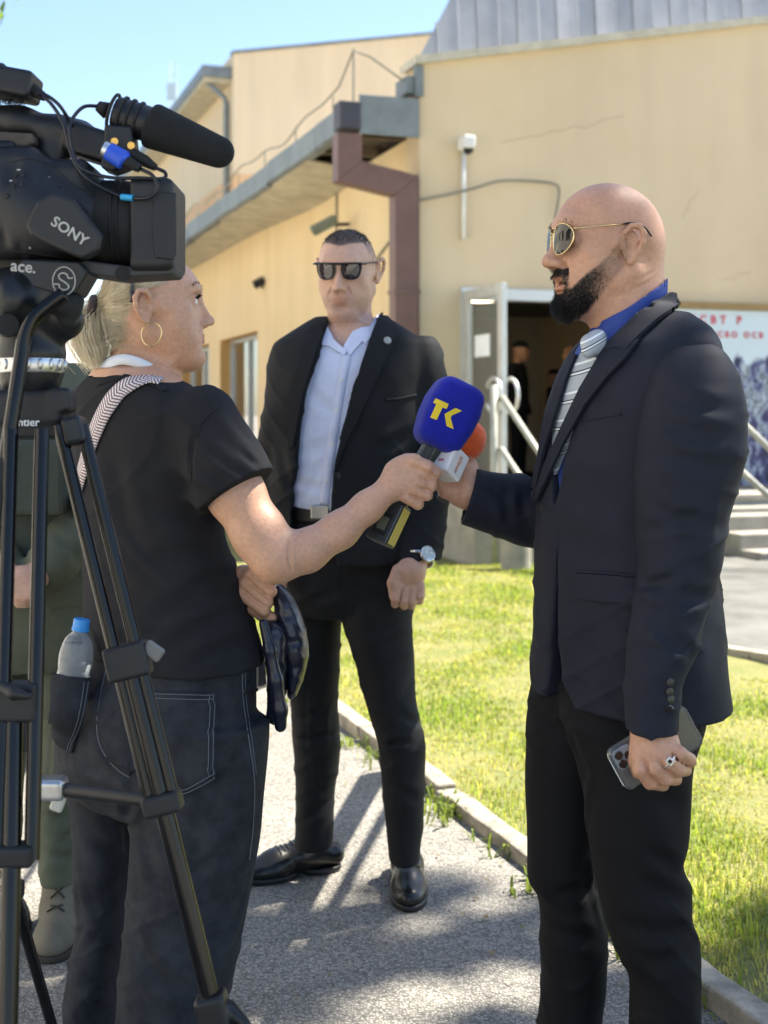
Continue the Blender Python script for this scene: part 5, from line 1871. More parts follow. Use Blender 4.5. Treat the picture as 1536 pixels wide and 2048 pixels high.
# hem and cuffs
zhem = P(0, 1443, 2.2)[2]
far_cut_n = (P(915, 985, 2.56) - P(1040, 1015, 2.6)); far_cut_n /= np.linalg.norm(far_cut_n)
cutc = P(938, 990, 2.565)
fcn = P(900, 965, 2.56) - P(1000, 995, 2.56); fcn /= np.linalg.norm(fcn); fcn32 = fcn.astype(np.float32); cc32 = cutc.astype(np.float32)
def far_cuff(p):  # region beyond the far cuff
    return np.maximum(-((p - cc32) @ fcn32), (p[:, 0] - np.float32(P(1000, 0, 2.5)[0])))
jac.sub(far_cuff, .003)
jac.sub(lambda p: (p[:, 2] - (zhem + .012 * np.sin(p[:, 0] * 9))).astype(np.float32), .003)
# hollow the cuffs
holl = SDF(); holl.chain([P(1020, 1015, 2.6), P(900, 980, 2.555)], [.045, .050], 0, .01)
jac.sub(holl, .002)
# open front: V to the button, cut-away below
def lz(py): return Fm.loc(P(1100, py, 2.3))[2]
zb = lz(1010)
ztop = lz(640)
jac.prism([(-.004, zb), (.004, zb), (.030, lz(900)), (.052, lz(780)), (.070, lz(690)), (.095, ztop + .05), (-.10, ztop + .05), (-.075, lz(690)), (-.055, lz(780)), (-.030, lz(900))], Fm, .02, .6, .004)
jac.prism([(.012, lz(1060)), (.014, lz(1160)), (.020, lz(1300)), (.040, lz(1380)), (.080, lz(1430)), (.11, lz(1470)), (-.03, lz(1500)), (-.02, lz(1420)), (-.006, lz(1330)), (.004, lz(1200))], Fm, .02, .6, .006)
neckh = SDF(); neckh.rc(Hm.w((-.02, 0, .05)), cen_n + np.array([-.004, 0, -.06]), .066, .0745, 0)
jac.sub(neckh, .004)
# underside hollow so the hem reads as cloth
und = SDF(); torso_loft(und, [(1380, 1258, .150, .150, .205), (1480, 1260, .156, .158, .212)], Fm, DM, 0)
jac.sub(und, .002)
# back vent
jac.prism([(.070, lz(1180)), (.076, lz(1500)), (.060, lz(1500))], Frame(Fm.o, -Fm.R[:, 0]), .02, .5, .004)
jo, jv = sdf_obj('jacket', jac, .0043, M_suit, man)
slv = SDF()
# near sleeve traced by rows
rows_loft(slv, [(690, 1352, 1432, 2.24, .045), (715, 1325, 1455, 2.235, .068), (760, 1300, 1478, 2.225, .082), (820, 1284, 1491, 2.215, .086), (900, 1274, 1491, 2.205, .084), (1000, 1270, 1468, 2.20, .078), (1060, 1272, 1452, 2.20, .075), (1120, 1276, 1442, 2.195, .072), (1200, 1268, 1420, 2.185, .068), (1300, 1254, 1391, 2.165, .062), (1380, 1249, 1362, 2.15, .056), (1475, 1255, 1354, 2.135, .050)], 2.2, .07, .0, 2.0, .012)
cuff_n = np.array([-.12, 0, -1.0]); slv.plane(P(1305, 1462, 2.14), cuff_n, .004)
holl2 = SDF(); holl2.rc(P(1312, 1400, 2.148), P(1302, 1500, 2.132), .038, .041, 0)
slv.sub(holl2, .002)
for f_ in FOLDS: slv.fold(f_[0], f_[1], f_[2] * .8, f_[3] * 1.0)
slv.disp(cloth_noise)
sdf_obj('sleeve', slv, .0041, M_suit, jo)
# collar, lapels, pockets, buttons lie on the jacket
full = SDF(); torso_loft(full, jrows, Fm, DM, 0)
full.rc(cen_n + np.array([.010, 0, .045]), cen_n + np.array([-.004, 0, -.06]), .074, .086, .03)
lap = SDF(); lap.uni(full, 0); lap.disp(cloth_noise)
patch_obj('collar', full, [(1334, 585), (1350, 588), (1362, 606), (1352, 622), (1318, 645), (1284, 676), (1258, 704), (1240, 700), (1214, 706), (1222, 690), (1262, 648), (1300, 612)], M_suit, jo, .011, 6, .007)
patch_obj('lapel', full, [(1214, 700), (1240, 696), (1262, 690), (1283, 684), (1254, 722), (1220, 756), (1176, 812), (1132, 892), (1082, 1000), (1074, 1004), (1096, 932), (1130, 856), (1166, 780)], M_suit, jo, .010, 6, .006)
patch_obj('lapel', full, [(1150, 706), (1160, 712), (1140, 760), (1118, 830), (1096, 900), (1084, 960), (1074, 1004), (1070, 985), (1080, 930), (1098, 850), (1122, 770)], M_suit, jo, .010, 5, .006)
patch_obj('pocket_flap', jac, [(1156, 1146), (1284, 1157), (1282, 1210), (1150, 1196)], M_suit, jo, .009, 6, .007)
ribbon_obj('pocket_welt', jac, [(1156, 1143), (1220, 1147), (1284, 1154)], .006, M_suit, jo, .004, 20)
ribbon_obj('breast_pocket', jac, [(1160, 843), (1200, 835), (1243, 828)], .005, M_suit, jo, .0015, 16)
p = jac.cast([1083], [1015]); disc_obj('button', p[0], jac.grad(p)[0], .0095, .0022, M_btn, jo)
for x, y in ((1340, 1365), (1339, 1384), (1341, 1398), (1338, 1418)):
    p = slv.cast([x], [y]); disc_obj('cuff_button', p[0], slv.grad(p)[0], .0075, .002, M_btn, jo)

# ---- trousers
tr = SDF()
rows_loft(tr, [(1330, 1135, 1425, 2.36, .11), (1400, 1120, 1416, 2.355, .112), (1450, 1128, 1408, 2.335, .105), (1540, 1160, 1384, 2.32, .092), (1690, 1178, 1374, 2.31, .085), (1725, 1186, 1364, 2.31, .082), (1775, 1196, 1380, 2.31, .082), (1830, 1206, 1382, 2.31, .082), (1890, 1224, 1397, 2.31, .082), (1955, 1258, 1399, 2.31, .082), (2060, 1263, 1400, 2.31, .08), (2190, 1258, 1402, 2.31, .08)], 2.3, .1, .012)
rows_loft(tr, [(1330, 1075, 1340, 2.46, .13), (1390, 1059, 1300, 2.47, .12), (1490, 1052, 1240, 2.48, .10), (1690, 1054, 1200, 2.49, .085), (1760, 1058, 1192, 2.49, .08), (1790, 1074, 1198, 2.49, .08), (1880, 1080, 1214, 2.49, .08), (1955, 1085, 1212, 2.49, .08), (2050, 1075, 1204, 2.49, .08), (2110, 1072, 1206, 2.49, .08)], 2.48, .1, .012)
for a, b, w_, am in (((1185, 1500, 2.22), (1205, 1850, 2.22), .012, -.006), ((1300, 1700, 2.22), (1375, 1740, 2.26), .016, .007), ((1290, 1770, 2.22), (1380, 1800, 2.26), .018, .007), ((1230, 1840, 2.22), (1380, 1870, 2.25), .02, .006), ((1240, 1930, 2.22), (1390, 1900, 2.25), .02, .006),
                     ((1060, 1790, 2.42), (1190, 1770, 2.42), .016, .007), ((1080, 1850, 2.42), (1200, 1880, 2.42), .018, .006), ((1070, 1420, 2.38), (1140, 1470, 2.36), .018, .005), ((1140, 1450, 2.3), (1180, 1560, 2.3), .016, .006), ((1260, 1560, 2.22), (1370, 1620, 2.26), .03, .005)):
    tr.fold(a, b, w_ * .8, am * 1.0)
tr.disp(cloth_noise)
sdf_obj('trousers', tr, .0056, M_trs, man)
# shoes
M_shoe = mat('black_polished_leather', (.010, .010, .011), .30, var=.2, vscale=40, spec=.5, bump=.12, bscale=220, coat=.1)


def shoe(S, heel, toe, w=.045):
    heel, toe = np.array(heel, float), np.array(toe, float)
    d = toe - heel; L = np.linalg.norm(d); d /= L
    s_ = np.array([-d[1], d[0], 0])
    S.chain([heel + ZZ * .045, heel + d * L * .35 + ZZ * .055, heel + d * L * .65 + ZZ * .04, toe - d * .03 + ZZ * .030], [.036, .040, .038, .026], .0, .03)
    S.ell(heel + d * L * .72 + ZZ * .028, (L * .27, w, .030), np.stack([d, s_, ZZ], 1), .02)
    S.rc(heel + d * .055 + ZZ * .06, heel + d * .06 + ZZ * .11, .036, .037, .02)
    S.plane((0, 0, .016), (0, 0, -1), .004)


def sole(S, heel, toe, w=.046):
    heel, toe = np.array(heel, float), np.array(toe, float)
    d = toe - heel; L = np.linalg.norm(d); d /= L
    s_ = np.array([-d[1], d[0], 0])
    R_ = np.stack([d, s_, ZZ], 1)
    S.ell(heel + d * L * .70 + ZZ * .010, (L * .31, w + .002, .05), R_, .0)
    S.ell(heel + d * L * .12 + ZZ * .010, (L * .22, w - .008, .05), R_, .03)
    S.plane((0, 0, .018), (0, 0, 1), .001); S.plane((0, 0, .001), (0, 0, -1), .001)


for heel, toe in (((.54, 2.36, 0), (.27, 2.27, 0)), ((.39, 2.51, 0), (.12, 2.44, 0))):
    s1 = SDF(); shoe(s1, heel, toe); so1, _ = sdf_obj('shoe', s1, .005, M_shoe, man)
    s2 = SDF(); sole(s2, heel, toe); sdf_obj('sole', s2, .005, M_black, so1)

# ring
bm = bmesh.new()
pc = P(1341, 1527, DH - .022)
ax_ = P(1352, 1533, DH - .02) - P(1322, 1508, DH - .014); ax_ /= np.linalg.norm(ax_)
Rz = axes_z(Vector(ax_))
bm_tube(bm, [P(1338, 1524, DH - .020) + np.array(Rz @ Vector((math.cos(a) * .0142, math.sin(a) * .0142, 0))) for a in np.linspace(0, 2 * math.pi, 25)], .0024, 8, False)
bm_box(bm, P(1340, 1523, DH - .0335), (.013, .005, .011), np.array(Matrix.Rotation(math.radians(38), 3, 'Y')))
rg = mesh_bm('ring', bm, mat('silver', (.75, .75, .74), .2, metallic=1.0, var=.1), man, bevel=.0008)
bm = bmesh.new(); bm_box(bm, P(1340, 1523, DH - .0365), (.006, .003, .006), np.array(Matrix.Rotation(math.radians(38), 3, 'Y')))
mesh_bm('stone', bm, mat('onyx', (.01, .01, .012), .1), rg, bevel=.0008)

# ---- phone in the near hand (its own thing)
ph = empty('phone', tuple(P(1310, 1500, 2.155)), 'pale grey smartphone in a clear case held in the hand by the thigh', 'phone')
ca = P(1234, 1542, 2.150); cb = P(1385, 1448, 2.172)
xd = cb - ca; Lp = .156; xd /= np.linalg.norm(xd)
cen = (ca + cb) / 2
nd = np.array([-.06, -.99, -.10]); nd -= xd * (xd @ nd); nd /= np.linalg.norm(nd)
yd = np.cross(nd, xd)
MP = frame4(cen, xd, yd, nd)


def rrect(w, h, r, n=6):
    out = []
    for cx_, cy_, a0 in ((w / 2 - r, h / 2 - r, 0), (-w / 2 + r, h / 2 - r, 90), (-w / 2 + r, -h / 2 + r, 180), (w / 2 - r, -h / 2 + r, 270)):
        for i in range(n + 1):
            a = math.radians(a0 + 90 * i / n)
            out.append((cx_ + r * math.cos(a), cy_ + r * math.sin(a)))
    return out


bm = bmesh.new(); bm_prism(bm, rrect(.148, .072, .011), -.0040, .0040, MP); phb = mesh_bm('body', bm, mat('frosted_blue_grey_glass', (.30, .35, .42), .22, var=.04, coat=.6), ph, bevel=.001)
bm = bmesh.new(); bm_prism(bm, rrect(.155, .078, .013), -.0056, .0052, MP)
M_clear = mat('clear_case', (.9, .92, .92), .06, var=0, trans=.9, ior=1.3)
mesh_bm('case', bm, M_clear, ph, bevel=.002)
sgn = -1
bm = bmesh.new(); bm_prism(bm, [(x - .054 , y + .016) for x, y in rrect(.036, .036, .009)], .0053, .0074, MP)
cm = mesh_bm('camera_island', bm, mat('camera_bump', (.22, .26, .31), .15, coat=.5), ph, bevel=.0008)
for x, y in ((-.062, .024), (-.062, .008), (-.047, .016)):
    bm = bmesh.new(); bm_lathe(bm, [(0, .0074), (.0072, .0074), (.0074, .0092), (.0062, .0094), (.006, .0088), (0, .0088)], MP @ Matrix.Translation((x, y, 0)), 20)
    mesh_bm('camera_lens', bm, mat('lens_glass', (.012, .010, .012), .05, coat=1.0), cm, True, auto=40)
# ------------------------------------------------------------------ woman with the blue microphone (left, from behind)
DW = 2.60
M_skin_w = skin_mat('fair_tanned_skin', (.57, .325, .215), (.60, .345, .23), hair=(.40, .34, .24))
M_tee = fabric('black_jersey', (.0195, .020, .0235), .92, 1700, .3, .0, spec=.2)
M_hair = mat('ash_blonde_hair', (.62, .51, .33), .36, col2=(.85, .76, .55), vscale=30, spec=.6)
wom = empty('person', (-.47, 2.6, 0), 'blonde person with ponytail, black t-shirt and charcoal jeans, seen from behind holding a microphone', 'person', 'people outside the building')
wy = math.radians(11); wp = math.radians(4)
Hw = Frame(P(290, 617, DW), (math.cos(wy) * math.cos(wp), math.sin(wy) * math.cos(wp), math.sin(wp)), (-math.sin(wp), 0, math.cos(wp)), .945)
wb = SDF()
head(wb, Hw, female=True, nose=.86, jaw=.84, ear=.005)
ty = math.radians(43)
Fw = Frame(P(300, 1024, DW), (math.cos(ty), math.sin(ty), 0))
wb.rc(Hw.w((-.016, 0, -.05)), P(262, 775, DW + .01), .047, .054, .03)
wb.crease(P(318, 700, 2.54), P(336, 765, 2.54), .008, .0025)
wcore = [(740, 262, .07, .07, .085), (775, 266, .085, .085, .14), (850, 285, .08, .08, .13), (1000, 300, .08, .07, .11), (1150, 308, .08, .07, .10), (1280, 335, .07, .07, .09)]
torso_loft(wb, wcore, Fw, DW, .04)
# right arm, reaching right
ws = P(415, 858, 2.47); we = P(552, 1118, 2.405); ww = P(784, 972, 2.47)
wb.chain([ws, P(470, 985, 2.44), P(520, 1070, 2.42), we], [.055, .050, .047, .043], .03, .03)
wb.chain([we, P(612, 1102, 2.42), P(680, 1060, 2.44), P(735, 1014, 2.46), ww], [.042, .0375, .0325, .0275, .0240], .02, .02)
# right hand: back of the hand, fingers curled around the handle
HD = 2.47
wb.ell(P(812, 962, HD), (.045, .019, .034), np.array(Matrix.Rotation(math.radians(-8), 3, 'Y')), .02)
wb.rc(P(788, 938, HD + .01), P(815, 922, HD + .012), .016, .015, .02)
wb.chain(px((800, 932, HD + .008), (828, 922, HD - .004), (854, 934, HD - .010), (874, 944, HD + .002)), [.0155, .0135, .0125, .0105], .010, .006)     # thumb
for a, b, c, d_ in (((836, 948), (864, 957), (860, 955), (842, 945)), ((832, 962), (863, 972), (857, 968), (838, 960)), ((824, 980), (854, 990), (848, 986), (828, 976)), ((810, 994), (836, 1008), (832, 1004), (815, 992))):
    wb.chain([P(*a, HD - .006), P(*b, HD + .004), P(*c, HD + .030), P(*d_, HD + .042)], [.0110, .0108, .0100, .0092], .0030, .004)
for a, b in (((836, 954), (866, 963)), ((830, 971), (862, 981)), ((818, 988), (850, 999))):
    wb.fold(a, b, .0028, .0032)
wb.crease(P(818, 930, HD - .02), P(868, 950, HD - .018), .004, .0025)
# left arm: crosses the front, the fist shows under the right elbow
wls = P(196, 868, 2.70); wle = P(300, 1120, 2.86); wlw = P(470, 1165, 2.60)
wb.chain([wls, wle, wlw], [.045, .036, .030], .03, .02)
FD = 2.53
wb.ell(P(492, 1165, FD + .025), (.030, .026, .036), np.array(Matrix.Rotation(math.radians(-25), 3, 'Y')), .015)
for a, b in (((508, 1140), (545, 1154)), ((499, 1150), (542, 1183)), ((489, 1166), (534, 1204)), ((480, 1186), (528, 1221))):
    p0 = P(*a, FD + .002); p1 = P(*b, FD - .004)
    wb.chain([P(a[0] - 12, a[1] + 4, FD + .02), p0, p1, P(b[0] + 2, b[1] + 2, FD + .022), P(b[0] - 20, b[1] - 4, FD + .035)], [.013, .0125, .0115, .0105, .0095], .004, .004)
wb.chain(px((500, 1215, FD + .02), (525, 1230, FD + .012), (546, 1234, FD + .012)), [.013, .012, .010], .006, .005)
wb.fold((579, 1080), (583, 1136), .004, .004)
for a, b in (((506, 1146), (543, 1168)), ((495, 1158), (538, 1195)), ((484, 1176), (530, 1214))):
    wb.fold(a, b, .0030, .0035)
wo_, wv_ = sdf_obj('body', wb, .0027, M_skin_w, wom, fine=[(Hw.w((0, 0, -.04)), .22), (P(500, 1050, 2.42), .16), (P(620, 1080, 2.43), .12), (P(740, 1000, 2.46), .12), (P(830, 960, 2.48), .12), (P(510, 1185, 2.55), .11)])
wl = Hw.loc(wv_)
x_, y_, z_ = wl.T
lipm = sstep(.023, .018, np.abs(y_)) * (x_ > .10) * sstep(-.0605, -.0635, z_) * sstep(-.0835, -.080, z_) * .6
# hairline: pulled-back hair on the skull, bare ear, face and neck
def hairline(l):
    x, y, z = l[:, 0], np.abs(l[:, 1]), l[:, 2]
    fr = np.interp(z, [-.08, -.05, -.02, .0, .03, .05, .07, .09, .12], [-.055, -.045, -.035, -.020, .026, .052, .072, .078, .074])
    return sstep(-.004, .010, fr - x) * sstep(-.085, -.065, z)
hmw = hairline(wl) * (np.abs(y_) < .0775)
vcol(wo_, 'hairmask', hmw * .9 * (z_ > -.09)); vcol(wo_, 'lip', lipm)
# ---- hair: strands combed from the hairline to the tie
rh = np.random.default_rng(8)
TIE = Hw.w((-.100, .0, .000))
hs = SDF(); head(hs, Hw, female=True); 
cand = np.flatnonzero((hmw > .35) & (wl[:, 2] > -.08) & (wl[:, 2] < .13) & (np.abs(wl[:, 0]) < .13))
roots = wv_[rh.choice(cand, 4200)]
K = 9
t = np.linspace(0, 1, K)
lr = Hw.loc(roots)
lt = Hw.loc(TIE)
end = lt + rh.normal(size=(len(roots), 3)) * np.array([.004, .008, .008])
pl = lr[:, None] * (1 - t)[None, :, None] + end[:, None] * t[None, :, None]
# push the chords out to the skull (ellipsoid) so strands lie on the head
cen_l = np.array([.020, 0, .030]); rad_l = np.array([.1005, .0795, .0855])
cen2 = np.array([.0, 0, .010]); rad2 = np.array([.0855, .0745, .0775])
lift = (.002 + .006 * rh.random(len(roots)))[:, None] * np.sin(np.pi * np.clip(t, 0, 1))[None]
for c_, r_ in ((cen_l, rad_l), (cen2, rad2)):
    q = (pl - c_) / r_
    n_ = np.linalg.norm(q, axis=2)
    k_ = np.where(n_ < 1, 1 / np.maximum(n_, .2), 1)
    w_ = np.where(n_ < 1, 1, 0)
    pl = c_ + (pl - c_) * k_[..., None]
dirn = (pl - cen_l); dirn /= np.linalg.norm(dirn, axis=2, keepdims=True)
pl = pl + dirn * lift[..., None] + np.cumsum(rh.normal(size=pl.shape) * .0005, axis=1)
hv, hf = strands(np.einsum('ij,nkj->nki', Hw.R, pl) * Hw.s + Hw.o, np.r_[.5, np.ones(K - 2), .8], rh.uniform(.0004, .0008, len(pl)))
hair = mesh_np('hair', hv, hf, M_hair, wom)
# ponytail
n = 1500
K = 10
t = np.linspace(0, 1, K)
st = rh.normal(size=(n, 3)) * np.array([.006, .012, .009])
sp_ = rh.normal(size=(n, 3)) * np.array([.017, .018, .008])
base = np.stack([lt[0] - .030 * np.sin(t * 2.4) + .012 * t ** 2, 0 * t, lt[2] + .010 * np.sin(t * 3) - .118 * t ** 1.3], 1)
pl = base[None] + st[:, None] * (1 - t[None, :, None] * .3) + sp_[:, None] * (np.sin(t * 2.6) * .9 + t * .35)[None, :, None] + np.cumsum(rh.normal(size=(n, K, 3)) * .0009, axis=1)
Lc = rh.uniform(.75, 1.0, n)
pl = pl[:, :1] + (pl - pl[:, :1]) * Lc[:, None, None]
hv, hf = strands(np.einsum('ij,nkj->nki', Hw.R, pl) * Hw.s + Hw.o, np.linspace(1, .5, K), rh.uniform(.0004, .0008, n))
mesh_np('ponytail', hv, hf, M_hair, hair)
# loose nape and flyaway hairs
n = 420
lr = np.stack([rh.uniform(-.075, -.03, n), rh.choice([-1, 1], n) * rh.uniform(.02, .07, n), rh.uniform(-.085, -.03, n)], 1)
rt_ = wb.snap(np.einsum('ij,nj->ni', Hw.R, lr) * Hw.s + Hw.o, 0, 5)
hv, hf = hair_on(wb, rt_, wb.grad(rt_), .035, Hw.R @ np.array([-.5, 0, .1]), rh, .0004, 7, .35)
mesh_np('nape_hair', hv, hf, M_hair, hair)
n = 60
lr = np.stack([rh.uniform(-.03, .07, n), rh.choice([-1, 1], n) * .07, rh.uniform(.02, .1, n)], 1)
rt_ = wb.snap(np.einsum('ij,nj->ni', Hw.R, lr) * Hw.s + Hw.o, 0, 5)
hv, hf = hair_on(wb, rt_, wb.grad(rt_), .05, Hw.R @ np.array([-1.2, 0, -.1]), rh, .0003, 8, .3)
mesh_np('loose_hair', hv, hf, M_hair, hair)
for o_h in wom.children_recursive:
    if 'hair' in o_h.name and 'tie' not in o_h.name or 'tail' in o_h.name: o_h['kind'] = 'stuff'
bm = bmesh.new()
Rt = Hw.R
tie_c = lt + np.array([-.010, 0, -.002])
bm_tube(bm, [Hw.w(tie_c + np.array([.012 * math.sin(a) * .5, .028 * math.cos(a), .028 * math.sin(a)])) for a in np.linspace(0, 2 * math.pi, 22)], .0095, 8, False)
mesh_bm('hair_tie', bm, mat('brown_hair_tie', (.045, .025, .018), .6, var=.4, vscale=120), hair, True)
# brows and lashes
br = []
for y in (-1, 1):
    for _ in range(150):
        tt = rh.random(); br.append(Hw.w((.113 - .012 * tt ** 2, y * (.014 + .036 * tt), .034 + .006 * math.sin(tt * 2.6) + rh.normal() * .0016)))
br = wb.snap(np.array(br), 0, 4)
hv, hf = hair_on(wb, br, wb.grad(br), .006, Hw.R @ np.array([-.6, 0, .2]), rh, .00035, 4, .25)
M_brow = mat('brown_brow_hair', (.07, .04, .022), .5)
mesh_np('eyebrows', hv, hf, M_brow, wom)['kind'] = 'stuff'
la = []
for y in (-1, 1):
    for i in range(34):
        tt = i / 33
        a = np.array([.1085 - .007 * tt ** 2, y * (.020 + .025 * tt), .0115])
        d_ = np.array([.011, y * .004 * (tt - .3), .004])
        la.append([Hw.w(a + d_ * q + np.array([0, 0, .004 * q * q])) for q in np.linspace(0, 1, 5)])
hv, hf = strands(np.array(la), np.linspace(1, .3, 5), np.full(len(la), .0005))
mesh_np('eyelashes', hv, hf, M_beard, wom)['kind'] = 'stuff'
bm = bmesh.new()
for y in (-1, 1):
    m4 = frame4(Hw.w((.0965, y * .0325, .0055)), *Hw.R.T)
    bmesh.ops.create_uvsphere(bm, u_segments=20, v_segments=14, radius=.0128, matrix=m4)
mesh_bm('eyes', bm, mat('eye_white', (.62, .58, .54), .1, coat=.6), wom, True)
# glasses temple worn over the ear
bm = bmesh.new()

pts = spline([Hw.w(p) for p in ((-.022, -.082, .082), (-.022, -.084, .055), (-.026, -.0865, .028), (-.026, -.0875, .006))], 16)
bm_tube(bm, pts, list(np.linspace(.0032, .0056, len(pts))), 8)
mesh_bm('sunglasses_temple', bm, mat('tortoise_plastic', (.02, .017, .016), .2, col2=(.10, .08, .07), vscale=90), wom, True)
# hoop earring
ec = Hw.w((-.004, -.090, -.062))
ear_r = P(303, 668, 2.515)
bm = bmesh.new()
ring = []
for i in range(40):
    a = 2 * math.pi * i / 40
    r_ = .0205 * (1 + .05 * math.sin(2 * a + .6) + .03 * math.sin(3 * a))
    ring.append(ear_r + np.array([math.cos(a) * r_ * .93, .004 * math.sin(a), math.sin(a) * r_ * 1.12]))
ring.append(ring[0])
bm_tube(bm, ring, .0013, 8, False)
mesh_bm('hoop_earring', bm, M_gold, wom, True)

patch_obj('thumbnail', wb, [(866, 936), (874, 939), (878, 946), (874, 951), (866, 946)], mat('nail', (.66, .42, .34), .25), wom, .0008, 3, .001)
# ---- t-shirt
tee = SDF()
trows = [(756, 260, .085, .080, .10), (772, 264, .096, .088, .15), (800, 274, .115, .104, .182), (850, 286, .130, .118, .196), (950, 296, .134, .122, .190), (1050, 300, .130, .120, .180), (1150, 317, .142, .130, .190), (1250, 333, .158, .150, .208), (1330, 342, .168, .162, .226), (1360, 344, .170, .164, .230)]
torso_loft(tee, trows, Fw, DW, 0)
tee.chain([P(405, 845, 2.48), P(462, 960, 2.44), P(500, 1040, 2.425)], [.072, .078, .080], .022, .02)
tee.chain([wls, P(205, 970, 2.76)], [.070, .070], .03, .02)
for a, b, w_, am in (((470, 985, 2.4), (400, 940, 2.36), .016, .007), ((440, 1010, 2.42), (330, 960, 2.38), .020, .007), ((430, 1050, 2.42), (280, 1010, 2.40), .022, .006), ((450, 1110, 2.45), (290, 1120, 2.42), .022, .006),
                     ((470, 1180, 2.45), (300, 1240, 2.42), .024, .007), ((490, 1220, 2.46), (330, 1300, 2.44), .022, .007), ((480, 1150, 2.46), (360, 1180, 2.42), .018, .005), ((510, 1280, 2.46), (380, 1330, 2.45), .018, .005),
                     ((230, 900, 2.44), (270, 1080, 2.42), .030, .006), ((200, 1130, 2.48), (300, 1200, 2.42), .024, .005), ((440, 830, 2.38), (500, 900, 2.38), .018, -.005), ((480, 900, 2.36), (515, 930, 2.37), .010, .005), ((420, 900, 2.38), (500, 960, 2.36), .014, .004),
                     ((395, 850, 2.4), (385, 960, 2.38), .008, .005), ((240, 1060, 2.44), (330, 1160, 2.42), .012, -.004), ((200, 1280, 2.5), (330, 1260, 2.44), .016, .005)):
    tee.fold(a, b, w_ * .75, am * 1.05)
tee.disp(cloth_noise)
# sleeve hem plane
a_, b_ = P(412, 1012, 2.40), P(522, 944, 2.40)
arm_d = P(540, 1100, 2.41) - P(440, 900, 2.46); arm_d /= np.linalg.norm(arm_d)
hem_e = b_ - a_; hn = np.array([-hem_e[2], 0, hem_e[0]]); hn /= np.linalg.norm(hn); hn *= np.sign(hn @ arm_d)
hn = hn * .9 + np.array([0, -.15, 0]); hn /= np.linalg.norm(hn)
h32 = hn.astype(np.float32); hc32 = ((a_ + b_) / 2).astype(np.float32)
sl_ax = SDF(); sl_ax.chain([P(430, 880, 2.47), P(520, 1080, 2.41)], [.098, .098], 0, .01)
tee.sub(lambda p: np.maximum(-((p - hc32) @ h32), sl_ax(p)), .002)
hol = SDF(); hol.chain([P(482, 1003, 2.43), P(540, 1110, 2.41)], [.050, .072], 0, .01)
tee.sub(hol, .002)
# neck opening and bottom
nk = SDF(); nk.rc(Hw.w((-.012, 0, -.02)), P(262, 752, DW + .012), .060, .064, 0)
tee.sub(nk, .006)
zt = P(0, 1316, 2.52)[2]
tee.sub(lambda p: (p[:, 2] - zt - .02 * np.sin(p[:, 0] * 7 + 1.0)).astype(np.float32), .003)
to_, _ = sdf_obj('t_shirt', tee, .0042, M_tee, wom)
ribbon_obj('neck_rib', tee, [(196, 766), (230, 757), (270, 757), (312, 770), (330, 782)], .016, M_tee, to_, .0025, 30)
ribbon_obj('shoulder_seam', tee, [(442, 812), (405, 845), (386, 900), (382, 960)], .003, M_tee, to_, .0016, 24)
# lanyard and bag strap
lan = SDF(); lan.rc(Hw.w((-.012, 0, -.03)), P(262, 785, DW + .01), .058, .074, 0)
ribbon_obj('lanyard', lan, [(205, 742), (222, 726), (248, 719), (280, 727), (306, 743), (322, 768)], .021, mat('white_ribbon', (.72, .76, .82), .45, var=.03), wom, .004, 36)


def strap_mat():
    m = fabric('woven_strap', (.5, .45, .44), .8, 1500, .2, 0)
    nt = m.node_tree; N = nt.nodes; b = bsdf(m)
    u = N.new('ShaderNodeAttribute'); u.attribute_name = 'su'
    w = N.new('ShaderNodeAttribute'); w.attribute_name = 'sv'
    ab = N.new('ShaderNodeMath'); ab.operation = 'ABSOLUTE'; lk(nt, w.outputs['Fac'], ab.inputs[0])
    k = N.new('ShaderNodeMath'); k.operation = 'MULTIPLY_ADD'; k.inputs[1].default_value = 1.6; lk(nt, ab.outputs[0], k.inputs[0]); lk(nt, u.outputs['Fac'], k.inputs[2])
    fr = N.new('ShaderNodeMath'); fr.operation = 'FRACT'; lk(nt, k.outputs[0], fr.inputs[0])
    st_ = N.new('ShaderNodeMath'); st_.operation = 'GREATER_THAN'; st_.inputs[1].default_value = .48; lk(nt, fr.outputs[0], st_.inputs[0])
    ln = N.new('ShaderNodeMath'); ln.operation = 'PINGPONG'; ln.inputs[1].default_value = .22; lk(nt, ab.outputs[0], ln.inputs[0])
    l2 = N.new('ShaderNodeMath'); l2.operation = 'LESS_THAN'; l2.inputs[1].default_value = .025; lk(nt, ln.outputs[0], l2.inputs[0])
    mx = N.new('ShaderNodeMix'); mx.data_type = 'RGBA'; lk(nt, st_.outputs[0], mx.inputs['Factor'])
    mx.inputs['A'].default_value = (.17, .10, .105, 1); mx.inputs['B'].default_value = (.74, .71, .72, 1)
    m2 = N.new('ShaderNodeMix'); m2.data_type = 'RGBA'; lk(nt, l2.outputs[0], m2.inputs['Factor']); lk(nt, mx.outputs['Result'], m2.inputs['A'])
    m2.inputs['B'].default_value = (.30, .20, .20, 1)
    lk(nt, m2.outputs['Result'], b.inputs['Base Color'])
    return m


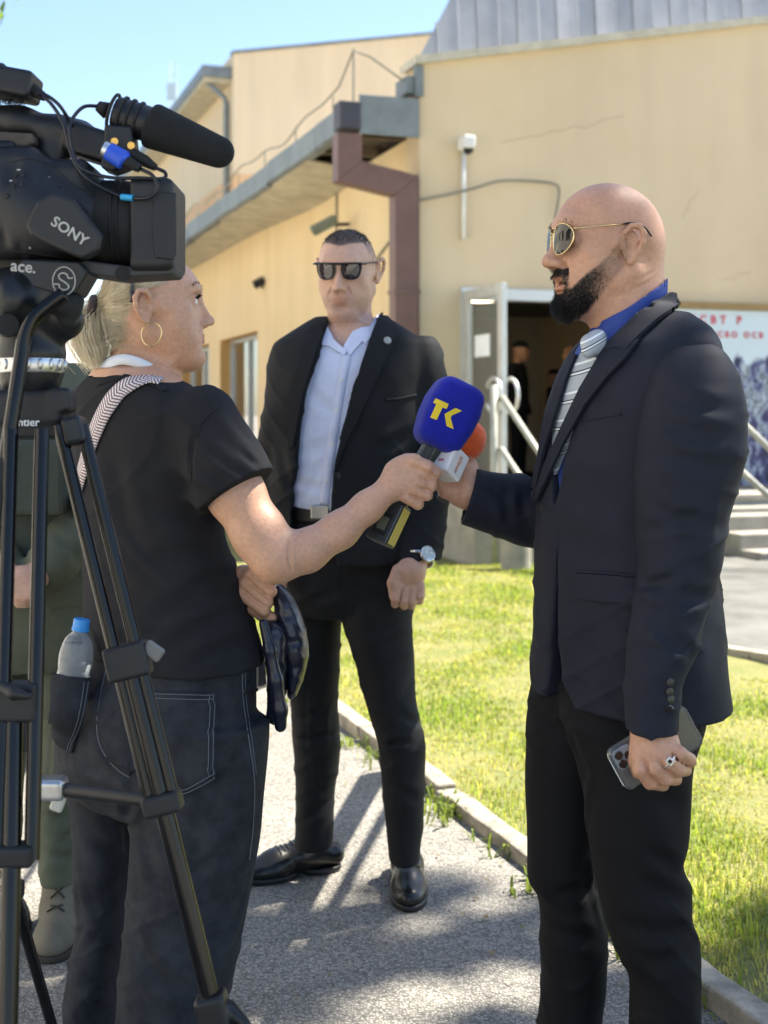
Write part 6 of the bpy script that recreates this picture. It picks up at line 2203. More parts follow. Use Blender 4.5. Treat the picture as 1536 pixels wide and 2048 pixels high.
M_strap = strap_mat()
def strap(name, S, pl, width, n, parent, freq=150):
    c2 = spline(pl, n)
    p = S.cast(c2[:, 0], c2[:, 1])
    nr = S.grad(p)
    for _ in range(3):
        p[1:-1] = (p[:-2] + 2 * p[1:-1] + p[2:]) / 4
    v, f = ribbon3(p, nr, width, .006, .003)
    o = mesh_np(name, v, f, M_strap, parent, True)
    L = np.r_[0, np.cumsum(np.linalg.norm(np.diff(p, axis=0), axis=1))]
    vcol(o, 'su', np.repeat(L * freq, 5)); vcol(o, 'sv', np.tile([-1, -.96, 0, .96, 1], len(p)))
    return o
bag = empty('shoulder_bag_strap', tuple(P(240, 900, 2.45)), 'pink and white woven bag strap slung over the black t-shirt', 'bag strap')
strap('strap', tee, [(322, 765), (290, 762), (248, 778), (215, 818), (190, 872), (170, 935), (158, 985), (152, 1040), (150, 1075)], .041, 60, bag)

# ---- jeans
def denim_mat():
    m = fabric('charcoal_denim', (.021, .0232, .0285), .92, 1300, .7, .0, col2=(.042, .0455, .053), vscale=22, spec=.2)
    return m
M_den = denim_mat()
M_stitch = mat('stitch_thread', (.13, .145, .175), .8)
je = SDF()
jl = [(1290, 338, .150, .150, .205), (1340, 330, .158, .160, .218), (1400, 322, .164, .178, .232), (1470, 314, .164, .186, .238), (1540, 312, .155, .180, .236), (1590, 314, .130, .150, .215)]
torso_loft(je, jl, Fw, DW, 0)
# right (near) leg and left leg, traced
rows_loft(je, [(1440, 268, 537, 2.50, .13), (1540, 262, 534, 2.50, .125), (1640, 262, 524, 2.50, .118), (1740, 258, 507, 2.50, .112), (1840, 250, 492, 2.50, .108), (1940, 240, 470, 2.50, .106), (2050, 232, 444, 2.50, .105), (2180, 226, 446, 2.50, .105)], 2.5, .12, .018)
rows_loft(je, [(1420, 108, 330, 2.66, .12), (1500, 118, 310, 2.66, .12), (1600, 140, 285, 2.66, .11), (1700, 149, 272, 2.66, .105), (1800, 152, 264, 2.66, .10), (1850, 158, 258, 2.66, .10), (1900, 146, 250, 2.66, .10), (1960, 137, 244, 2.66, .10), (2050, 126, 236, 2.66, .10), (2120, 122, 232, 2.66, .10)], 2.66, .12, .014)
# seat seam and folds
for a, b, w_, am in (((212, 1340, 2.44), (196, 1470, 2.42), .006, .004), ((196, 1470, 2.42), (225, 1530, 2.42), .008, .008), ((225, 1530, 2.42), (272, 1560, 2.44), .012, .016), ((268, 1570, 2.44), (255, 1700, 2.48), .014, .014),
                     ((140, 1500, 2.5), (260, 1560, 2.44), .018, .007), ((150, 1560, 2.52), (250, 1590, 2.46), .016, .007), ((300, 1590, 2.40), (470, 1560, 2.38), .02, .005), ((290, 1640, 2.40), (330, 1800, 2.40), .02, .006), ((420, 1650, 2.38), (500, 1900, 2.40), .016, -.006),
                     ((430, 1940, 2.38), (500, 1750, 2.38), .012, -.006), ((260, 1850, 2.40), (330, 1960, 2.40), .02, .008), ((160, 1760, 2.56), (190, 1850, 2.56), .012, -.006), ((190, 1850, 2.56), (150, 1920, 2.56), .012, -.006), ((330, 1760, 2.38), (450, 1700, 2.38), .02, .005), ((280, 1930, 2.4), (400, 1990, 2.4), .02, .007), ((170, 1640, 2.56), (230, 1720, 2.56), .018, .006)):
    je.fold(a, b, w_ * .8, am * .9)
je.disp(cloth_noise)
jo_, _ = sdf_obj('jeans', je, .0056, M_den, wom)
pk = patch_obj('back_pocket', je, [(252, 1392), (300, 1384), (431, 1386), (430, 1556), (366, 1590), (262, 1560)], M_den, jo_, .005, 8, .005)
pkS = SDF(); pkS.uni(je, 0); pkS.rc(P(146, 1330, 2.46), P(138, 1410, 2.465), .036, .036, .03); pkS.rc(P(138, 1410, 2.465), P(132, 1490, 2.52), .036, .02, .03)
pk2 = patch_obj('back_pocket', pkS, [(104, 1346), (134, 1353), (180, 1356), (168, 1430), (144, 1506), (118, 1490), (98, 1462), (104, 1400)], M_den, jo_, .004, 6, .006)
def stitch(pl, S=je, off=.0065, parent=jo_, w=.0014, n=40):
    ribbon_obj('stitching', S, pl, w, M_stitch, parent, off, n, .001)
pk_line = lambda d: None
for dx in (4, 13):
    ribbon_obj('stitching', je, [(431 - dx, 1390), (430 - dx, 1470), (429 - dx, 1552 - dx * .3)], .0014, M_stitch, pk, .0065, 30, .001)
    ribbon_obj('stitching', je, [(300, 1384 + dx), (360, 1385 + dx), (427, 1387 + dx)], .0014, M_stitch, pk, .0065, 30, .001)
    ribbon_obj('stitching', je, [(428, 1556 - dx), (398, 1573 - dx), (366, 1589 - dx), (340, 1580 - dx)], .0014, M_stitch, pk, .0065, 30, .001)
    ribbon_obj('stitching', pkS, [(176 - dx * .8, 1362), (166 - dx * .8, 1430), (143 - dx * .6, 1500)], .0014, M_stitch, pk2, .0055, 30, .001)
ribbon_obj('stitching', je, [(212, 1340), (200, 1400), (194, 1455), (204, 1500), (236, 1540), (270, 1560)], .0018, M_stitch, jo_, .0012, 40, .001)
ribbon_obj('side_seam', je, [(484, 1345), (486, 1400), (496, 1470), (508, 1560), (506, 1650), (498, 1720)], .0022, M_stitch, jo_, .0012, 40, .001)
ribbon_obj('side_seam', je, [(490, 1345), (492, 1400), (502, 1470), (512, 1550)], .0014, M_stitch, jo_, .0012, 40, .001)
patch_obj('coin_pocket', je, [(500, 1320), (530, 1314), (534, 1370), (504, 1380), (488, 1384), (500, 1352)], M_den, jo_, .003, 6, .003)
ribbon_obj('pocket_edge', je, [(488, 1384), (510, 1380), (536, 1372)], .006, M_den, jo_, .004, 20)
p = je.cast([488], [1383]); disc_obj('rivet', p[0], je.grad(p)[0], .0045, .002, mat('dull_rivet', (.12, .12, .12), .35, metallic=.8), jo_)
# shoes hidden under the hems
M_snk = mat('pale_sneaker', (.5, .5, .48), .7)
for heel, toe in (((-.43, 2.46, 0), (-.26, 2.66, 0)), ((-.62, 2.62, 0), (-.45, 2.82, 0))):
    s1 = SDF(); shoe(s1, heel, toe); so1, _ = sdf_obj('shoe', s1, .006, M_snk, wom)

# ---- water bottle in the back pocket (own thing)
bt = empty('water_bottle', tuple(P(150, 1350, 2.5)), 'small plastic water bottle with blue cap stuck in the left back jeans pocket', 'bottle')
DB = 2.46
top = P(166, 1228, DB); bot = P(139, 1400, DB)
ax_ = top - bot; Lb = np.linalg.norm(ax_); ax_ /= Lb
MBt = frame4(bot, *np.array(axes_z(Vector(ax_))).T)
u_ = 1 / FPX * DB
prof = [(0, .0), (.031, .0), (.0315, .02), (.030, .03), (.0315, .04), (.0315, .05), (.030, .058), (.0318, .066), (.0325, .080), (.0318, .094), (.029, .108), (.024, .119), (.0175, .126), (.0145, .130), (.0142, .136)]
bm = bmesh.new(); bm_lathe(bm, prof + [(.0135, .136), (.0138, .130), (.023, .1185), (.028, .107), (.0308, .094), (.0315, .080), (.0308, .066), (.029, .058), (.0305, .05), (.0305, .04), (.029, .03), (.0305, .02), (.030, .002), (0, .002)], MBt, 32)
M_pet = mat('clear_plastic', (.92, .96, 1.0), .22, var=0, trans=.80, ior=1.25, bump=.25, bscale=90, bdist=.002)
bs_ = mesh_bm('bottle_shell', bm, M_pet, bt, True)
bm = bmesh.new(); bm_lathe(bm, [(0, .0022), (.0296, .0022), (.030, .02), (.0288, .03), (.030, .04), (.030, .05), (.0286, .058), (.0303, .066), (.031, .074), (0, .074)], MBt, 32)
mesh_bm('water', bm, mat('water', (.86, .93, 1.0), .02, var=0, trans=1.0, ior=1.33), bt, True, auto=40)
bm = bmesh.new()
bm_lathe(bm, [(0, .1555), (.0135, .1555), (.0152, .154), (.0156, .150), (.0156, .139), (.0166, .138), (.0166, .133), (.0150, .1325)], MBt, 40)
for v_ in bm.verts: pass
mesh_bm('bottle_cap', bm, mat('blue_cap', (.04, .27, .68), .38, var=.06), bt, True, auto=40)
bm = bmesh.new(); bm_lathe(bm, [(.0327, .052), (.0329, .068), (.0331, .080)], MBt, 32)
text_obj('printed_code', '27.10.25\n01:44 GR', frame4(P(148, 1281, DB - .0345), (1, 0, 0), (0, .15, 1), (0, -1, .15)), .0085, mat('ink', (.03, .03, .04), .6), bt, ext=.0002)
bm.free()

# ---- puffer jacket carried over her left arm (own thing)
M_puf = mat('navy_nylon', (.013, .016, .032), .30, var=.2, vscale=18, bump=.35, bscale=45, bdist=.004, spec=.6)
pj = empty('puffer_jacket', tuple(P(570, 1300, 2.55)), 'navy quilted puffer jacket hanging folded over the forearm', 'jacket')
DP = 2.56
def puff(rows, d, depth, nq, seed):
    S = SDF()
    rows_loft(S, rows, d, depth, 0, 2.0, .02)
    for (a, b) in nq:
        S.crease(P(*a), P(*b), .007, .010)
    rg_ = np.random.default_rng(seed)
    ph_ = rg_.random(6) * 6
    S.disp(lambda p: (-.0022 * (1 - np.abs(np.sin(p[:, 2] * 60 + p[:, 0] * 45 + ph_[0] + 1.5 * np.sin(p[:, 0] * 70)))) ** 3).astype(np.float32))
    return S
s1 = puff([(1168, 548, 566, DP, .02), (1200, 546, 590, DP, .035), (1240, 552, 606, DP, .042), (1290, 562, 617, DP, .045), (1330, 570, 614, DP, .042), (1370, 572, 602, DP, .035), (1400, 572, 590, DP, .02)], DP, .04, [(((545, 1236, DP - .05), (612, 1228, DP - .04))), ((556, 1290, DP - .05), (620, 1282, DP - .04)), ((566, 1340, DP - .05), (616, 1338, DP - .04))], 1)
sdf_obj('outer_shell', s1, .003, M_puf, pj)
s2 = puff([(1240, 522, 564, DP - .03, .02), (1270, 526, 574, DP - .03, .03), (1310, 530, 576, DP - .03, .034), (1350, 534, 574, DP - .03, .03), (1400, 534, 570, DP - .03, .028), (1440, 534, 562, DP - .03, .022), (1452, 538, 560, DP - .03, .012)], DP - .03, .03, [((524, 1270, DP - .07), (576, 1262, DP - .06)), ((530, 1344, DP - .07), (576, 1340, DP - .06)), ((532, 1400, DP - .07), (572, 1396, DP - .06))], 2)
sdf_obj('quilted_front', s2, .003, M_puf, pj)
s3 = SDF(); s3.chain(px((527, 1246, DP - .062), (540, 1300, DP - .066), (552, 1360, DP - .066), (560, 1420, DP - .062), (561, 1452, DP - .055)), [.009, .012, .013, .014, .012], 0, .01)
sdf_obj('zip_placket', s3, .003, M_puf, pj)
# ------------------------------------------------------------------ man in black suit and sunglasses (centre)
DG = 3.5
M_skin_g = skin_mat('light_skin', (.56, .34, .245), (.62, .37, .27), hair=(.075, .065, .058))
M_suit_g = fabric('black_suit_wool', (.0105, .0115, .0135), .78, 1500, .3, .0, spec=.3)
M_shirt_g = fabric('pale_blue_cotton', (.66, .71, .88), .7, 1800, .2, .0, var=.05)
grd = empty('person', (-.1, 3.5, 0), 'person in black suit, open pale blue shirt and dark sunglasses facing the camera', 'person', 'people outside the building')
gy = math.radians(12)
Hg = Frame(P(698, 541, DG), (-math.sin(gy), -math.cos(gy), -.19), (.02, 0, 1), .96)
gb = SDF()
head(gb, Hg, nose=.95, jaw=1.02)
gb.rc(Hg.w((-.018, 0, -.06)), P(700, 690, DG + .02), .053, .064, .03)
Fg = Frame(P(690, 1024, DG), (-math.sin(.12), -math.cos(.12), 0))
torso_loft(gb, [(650, 700, .06, .06, .08), (690, 698, .085, .085, .16), (760, 695, .105, .10, .18), (900, 690, .08, .07, .12), (1050, 690, .07, .06, .10), (1130, 695, .06, .06, .09)], Fg, DG, .04)
gsl, gel, gwl = P(848, 735, DG), P(868, 930, DG - .02), P(836, 1108, DG - .14)
gsr, ger, gwr = P(572, 745, DG + .02), P(540, 940, DG + .04), P(545, 1115, DG - .06)
gb.chain([gsl, gel, gwl], [.045, .038, .030], .03, .02)
gb.chain([gsr, ger, gwr], [.045, .038, .030], .03, .02)
# visible hand, lightly closed, back of the hand to the camera
GD = DG - .17
gb.rc(gwl, P(826, 1140, GD), .030, .032, .02)
gb.ell(P(818, 1152, GD), (.037, .020, .044), None, .02)
for a, b, c in (((798, 1172), (791, 1196), (790, 1208)), ((813, 1180), (809, 1202), (808, 1212)), ((828, 1180), (825, 1202), (824, 1211)), ((842, 1172), (841, 1192), (839, 1202))):
    gb.chain([P(*a, GD - .012), P(*b, GD - .016), P(*c, GD + .006), P(c[0], c[1] - 14, GD + .024)], [.0115, .0110, .0100, .0090], .004, .004)
gb.chain(px((795, 1140, GD - .01), (784, 1166, GD - .014), (786, 1190, GD - .008)), [.0145, .0125, .0105], .010, .006)
for a, b in (((806, 1176), (800, 1206)), ((821, 1180), (817, 1208)), ((835, 1178), (833, 1204))):
    gb.fold(a, b, .0032, .0032)
gb.ell(P(550, 1160, DG - .08), (.035, .025, .05), None, .02)
go_, gv_ = sdf_obj('body', gb, .0035, M_skin_g, grd, fine=[(Hg.w((0, 0, -.05)), .23), (P(820, 1160, 3.33), .13)])
gl_ = Hg.loc(gv_); x_, y_, z_ = gl_.T; ya = np.abs(y_)
hl_line = .074 - .012 * sstep(.02, .05, ya) * 0 + .006 * sstep(.0, .03, ya)
topm = sstep(-.003, .005, z_ - hl_line) 
sidem = sstep(.046, .036, x_) * sstep(-.02, .02, z_) * .42
sidem = np.maximum(sidem, sstep(.062, .05, x_) * sstep(.03, .06, z_) * .5)
buzz = np.maximum(topm * .88, sidem) * (z_ > -.08) * (ya < .0775)
stub = sstep(-.052, -.075, z_) * sstep(.02, .045, x_) * .20 * (z_ > -.135)
mous = ((z_ < -.048) & (z_ > -.062) & (x_ > .1) & (ya < .03)) * .12
vcol(go_, 'hairmask', np.clip(np.maximum(np.maximum(buzz, stub), mous), 0, .9))
vcol(go_, 'lip', sstep(.023, .018, ya) * (x_ > .10) * sstep(-.0605, -.0635, z_) * sstep(-.0835, -.080, z_) * .42)
rg = np.random.default_rng(12)
cand = np.flatnonzero((buzz > .3) & (z_ > .02))
pk_ = gv_[rg.choice(cand, 5200)] + rg.normal(size=(5200, 3)) * .0012
pk_ = gb.snap(pk_, 0, 2)
zz_ = Hg.loc(pk_)[:, 2]
hv, hf = hair_on(gb, pk_, gb.grad(pk_), .0015 + .0055 * sstep(.06, .095, zz_), Hg.R @ np.array([.2, 0, .3]), rg, .00045, 3, .3)
mesh_np('cropped_hair', hv, hf, mat('dark_cropped_hair', (.045, .038, .033), .6), grd)['kind'] = 'stuff'
# sunglasses
gs = empty('sunglasses', (0, 0, 0)); gs.parent = grd; gs.matrix_parent_inverse = Matrix.Translation(-grd.location)
M_lens2 = mat('smoked_lens', (.02, .017, .022), .02, var=0, spec=.8, coat=.4)
M_frm = mat('black_acetate', (.012, .012, .013), .2, var=.1)
for y in (-1, 1):
    pts = [(.010, .020), (.030, .022), (.056, .023), (.062, .016), (.058, -.006), (.048, -.018), (.030, -.020), (.016, -.014), (.009, .002)]
    pts = spline(np.array(pts + pts[:1]), 54)[:-1]
    def lpt(q, dx=0): return Hg.w((.1265 - 5.2 * max(0, abs(q[0]) - .012) ** 2 + dx, y * q[0], q[1] + .006))
    bm = bmesh.new(); bm_tube(bm, [lpt(q) for q in pts] + [lpt(pts[0])], .0017, 6, False)
    o = mesh_bm('frame', bm, M_frm, None, True); o.parent = gs
    bm = bmesh.new(); c_ = bm.verts.new(lpt((.034, .001), .003)); r_ = [bm.verts.new(lpt(q)) for q in pts]
    for i in range(len(r_)): bm.faces.new((c_, r_[i], r_[(i + 1) % len(r_)]))
    o = mesh_bm('lens', bm, M_lens2, None, True); o.parent = gs
    bm = bmesh.new(); bm_tube(bm, spline([Hg.w(p) for p in ((.115, y * .060, .026), (.108, y * .073, .027), (.06, y * .0775, .026), (0, y * .083, .022), (-.02, y * .085, .012))], 20), .0023, 6)
    o = mesh_bm('temple', bm, M_frm, None, True); o.parent = gs
bm = bmesh.new(); bm_tube(bm, spline([lpt((-.012, .020)) * np.array([1, 1, 1]), Hg.w((.1285, 0, .027)), lpt((.012, .020))], 10), .0024, 6)
bm_tube(bm, spline([Hg.w((.1275 - 5.2 * max(0, abs(q) - .012) ** 2, q, .029)) for q in np.linspace(-.062, .062, 9)], 24), .0024, 6)
o = mesh_bm('brow_bar', bm, M_frm, None, True); o.parent = gs
# shirt
gsh = SDF()
srows = [(655, 700, .066, .066, .095), (690, 698, .10, .09, .17), (760, 694, .128, .105, .19), (900, 690, .138, .115, .185), (1000, 688, .136, .115, .178), (1018, 688, .130, .112, .174)]
torso_loft(gsh, srows, Fg, DG, 0)
cb, cf = P(757, 622, DG), P(694, 700, DG - .07)
gcol = SDF(); gcol.rc(P(700, 600, DG + .02), P(699, 700, DG), .066, .080, 0)
def gcut(p):
    x = (p[:, 0] - np.float32(P(697, 0, 3.45)[0]))
    ztop_ = np.float32(P(0, 632, DG)[2]) + .0
    front_ = np.clip((DG + .0 - p[:, 1]) / .07, 0, 1)
    return (p[:, 2] - (ztop_ - .095 * front_ * np.clip(1 - np.abs(x) / .085, 0, 1) ** .8)).astype(np.float32)
gcol._add(gcut, None, None, 'i', .002)
gin = SDF(); gin.rc(P(700, 580, DG + .02), P(699, 690, DG), .063, .074, 0)
gsh.uni(gcol, .004)
gin2 = SDF(); gin2.rc(P(700, 560, DG + .02), P(698, 700, DG - .012), .062, .070, 0)
gsh.sub(gin2, .002)
# open neck
gsh.prism([(0, Fg.loc(P(690, 712, DG))[2]), (.045, Fg.loc(P(690, 640, DG))[2]), (.05, Fg.loc(P(690, 600, DG))[2]), (-.05, Fg.loc(P(690, 600, DG))[2]), (-.045, Fg.loc(P(690, 640, DG))[2])], Fg, .05, .4, .004)
for a, b, w_, am in (((600, 900, 3.36), (680, 880, 3.36), .02, .004), ((620, 780, 3.36), (680, 830, 3.36), .02, .004), ((590, 960, 3.36), (670, 980, 3.36), .016, .005), ((640, 720, 3.37), (640, 1000, 3.35), .004, .0015), ((600, 1000, 3.36), (640, 930, 3.36), .014, .004)):
    gsh.fold(a, b, w_ * .8, am * .8)
gso, _ = sdf_obj('shirt', gsh, .0045, M_shirt_g, grd)
gcs = SDF(); torso_loft(gcs, srows, Fg, DG, 0); gcs.rc(P(700, 600, DG + .02), P(699, 700, DG), .068, .082, .03)
patch_obj('collar_leaf', gcs, [(757, 627), (762, 640), (732, 690), (724, 684), (700, 712), (694, 704), (728, 668)], M_shirt_g, gso, .006, 5, .005, d0=2.8)
patch_obj('collar_leaf', gcs, [(652, 645), (642, 668), (637, 690), (660, 694), (688, 712), (694, 704), (668, 680)], M_shirt_g, gso, .006, 5, .005, d0=2.8)
ribbon_obj('placket', gsh, [(694, 708), (680, 780), (668, 860), (656, 940), (648, 1010)], .026, M_shirt_g, gso, .002, 40, d0=2.8)
for x, y in ((684, 760), (674, 820), (664, 890), (654, 960)):
    p = gsh.cast([x], [y], 2.8); disc_obj('shirt_button', p[0], gsh.grad(p)[0] , .005, .0032, M_white, gso, 14)
# trousers
gt_ = SDF()
torso_loft(gt_, [(1000, 688, .125, .12, .182), (1060, 690, .125, .125, .188), (1130, 694, .124, .13, .19), (1190, 696, .115, .12, .186), (1230, 696, .09, .10, .175)], Fg, DG, 0)
rows_loft(gt_, [(1120, 560, 690, 3.55, .095), (1234, 562, 684, 3.56, .095), (1331, 570, 679, 3.57, .09), (1424, 582, 677, 3.58, .082), (1470, 585, 680, 3.58, .08), (1517, 588, 679, 3.58, .078), (1609, 592, 668, 3.58, .072), (1690, 588, 665, 3.58, .07)], 3.56, .09, .012)
rows_loft(gt_, [(1120, 690, 832, 3.47, .095), (1234, 684, 826, 3.46, .095), (1331, 712, 828, 3.45, .09), (1424, 740, 838, 3.43, .082), (1475, 754, 848, 3.42, .08), (1563, 763, 851, 3.42, .075), (1655, 772, 844, 3.43, .07), (1722, 779, 841, 3.43, .068)], 3.45, .09, .012)
for a, b, w_, am in (((755, 1484, 3.34), (850, 1474, 3.34), .010, .009), ((700, 1200, 3.36), (780, 1560, 3.34), .010, -.005), ((790, 1420, 3.34), (845, 1450, 3.36), .014, .005), ((586, 1480, 3.49), (680, 1462, 3.49), .012, .008), ((590, 1440, 3.49), (670, 1400, 3.49), .016, .005), ((600, 1640, 3.5), (665, 1600, 3.5), .016, .006),
                     ((640, 1250, 3.48), (640, 1600, 3.5), .009, -.005), ((700, 1170, 3.36), (780, 1200, 3.36), .018, .005), ((690, 1180, 3.38), (600, 1220, 3.44), .016, .006), ((770, 1560, 3.34), (840, 1600, 3.35), .016, .005), ((690, 1120, 3.36), (690, 1220, 3.38), .008, .006)):
    gt_.fold(a, b, w_ * .85, am)
gt_.disp(cloth_noise)
sdf_obj('trousers', gt_, .0058, M_suit_g, grd)
blt = SDF(); torso_loft(blt, [(1006, 688, .130, .125, .188), (1040, 689, .131, .128, .190)], Fg, DG, 0, endr=.004)
bo_, _ = sdf_obj('belt', blt, .005, mat('black_belt', (.012, .011, .011), .35), grd)
p = blt.cast([640], [1024], 2.8); bm = bmesh.new(); bm_box(bm, p[0] - [0, .006, 0], (.05, .008, .038)); mesh_bm('buckle', bm, mat('steel_buckle', (.4, .4, .38), .3, metallic=1), bo_, bevel=.004)
# jacket, worn open
gj = SDF()
gr = [(636, 702, .075, .070, .10), (665, 700, .095, .085, .165), (690, 698, .115, .100, .205), (760, 695, .148, .118, .222), (850, 692, .156, .124, .220), (950, 690, .158, .126, .214), (1050, 690, .160, .130, .216), (1140, 692, .166, .142, .226), (1170, 692, .166, .142, .228)]
torso_loft(gj, gr, Fg, DG, 0)
zt_ = P(0, 1128, 3.40)[2]
gj.sub(lambda p: (p[:, 2] - zt_).astype(np.float32), .004)
def gz(py): return Fg.loc(P(690, py, 3.36))[2]
def gyl(pxx, py): return Fg.loc(P(pxx, py, 3.36))[1]
gj.prism([(gyl(758, 626), gz(600)), (gyl(756, 636), gz(636)), (gyl(724, 730), gz(730)), (gyl(689, 850), gz(850)), (gyl(667, 953), gz(953)), (gyl(661, 1050), gz(1050)), (gyl(668, 1100), gz(1100)), (gyl(690, 1160), gz(1160)), (gyl(560, 1180), gz(1180)), (gyl(578, 1050), gz(1050)), (gyl(584, 980), gz(980)), (gyl(592, 890), gz(890)), (gyl(610, 780), gz(780)), (gyl(630, 718), gz(718)), (gyl(644, 660), gz(660)), (gyl(650, 610), gz(600))], Fg, .02, .6, .004)
gnk = SDF(); gnk.rc(P(700, 560, DG + .02), P(699, 700, DG), .070, .083, 0); gj.sub(gnk, .004)
gun = SDF(); torso_loft(gun, [(1020, 690, .148, .120, .204), (1180, 692, .152, .130, .212)], Fg, DG, 0); gj.sub(gun, .002)
for a, b, w_, am in (((760, 1000, 3.33), (870, 900, 3.38), .02, .006), ((740, 900, 3.33), (850, 850, 3.38), .02, .005), ((700, 1050, 3.33), (830, 1030, 3.36), .024, .005), ((560, 900, 3.38), (600, 1000, 3.36), .02, .005)):
    gj.fold(a, b, w_ * .8, am)
gj.disp(cloth_noise)
# sleeves
for nm, rows, hol_a, hol_b in (('sleeve', [(672, 815, 868, DG, .045), (690, 802, 880, DG, .066), (725, 792, 889, DG, .078), (770, 790, 897, DG, .082), (850, 800, 900, DG - .01, .078), (930, 808, 901, DG - .02, .072), (1020, 800, 896, DG - .06, .064), (1080, 794, 888, DG - .11, .058), (1122, 790, 881, DG - .14, .055)], P(841, 1092, DG - .118), P(836, 1140, DG - .152)),
                               ('sleeve', [(690, 566, 630, DG, .05), (708, 552, 632, DG, .066), (740, 542, 634, DG, .078), (800, 530, 628, DG, .080), (900, 514, 612, DG + .02, .075), (950, 508, 604, DG + .03, .072), (1050, 506, 596, DG - .0, .064), (1125, 510, 590, DG - .05, .056)], P(549, 1090, DG - .03), P(549, 1140, DG - .06))):
    S_ = SDF(); rows_loft(S_, rows, DG, .08, 0, 2.0, .01)
    ho = SDF(); ho.rc(hol_a, hol_b, .038, .043, 0); S_.sub(ho, .002)
    cxp = (rows[4][1] + rows[4][2]) / 2
    for k_, (dy, am) in enumerate(((840, .005), (900, .006), (935, .007), (965, .006), (1010, .004))):
        S_.fold((cxp - 42, dy + 14 * (-1) ** k_), (cxp + 40, dy - 12 * (-1) ** k_), .012, am)
    S_.disp(cloth_noise)
    gj.uni(S_, .012)
gb_lo, gb_hi = P(480, 1180, DG + .3), P(930, 620, DG - .3)
gjo, _ = sdf_obj('jacket', gj, .0050, M_suit_g, grd, lo=(-.42, 3.2, .80), hi=(.24, 3.75, 1.62))
gfull = SDF(); torso_loft(gfull, gr, Fg, DG, 0); gfull.rc(P(700, 618, DG + .02), P(699, 700, DG), .076, .092, .02)
patch_obj('lapel', gfull, [(758, 628), (772, 638), (796, 664), (786, 690), (748, 768), (712, 846), (684, 905), (668, 950), (672, 920), (689, 850), (722, 730), (750, 650)], M_suit_g, gjo, .011, 6, .007, d0=2.8)
patch_obj('lapel', gfull, [(648, 650), (630, 672), (612, 690), (590, 760), (580, 830), (582, 900), (590, 892), (608, 790), (632, 712), (646, 672)], M_suit_g, gjo, .011, 6, .007, d0=2.8)
p = gfull.cast([773], [685], 2.8); disc_obj('lapel_pin', p[0] + gfull.grad(p)[0] * .012, gfull.grad(p)[0], .0105, .002, mat('brass_pin', (.45, .42, .33), .35, metallic=.7), gjo)
ribbon_obj('breast_pocket', gj, [(770, 800), (800, 797), (832, 790)], .006, M_suit_g, gjo, .003, 16, d0=2.8)
ribbon_obj('pocket_flap', gj, [(745, 1000), (790, 996), (830, 988)], .03, M_suit_g, gjo, .004, 16, d0=2.8)
for x, y in ((686, 876), (674, 952)):
    p = gj.cast([x], [y], 2.8); disc_obj('button', p[0], gj.grad(p)[0], .0095, .002, M_btn, gjo)
# wrist watch
wc = empty('wrist_watch', (0, 0, 0)); wc.parent = grd; wc.matrix_parent_inverse = Matrix.Translation(-grd.location)
wa = P(826, 1140, GD) - gwl; wa /= np.linalg.norm(wa)
wpos = P(840, 1118, GD + .015)
Rw_ = np.array(axes_z(Vector(wa)))
bm = bmesh.new()
M_steel = mat('watch_steel', (.62, .64, .64), .25, metallic=1, var=.1)
bm_tube(bm, [wpos + Rw_ @ np.array([math.cos(a) * .034, math.sin(a) * .034, 0]) for a in np.linspace(0, 2 * math.pi, 30)], .006, 8, False)
o = mesh_bm('bracelet', bm, M_steel, None, True); o.parent = wc
fn = np.array([.35, -.9, .15]); fn -= wa * (wa @ fn); fn /= np.linalg.norm(fn)
cpos = wpos + fn * .038
bm = bmesh.new(); bm_lathe(bm, [(0, -.006), (.020, -.006), (.0215, 0), (.0205, .004), (.018, .0045), (.0175, .003)], frame4(cpos, *np.array(axes_z(Vector(fn))).T), 28)
o = mesh_bm('watch_case', bm, M_steel, None, True, auto=40); o.parent = wc
bm = bmesh.new(); bm_lathe(bm, [(0, .0034), (.0178, .0034)], frame4(cpos, *np.array(axes_z(Vector(fn))).T), 28)
o = mesh_bm('watch_dial', bm, mat('watch_dial', (.55, .62, .66), .15, var=.4, vscale=160), None); o.parent = wc
# shoes
for heel, toe in ((ground_at(664, 1738), ground_at(506, 1764)), (ground_at(812, 1742) + [.0, .0, 0], ground_at(820, 1826))):
    heel = np.array([heel[0], heel[1], 0]); toe = np.array([toe[0], toe[1], 0])
    d_ = toe - heel; L_ = np.linalg.norm(d_)
    if L_ < .27:
        d_ = d_ / L_
        if abs(d_[0]) > .6: toe = heel + d_ * .27
        else: heel = toe - d_ * .30
    s1 = SDF(); shoe(s1, heel, toe, .048); so1, _ = sdf_obj('shoe', s1, .004, M_shoe, grd)
    s2 = SDF(); sole(s2, heel, toe, .049); sdf_obj('sole', s2, .004, M_black, so1)
    dd = toe - heel; L_ = np.linalg.norm(dd); dd /= L_; sd_ = np.array([-dd[1], dd[0], 0])
    bm = bmesh.new()
    for i in range(5):
        c_ = heel + dd * L_ * (.40 + .055 * i) + ZZ * .15
        pts = []
        for q in np.linspace(-1, 1, 7):
            p_ = s1.snap(np.array([c_ + sd_ * q * .017 + ZZ * -.05 - ZZ * .01 * i]), .0015, 8)[0]
            pts.append(p_)
        bm_tube(bm, pts, .0018, 5)
    mesh_bm('laces', bm, M_black, so1, True)

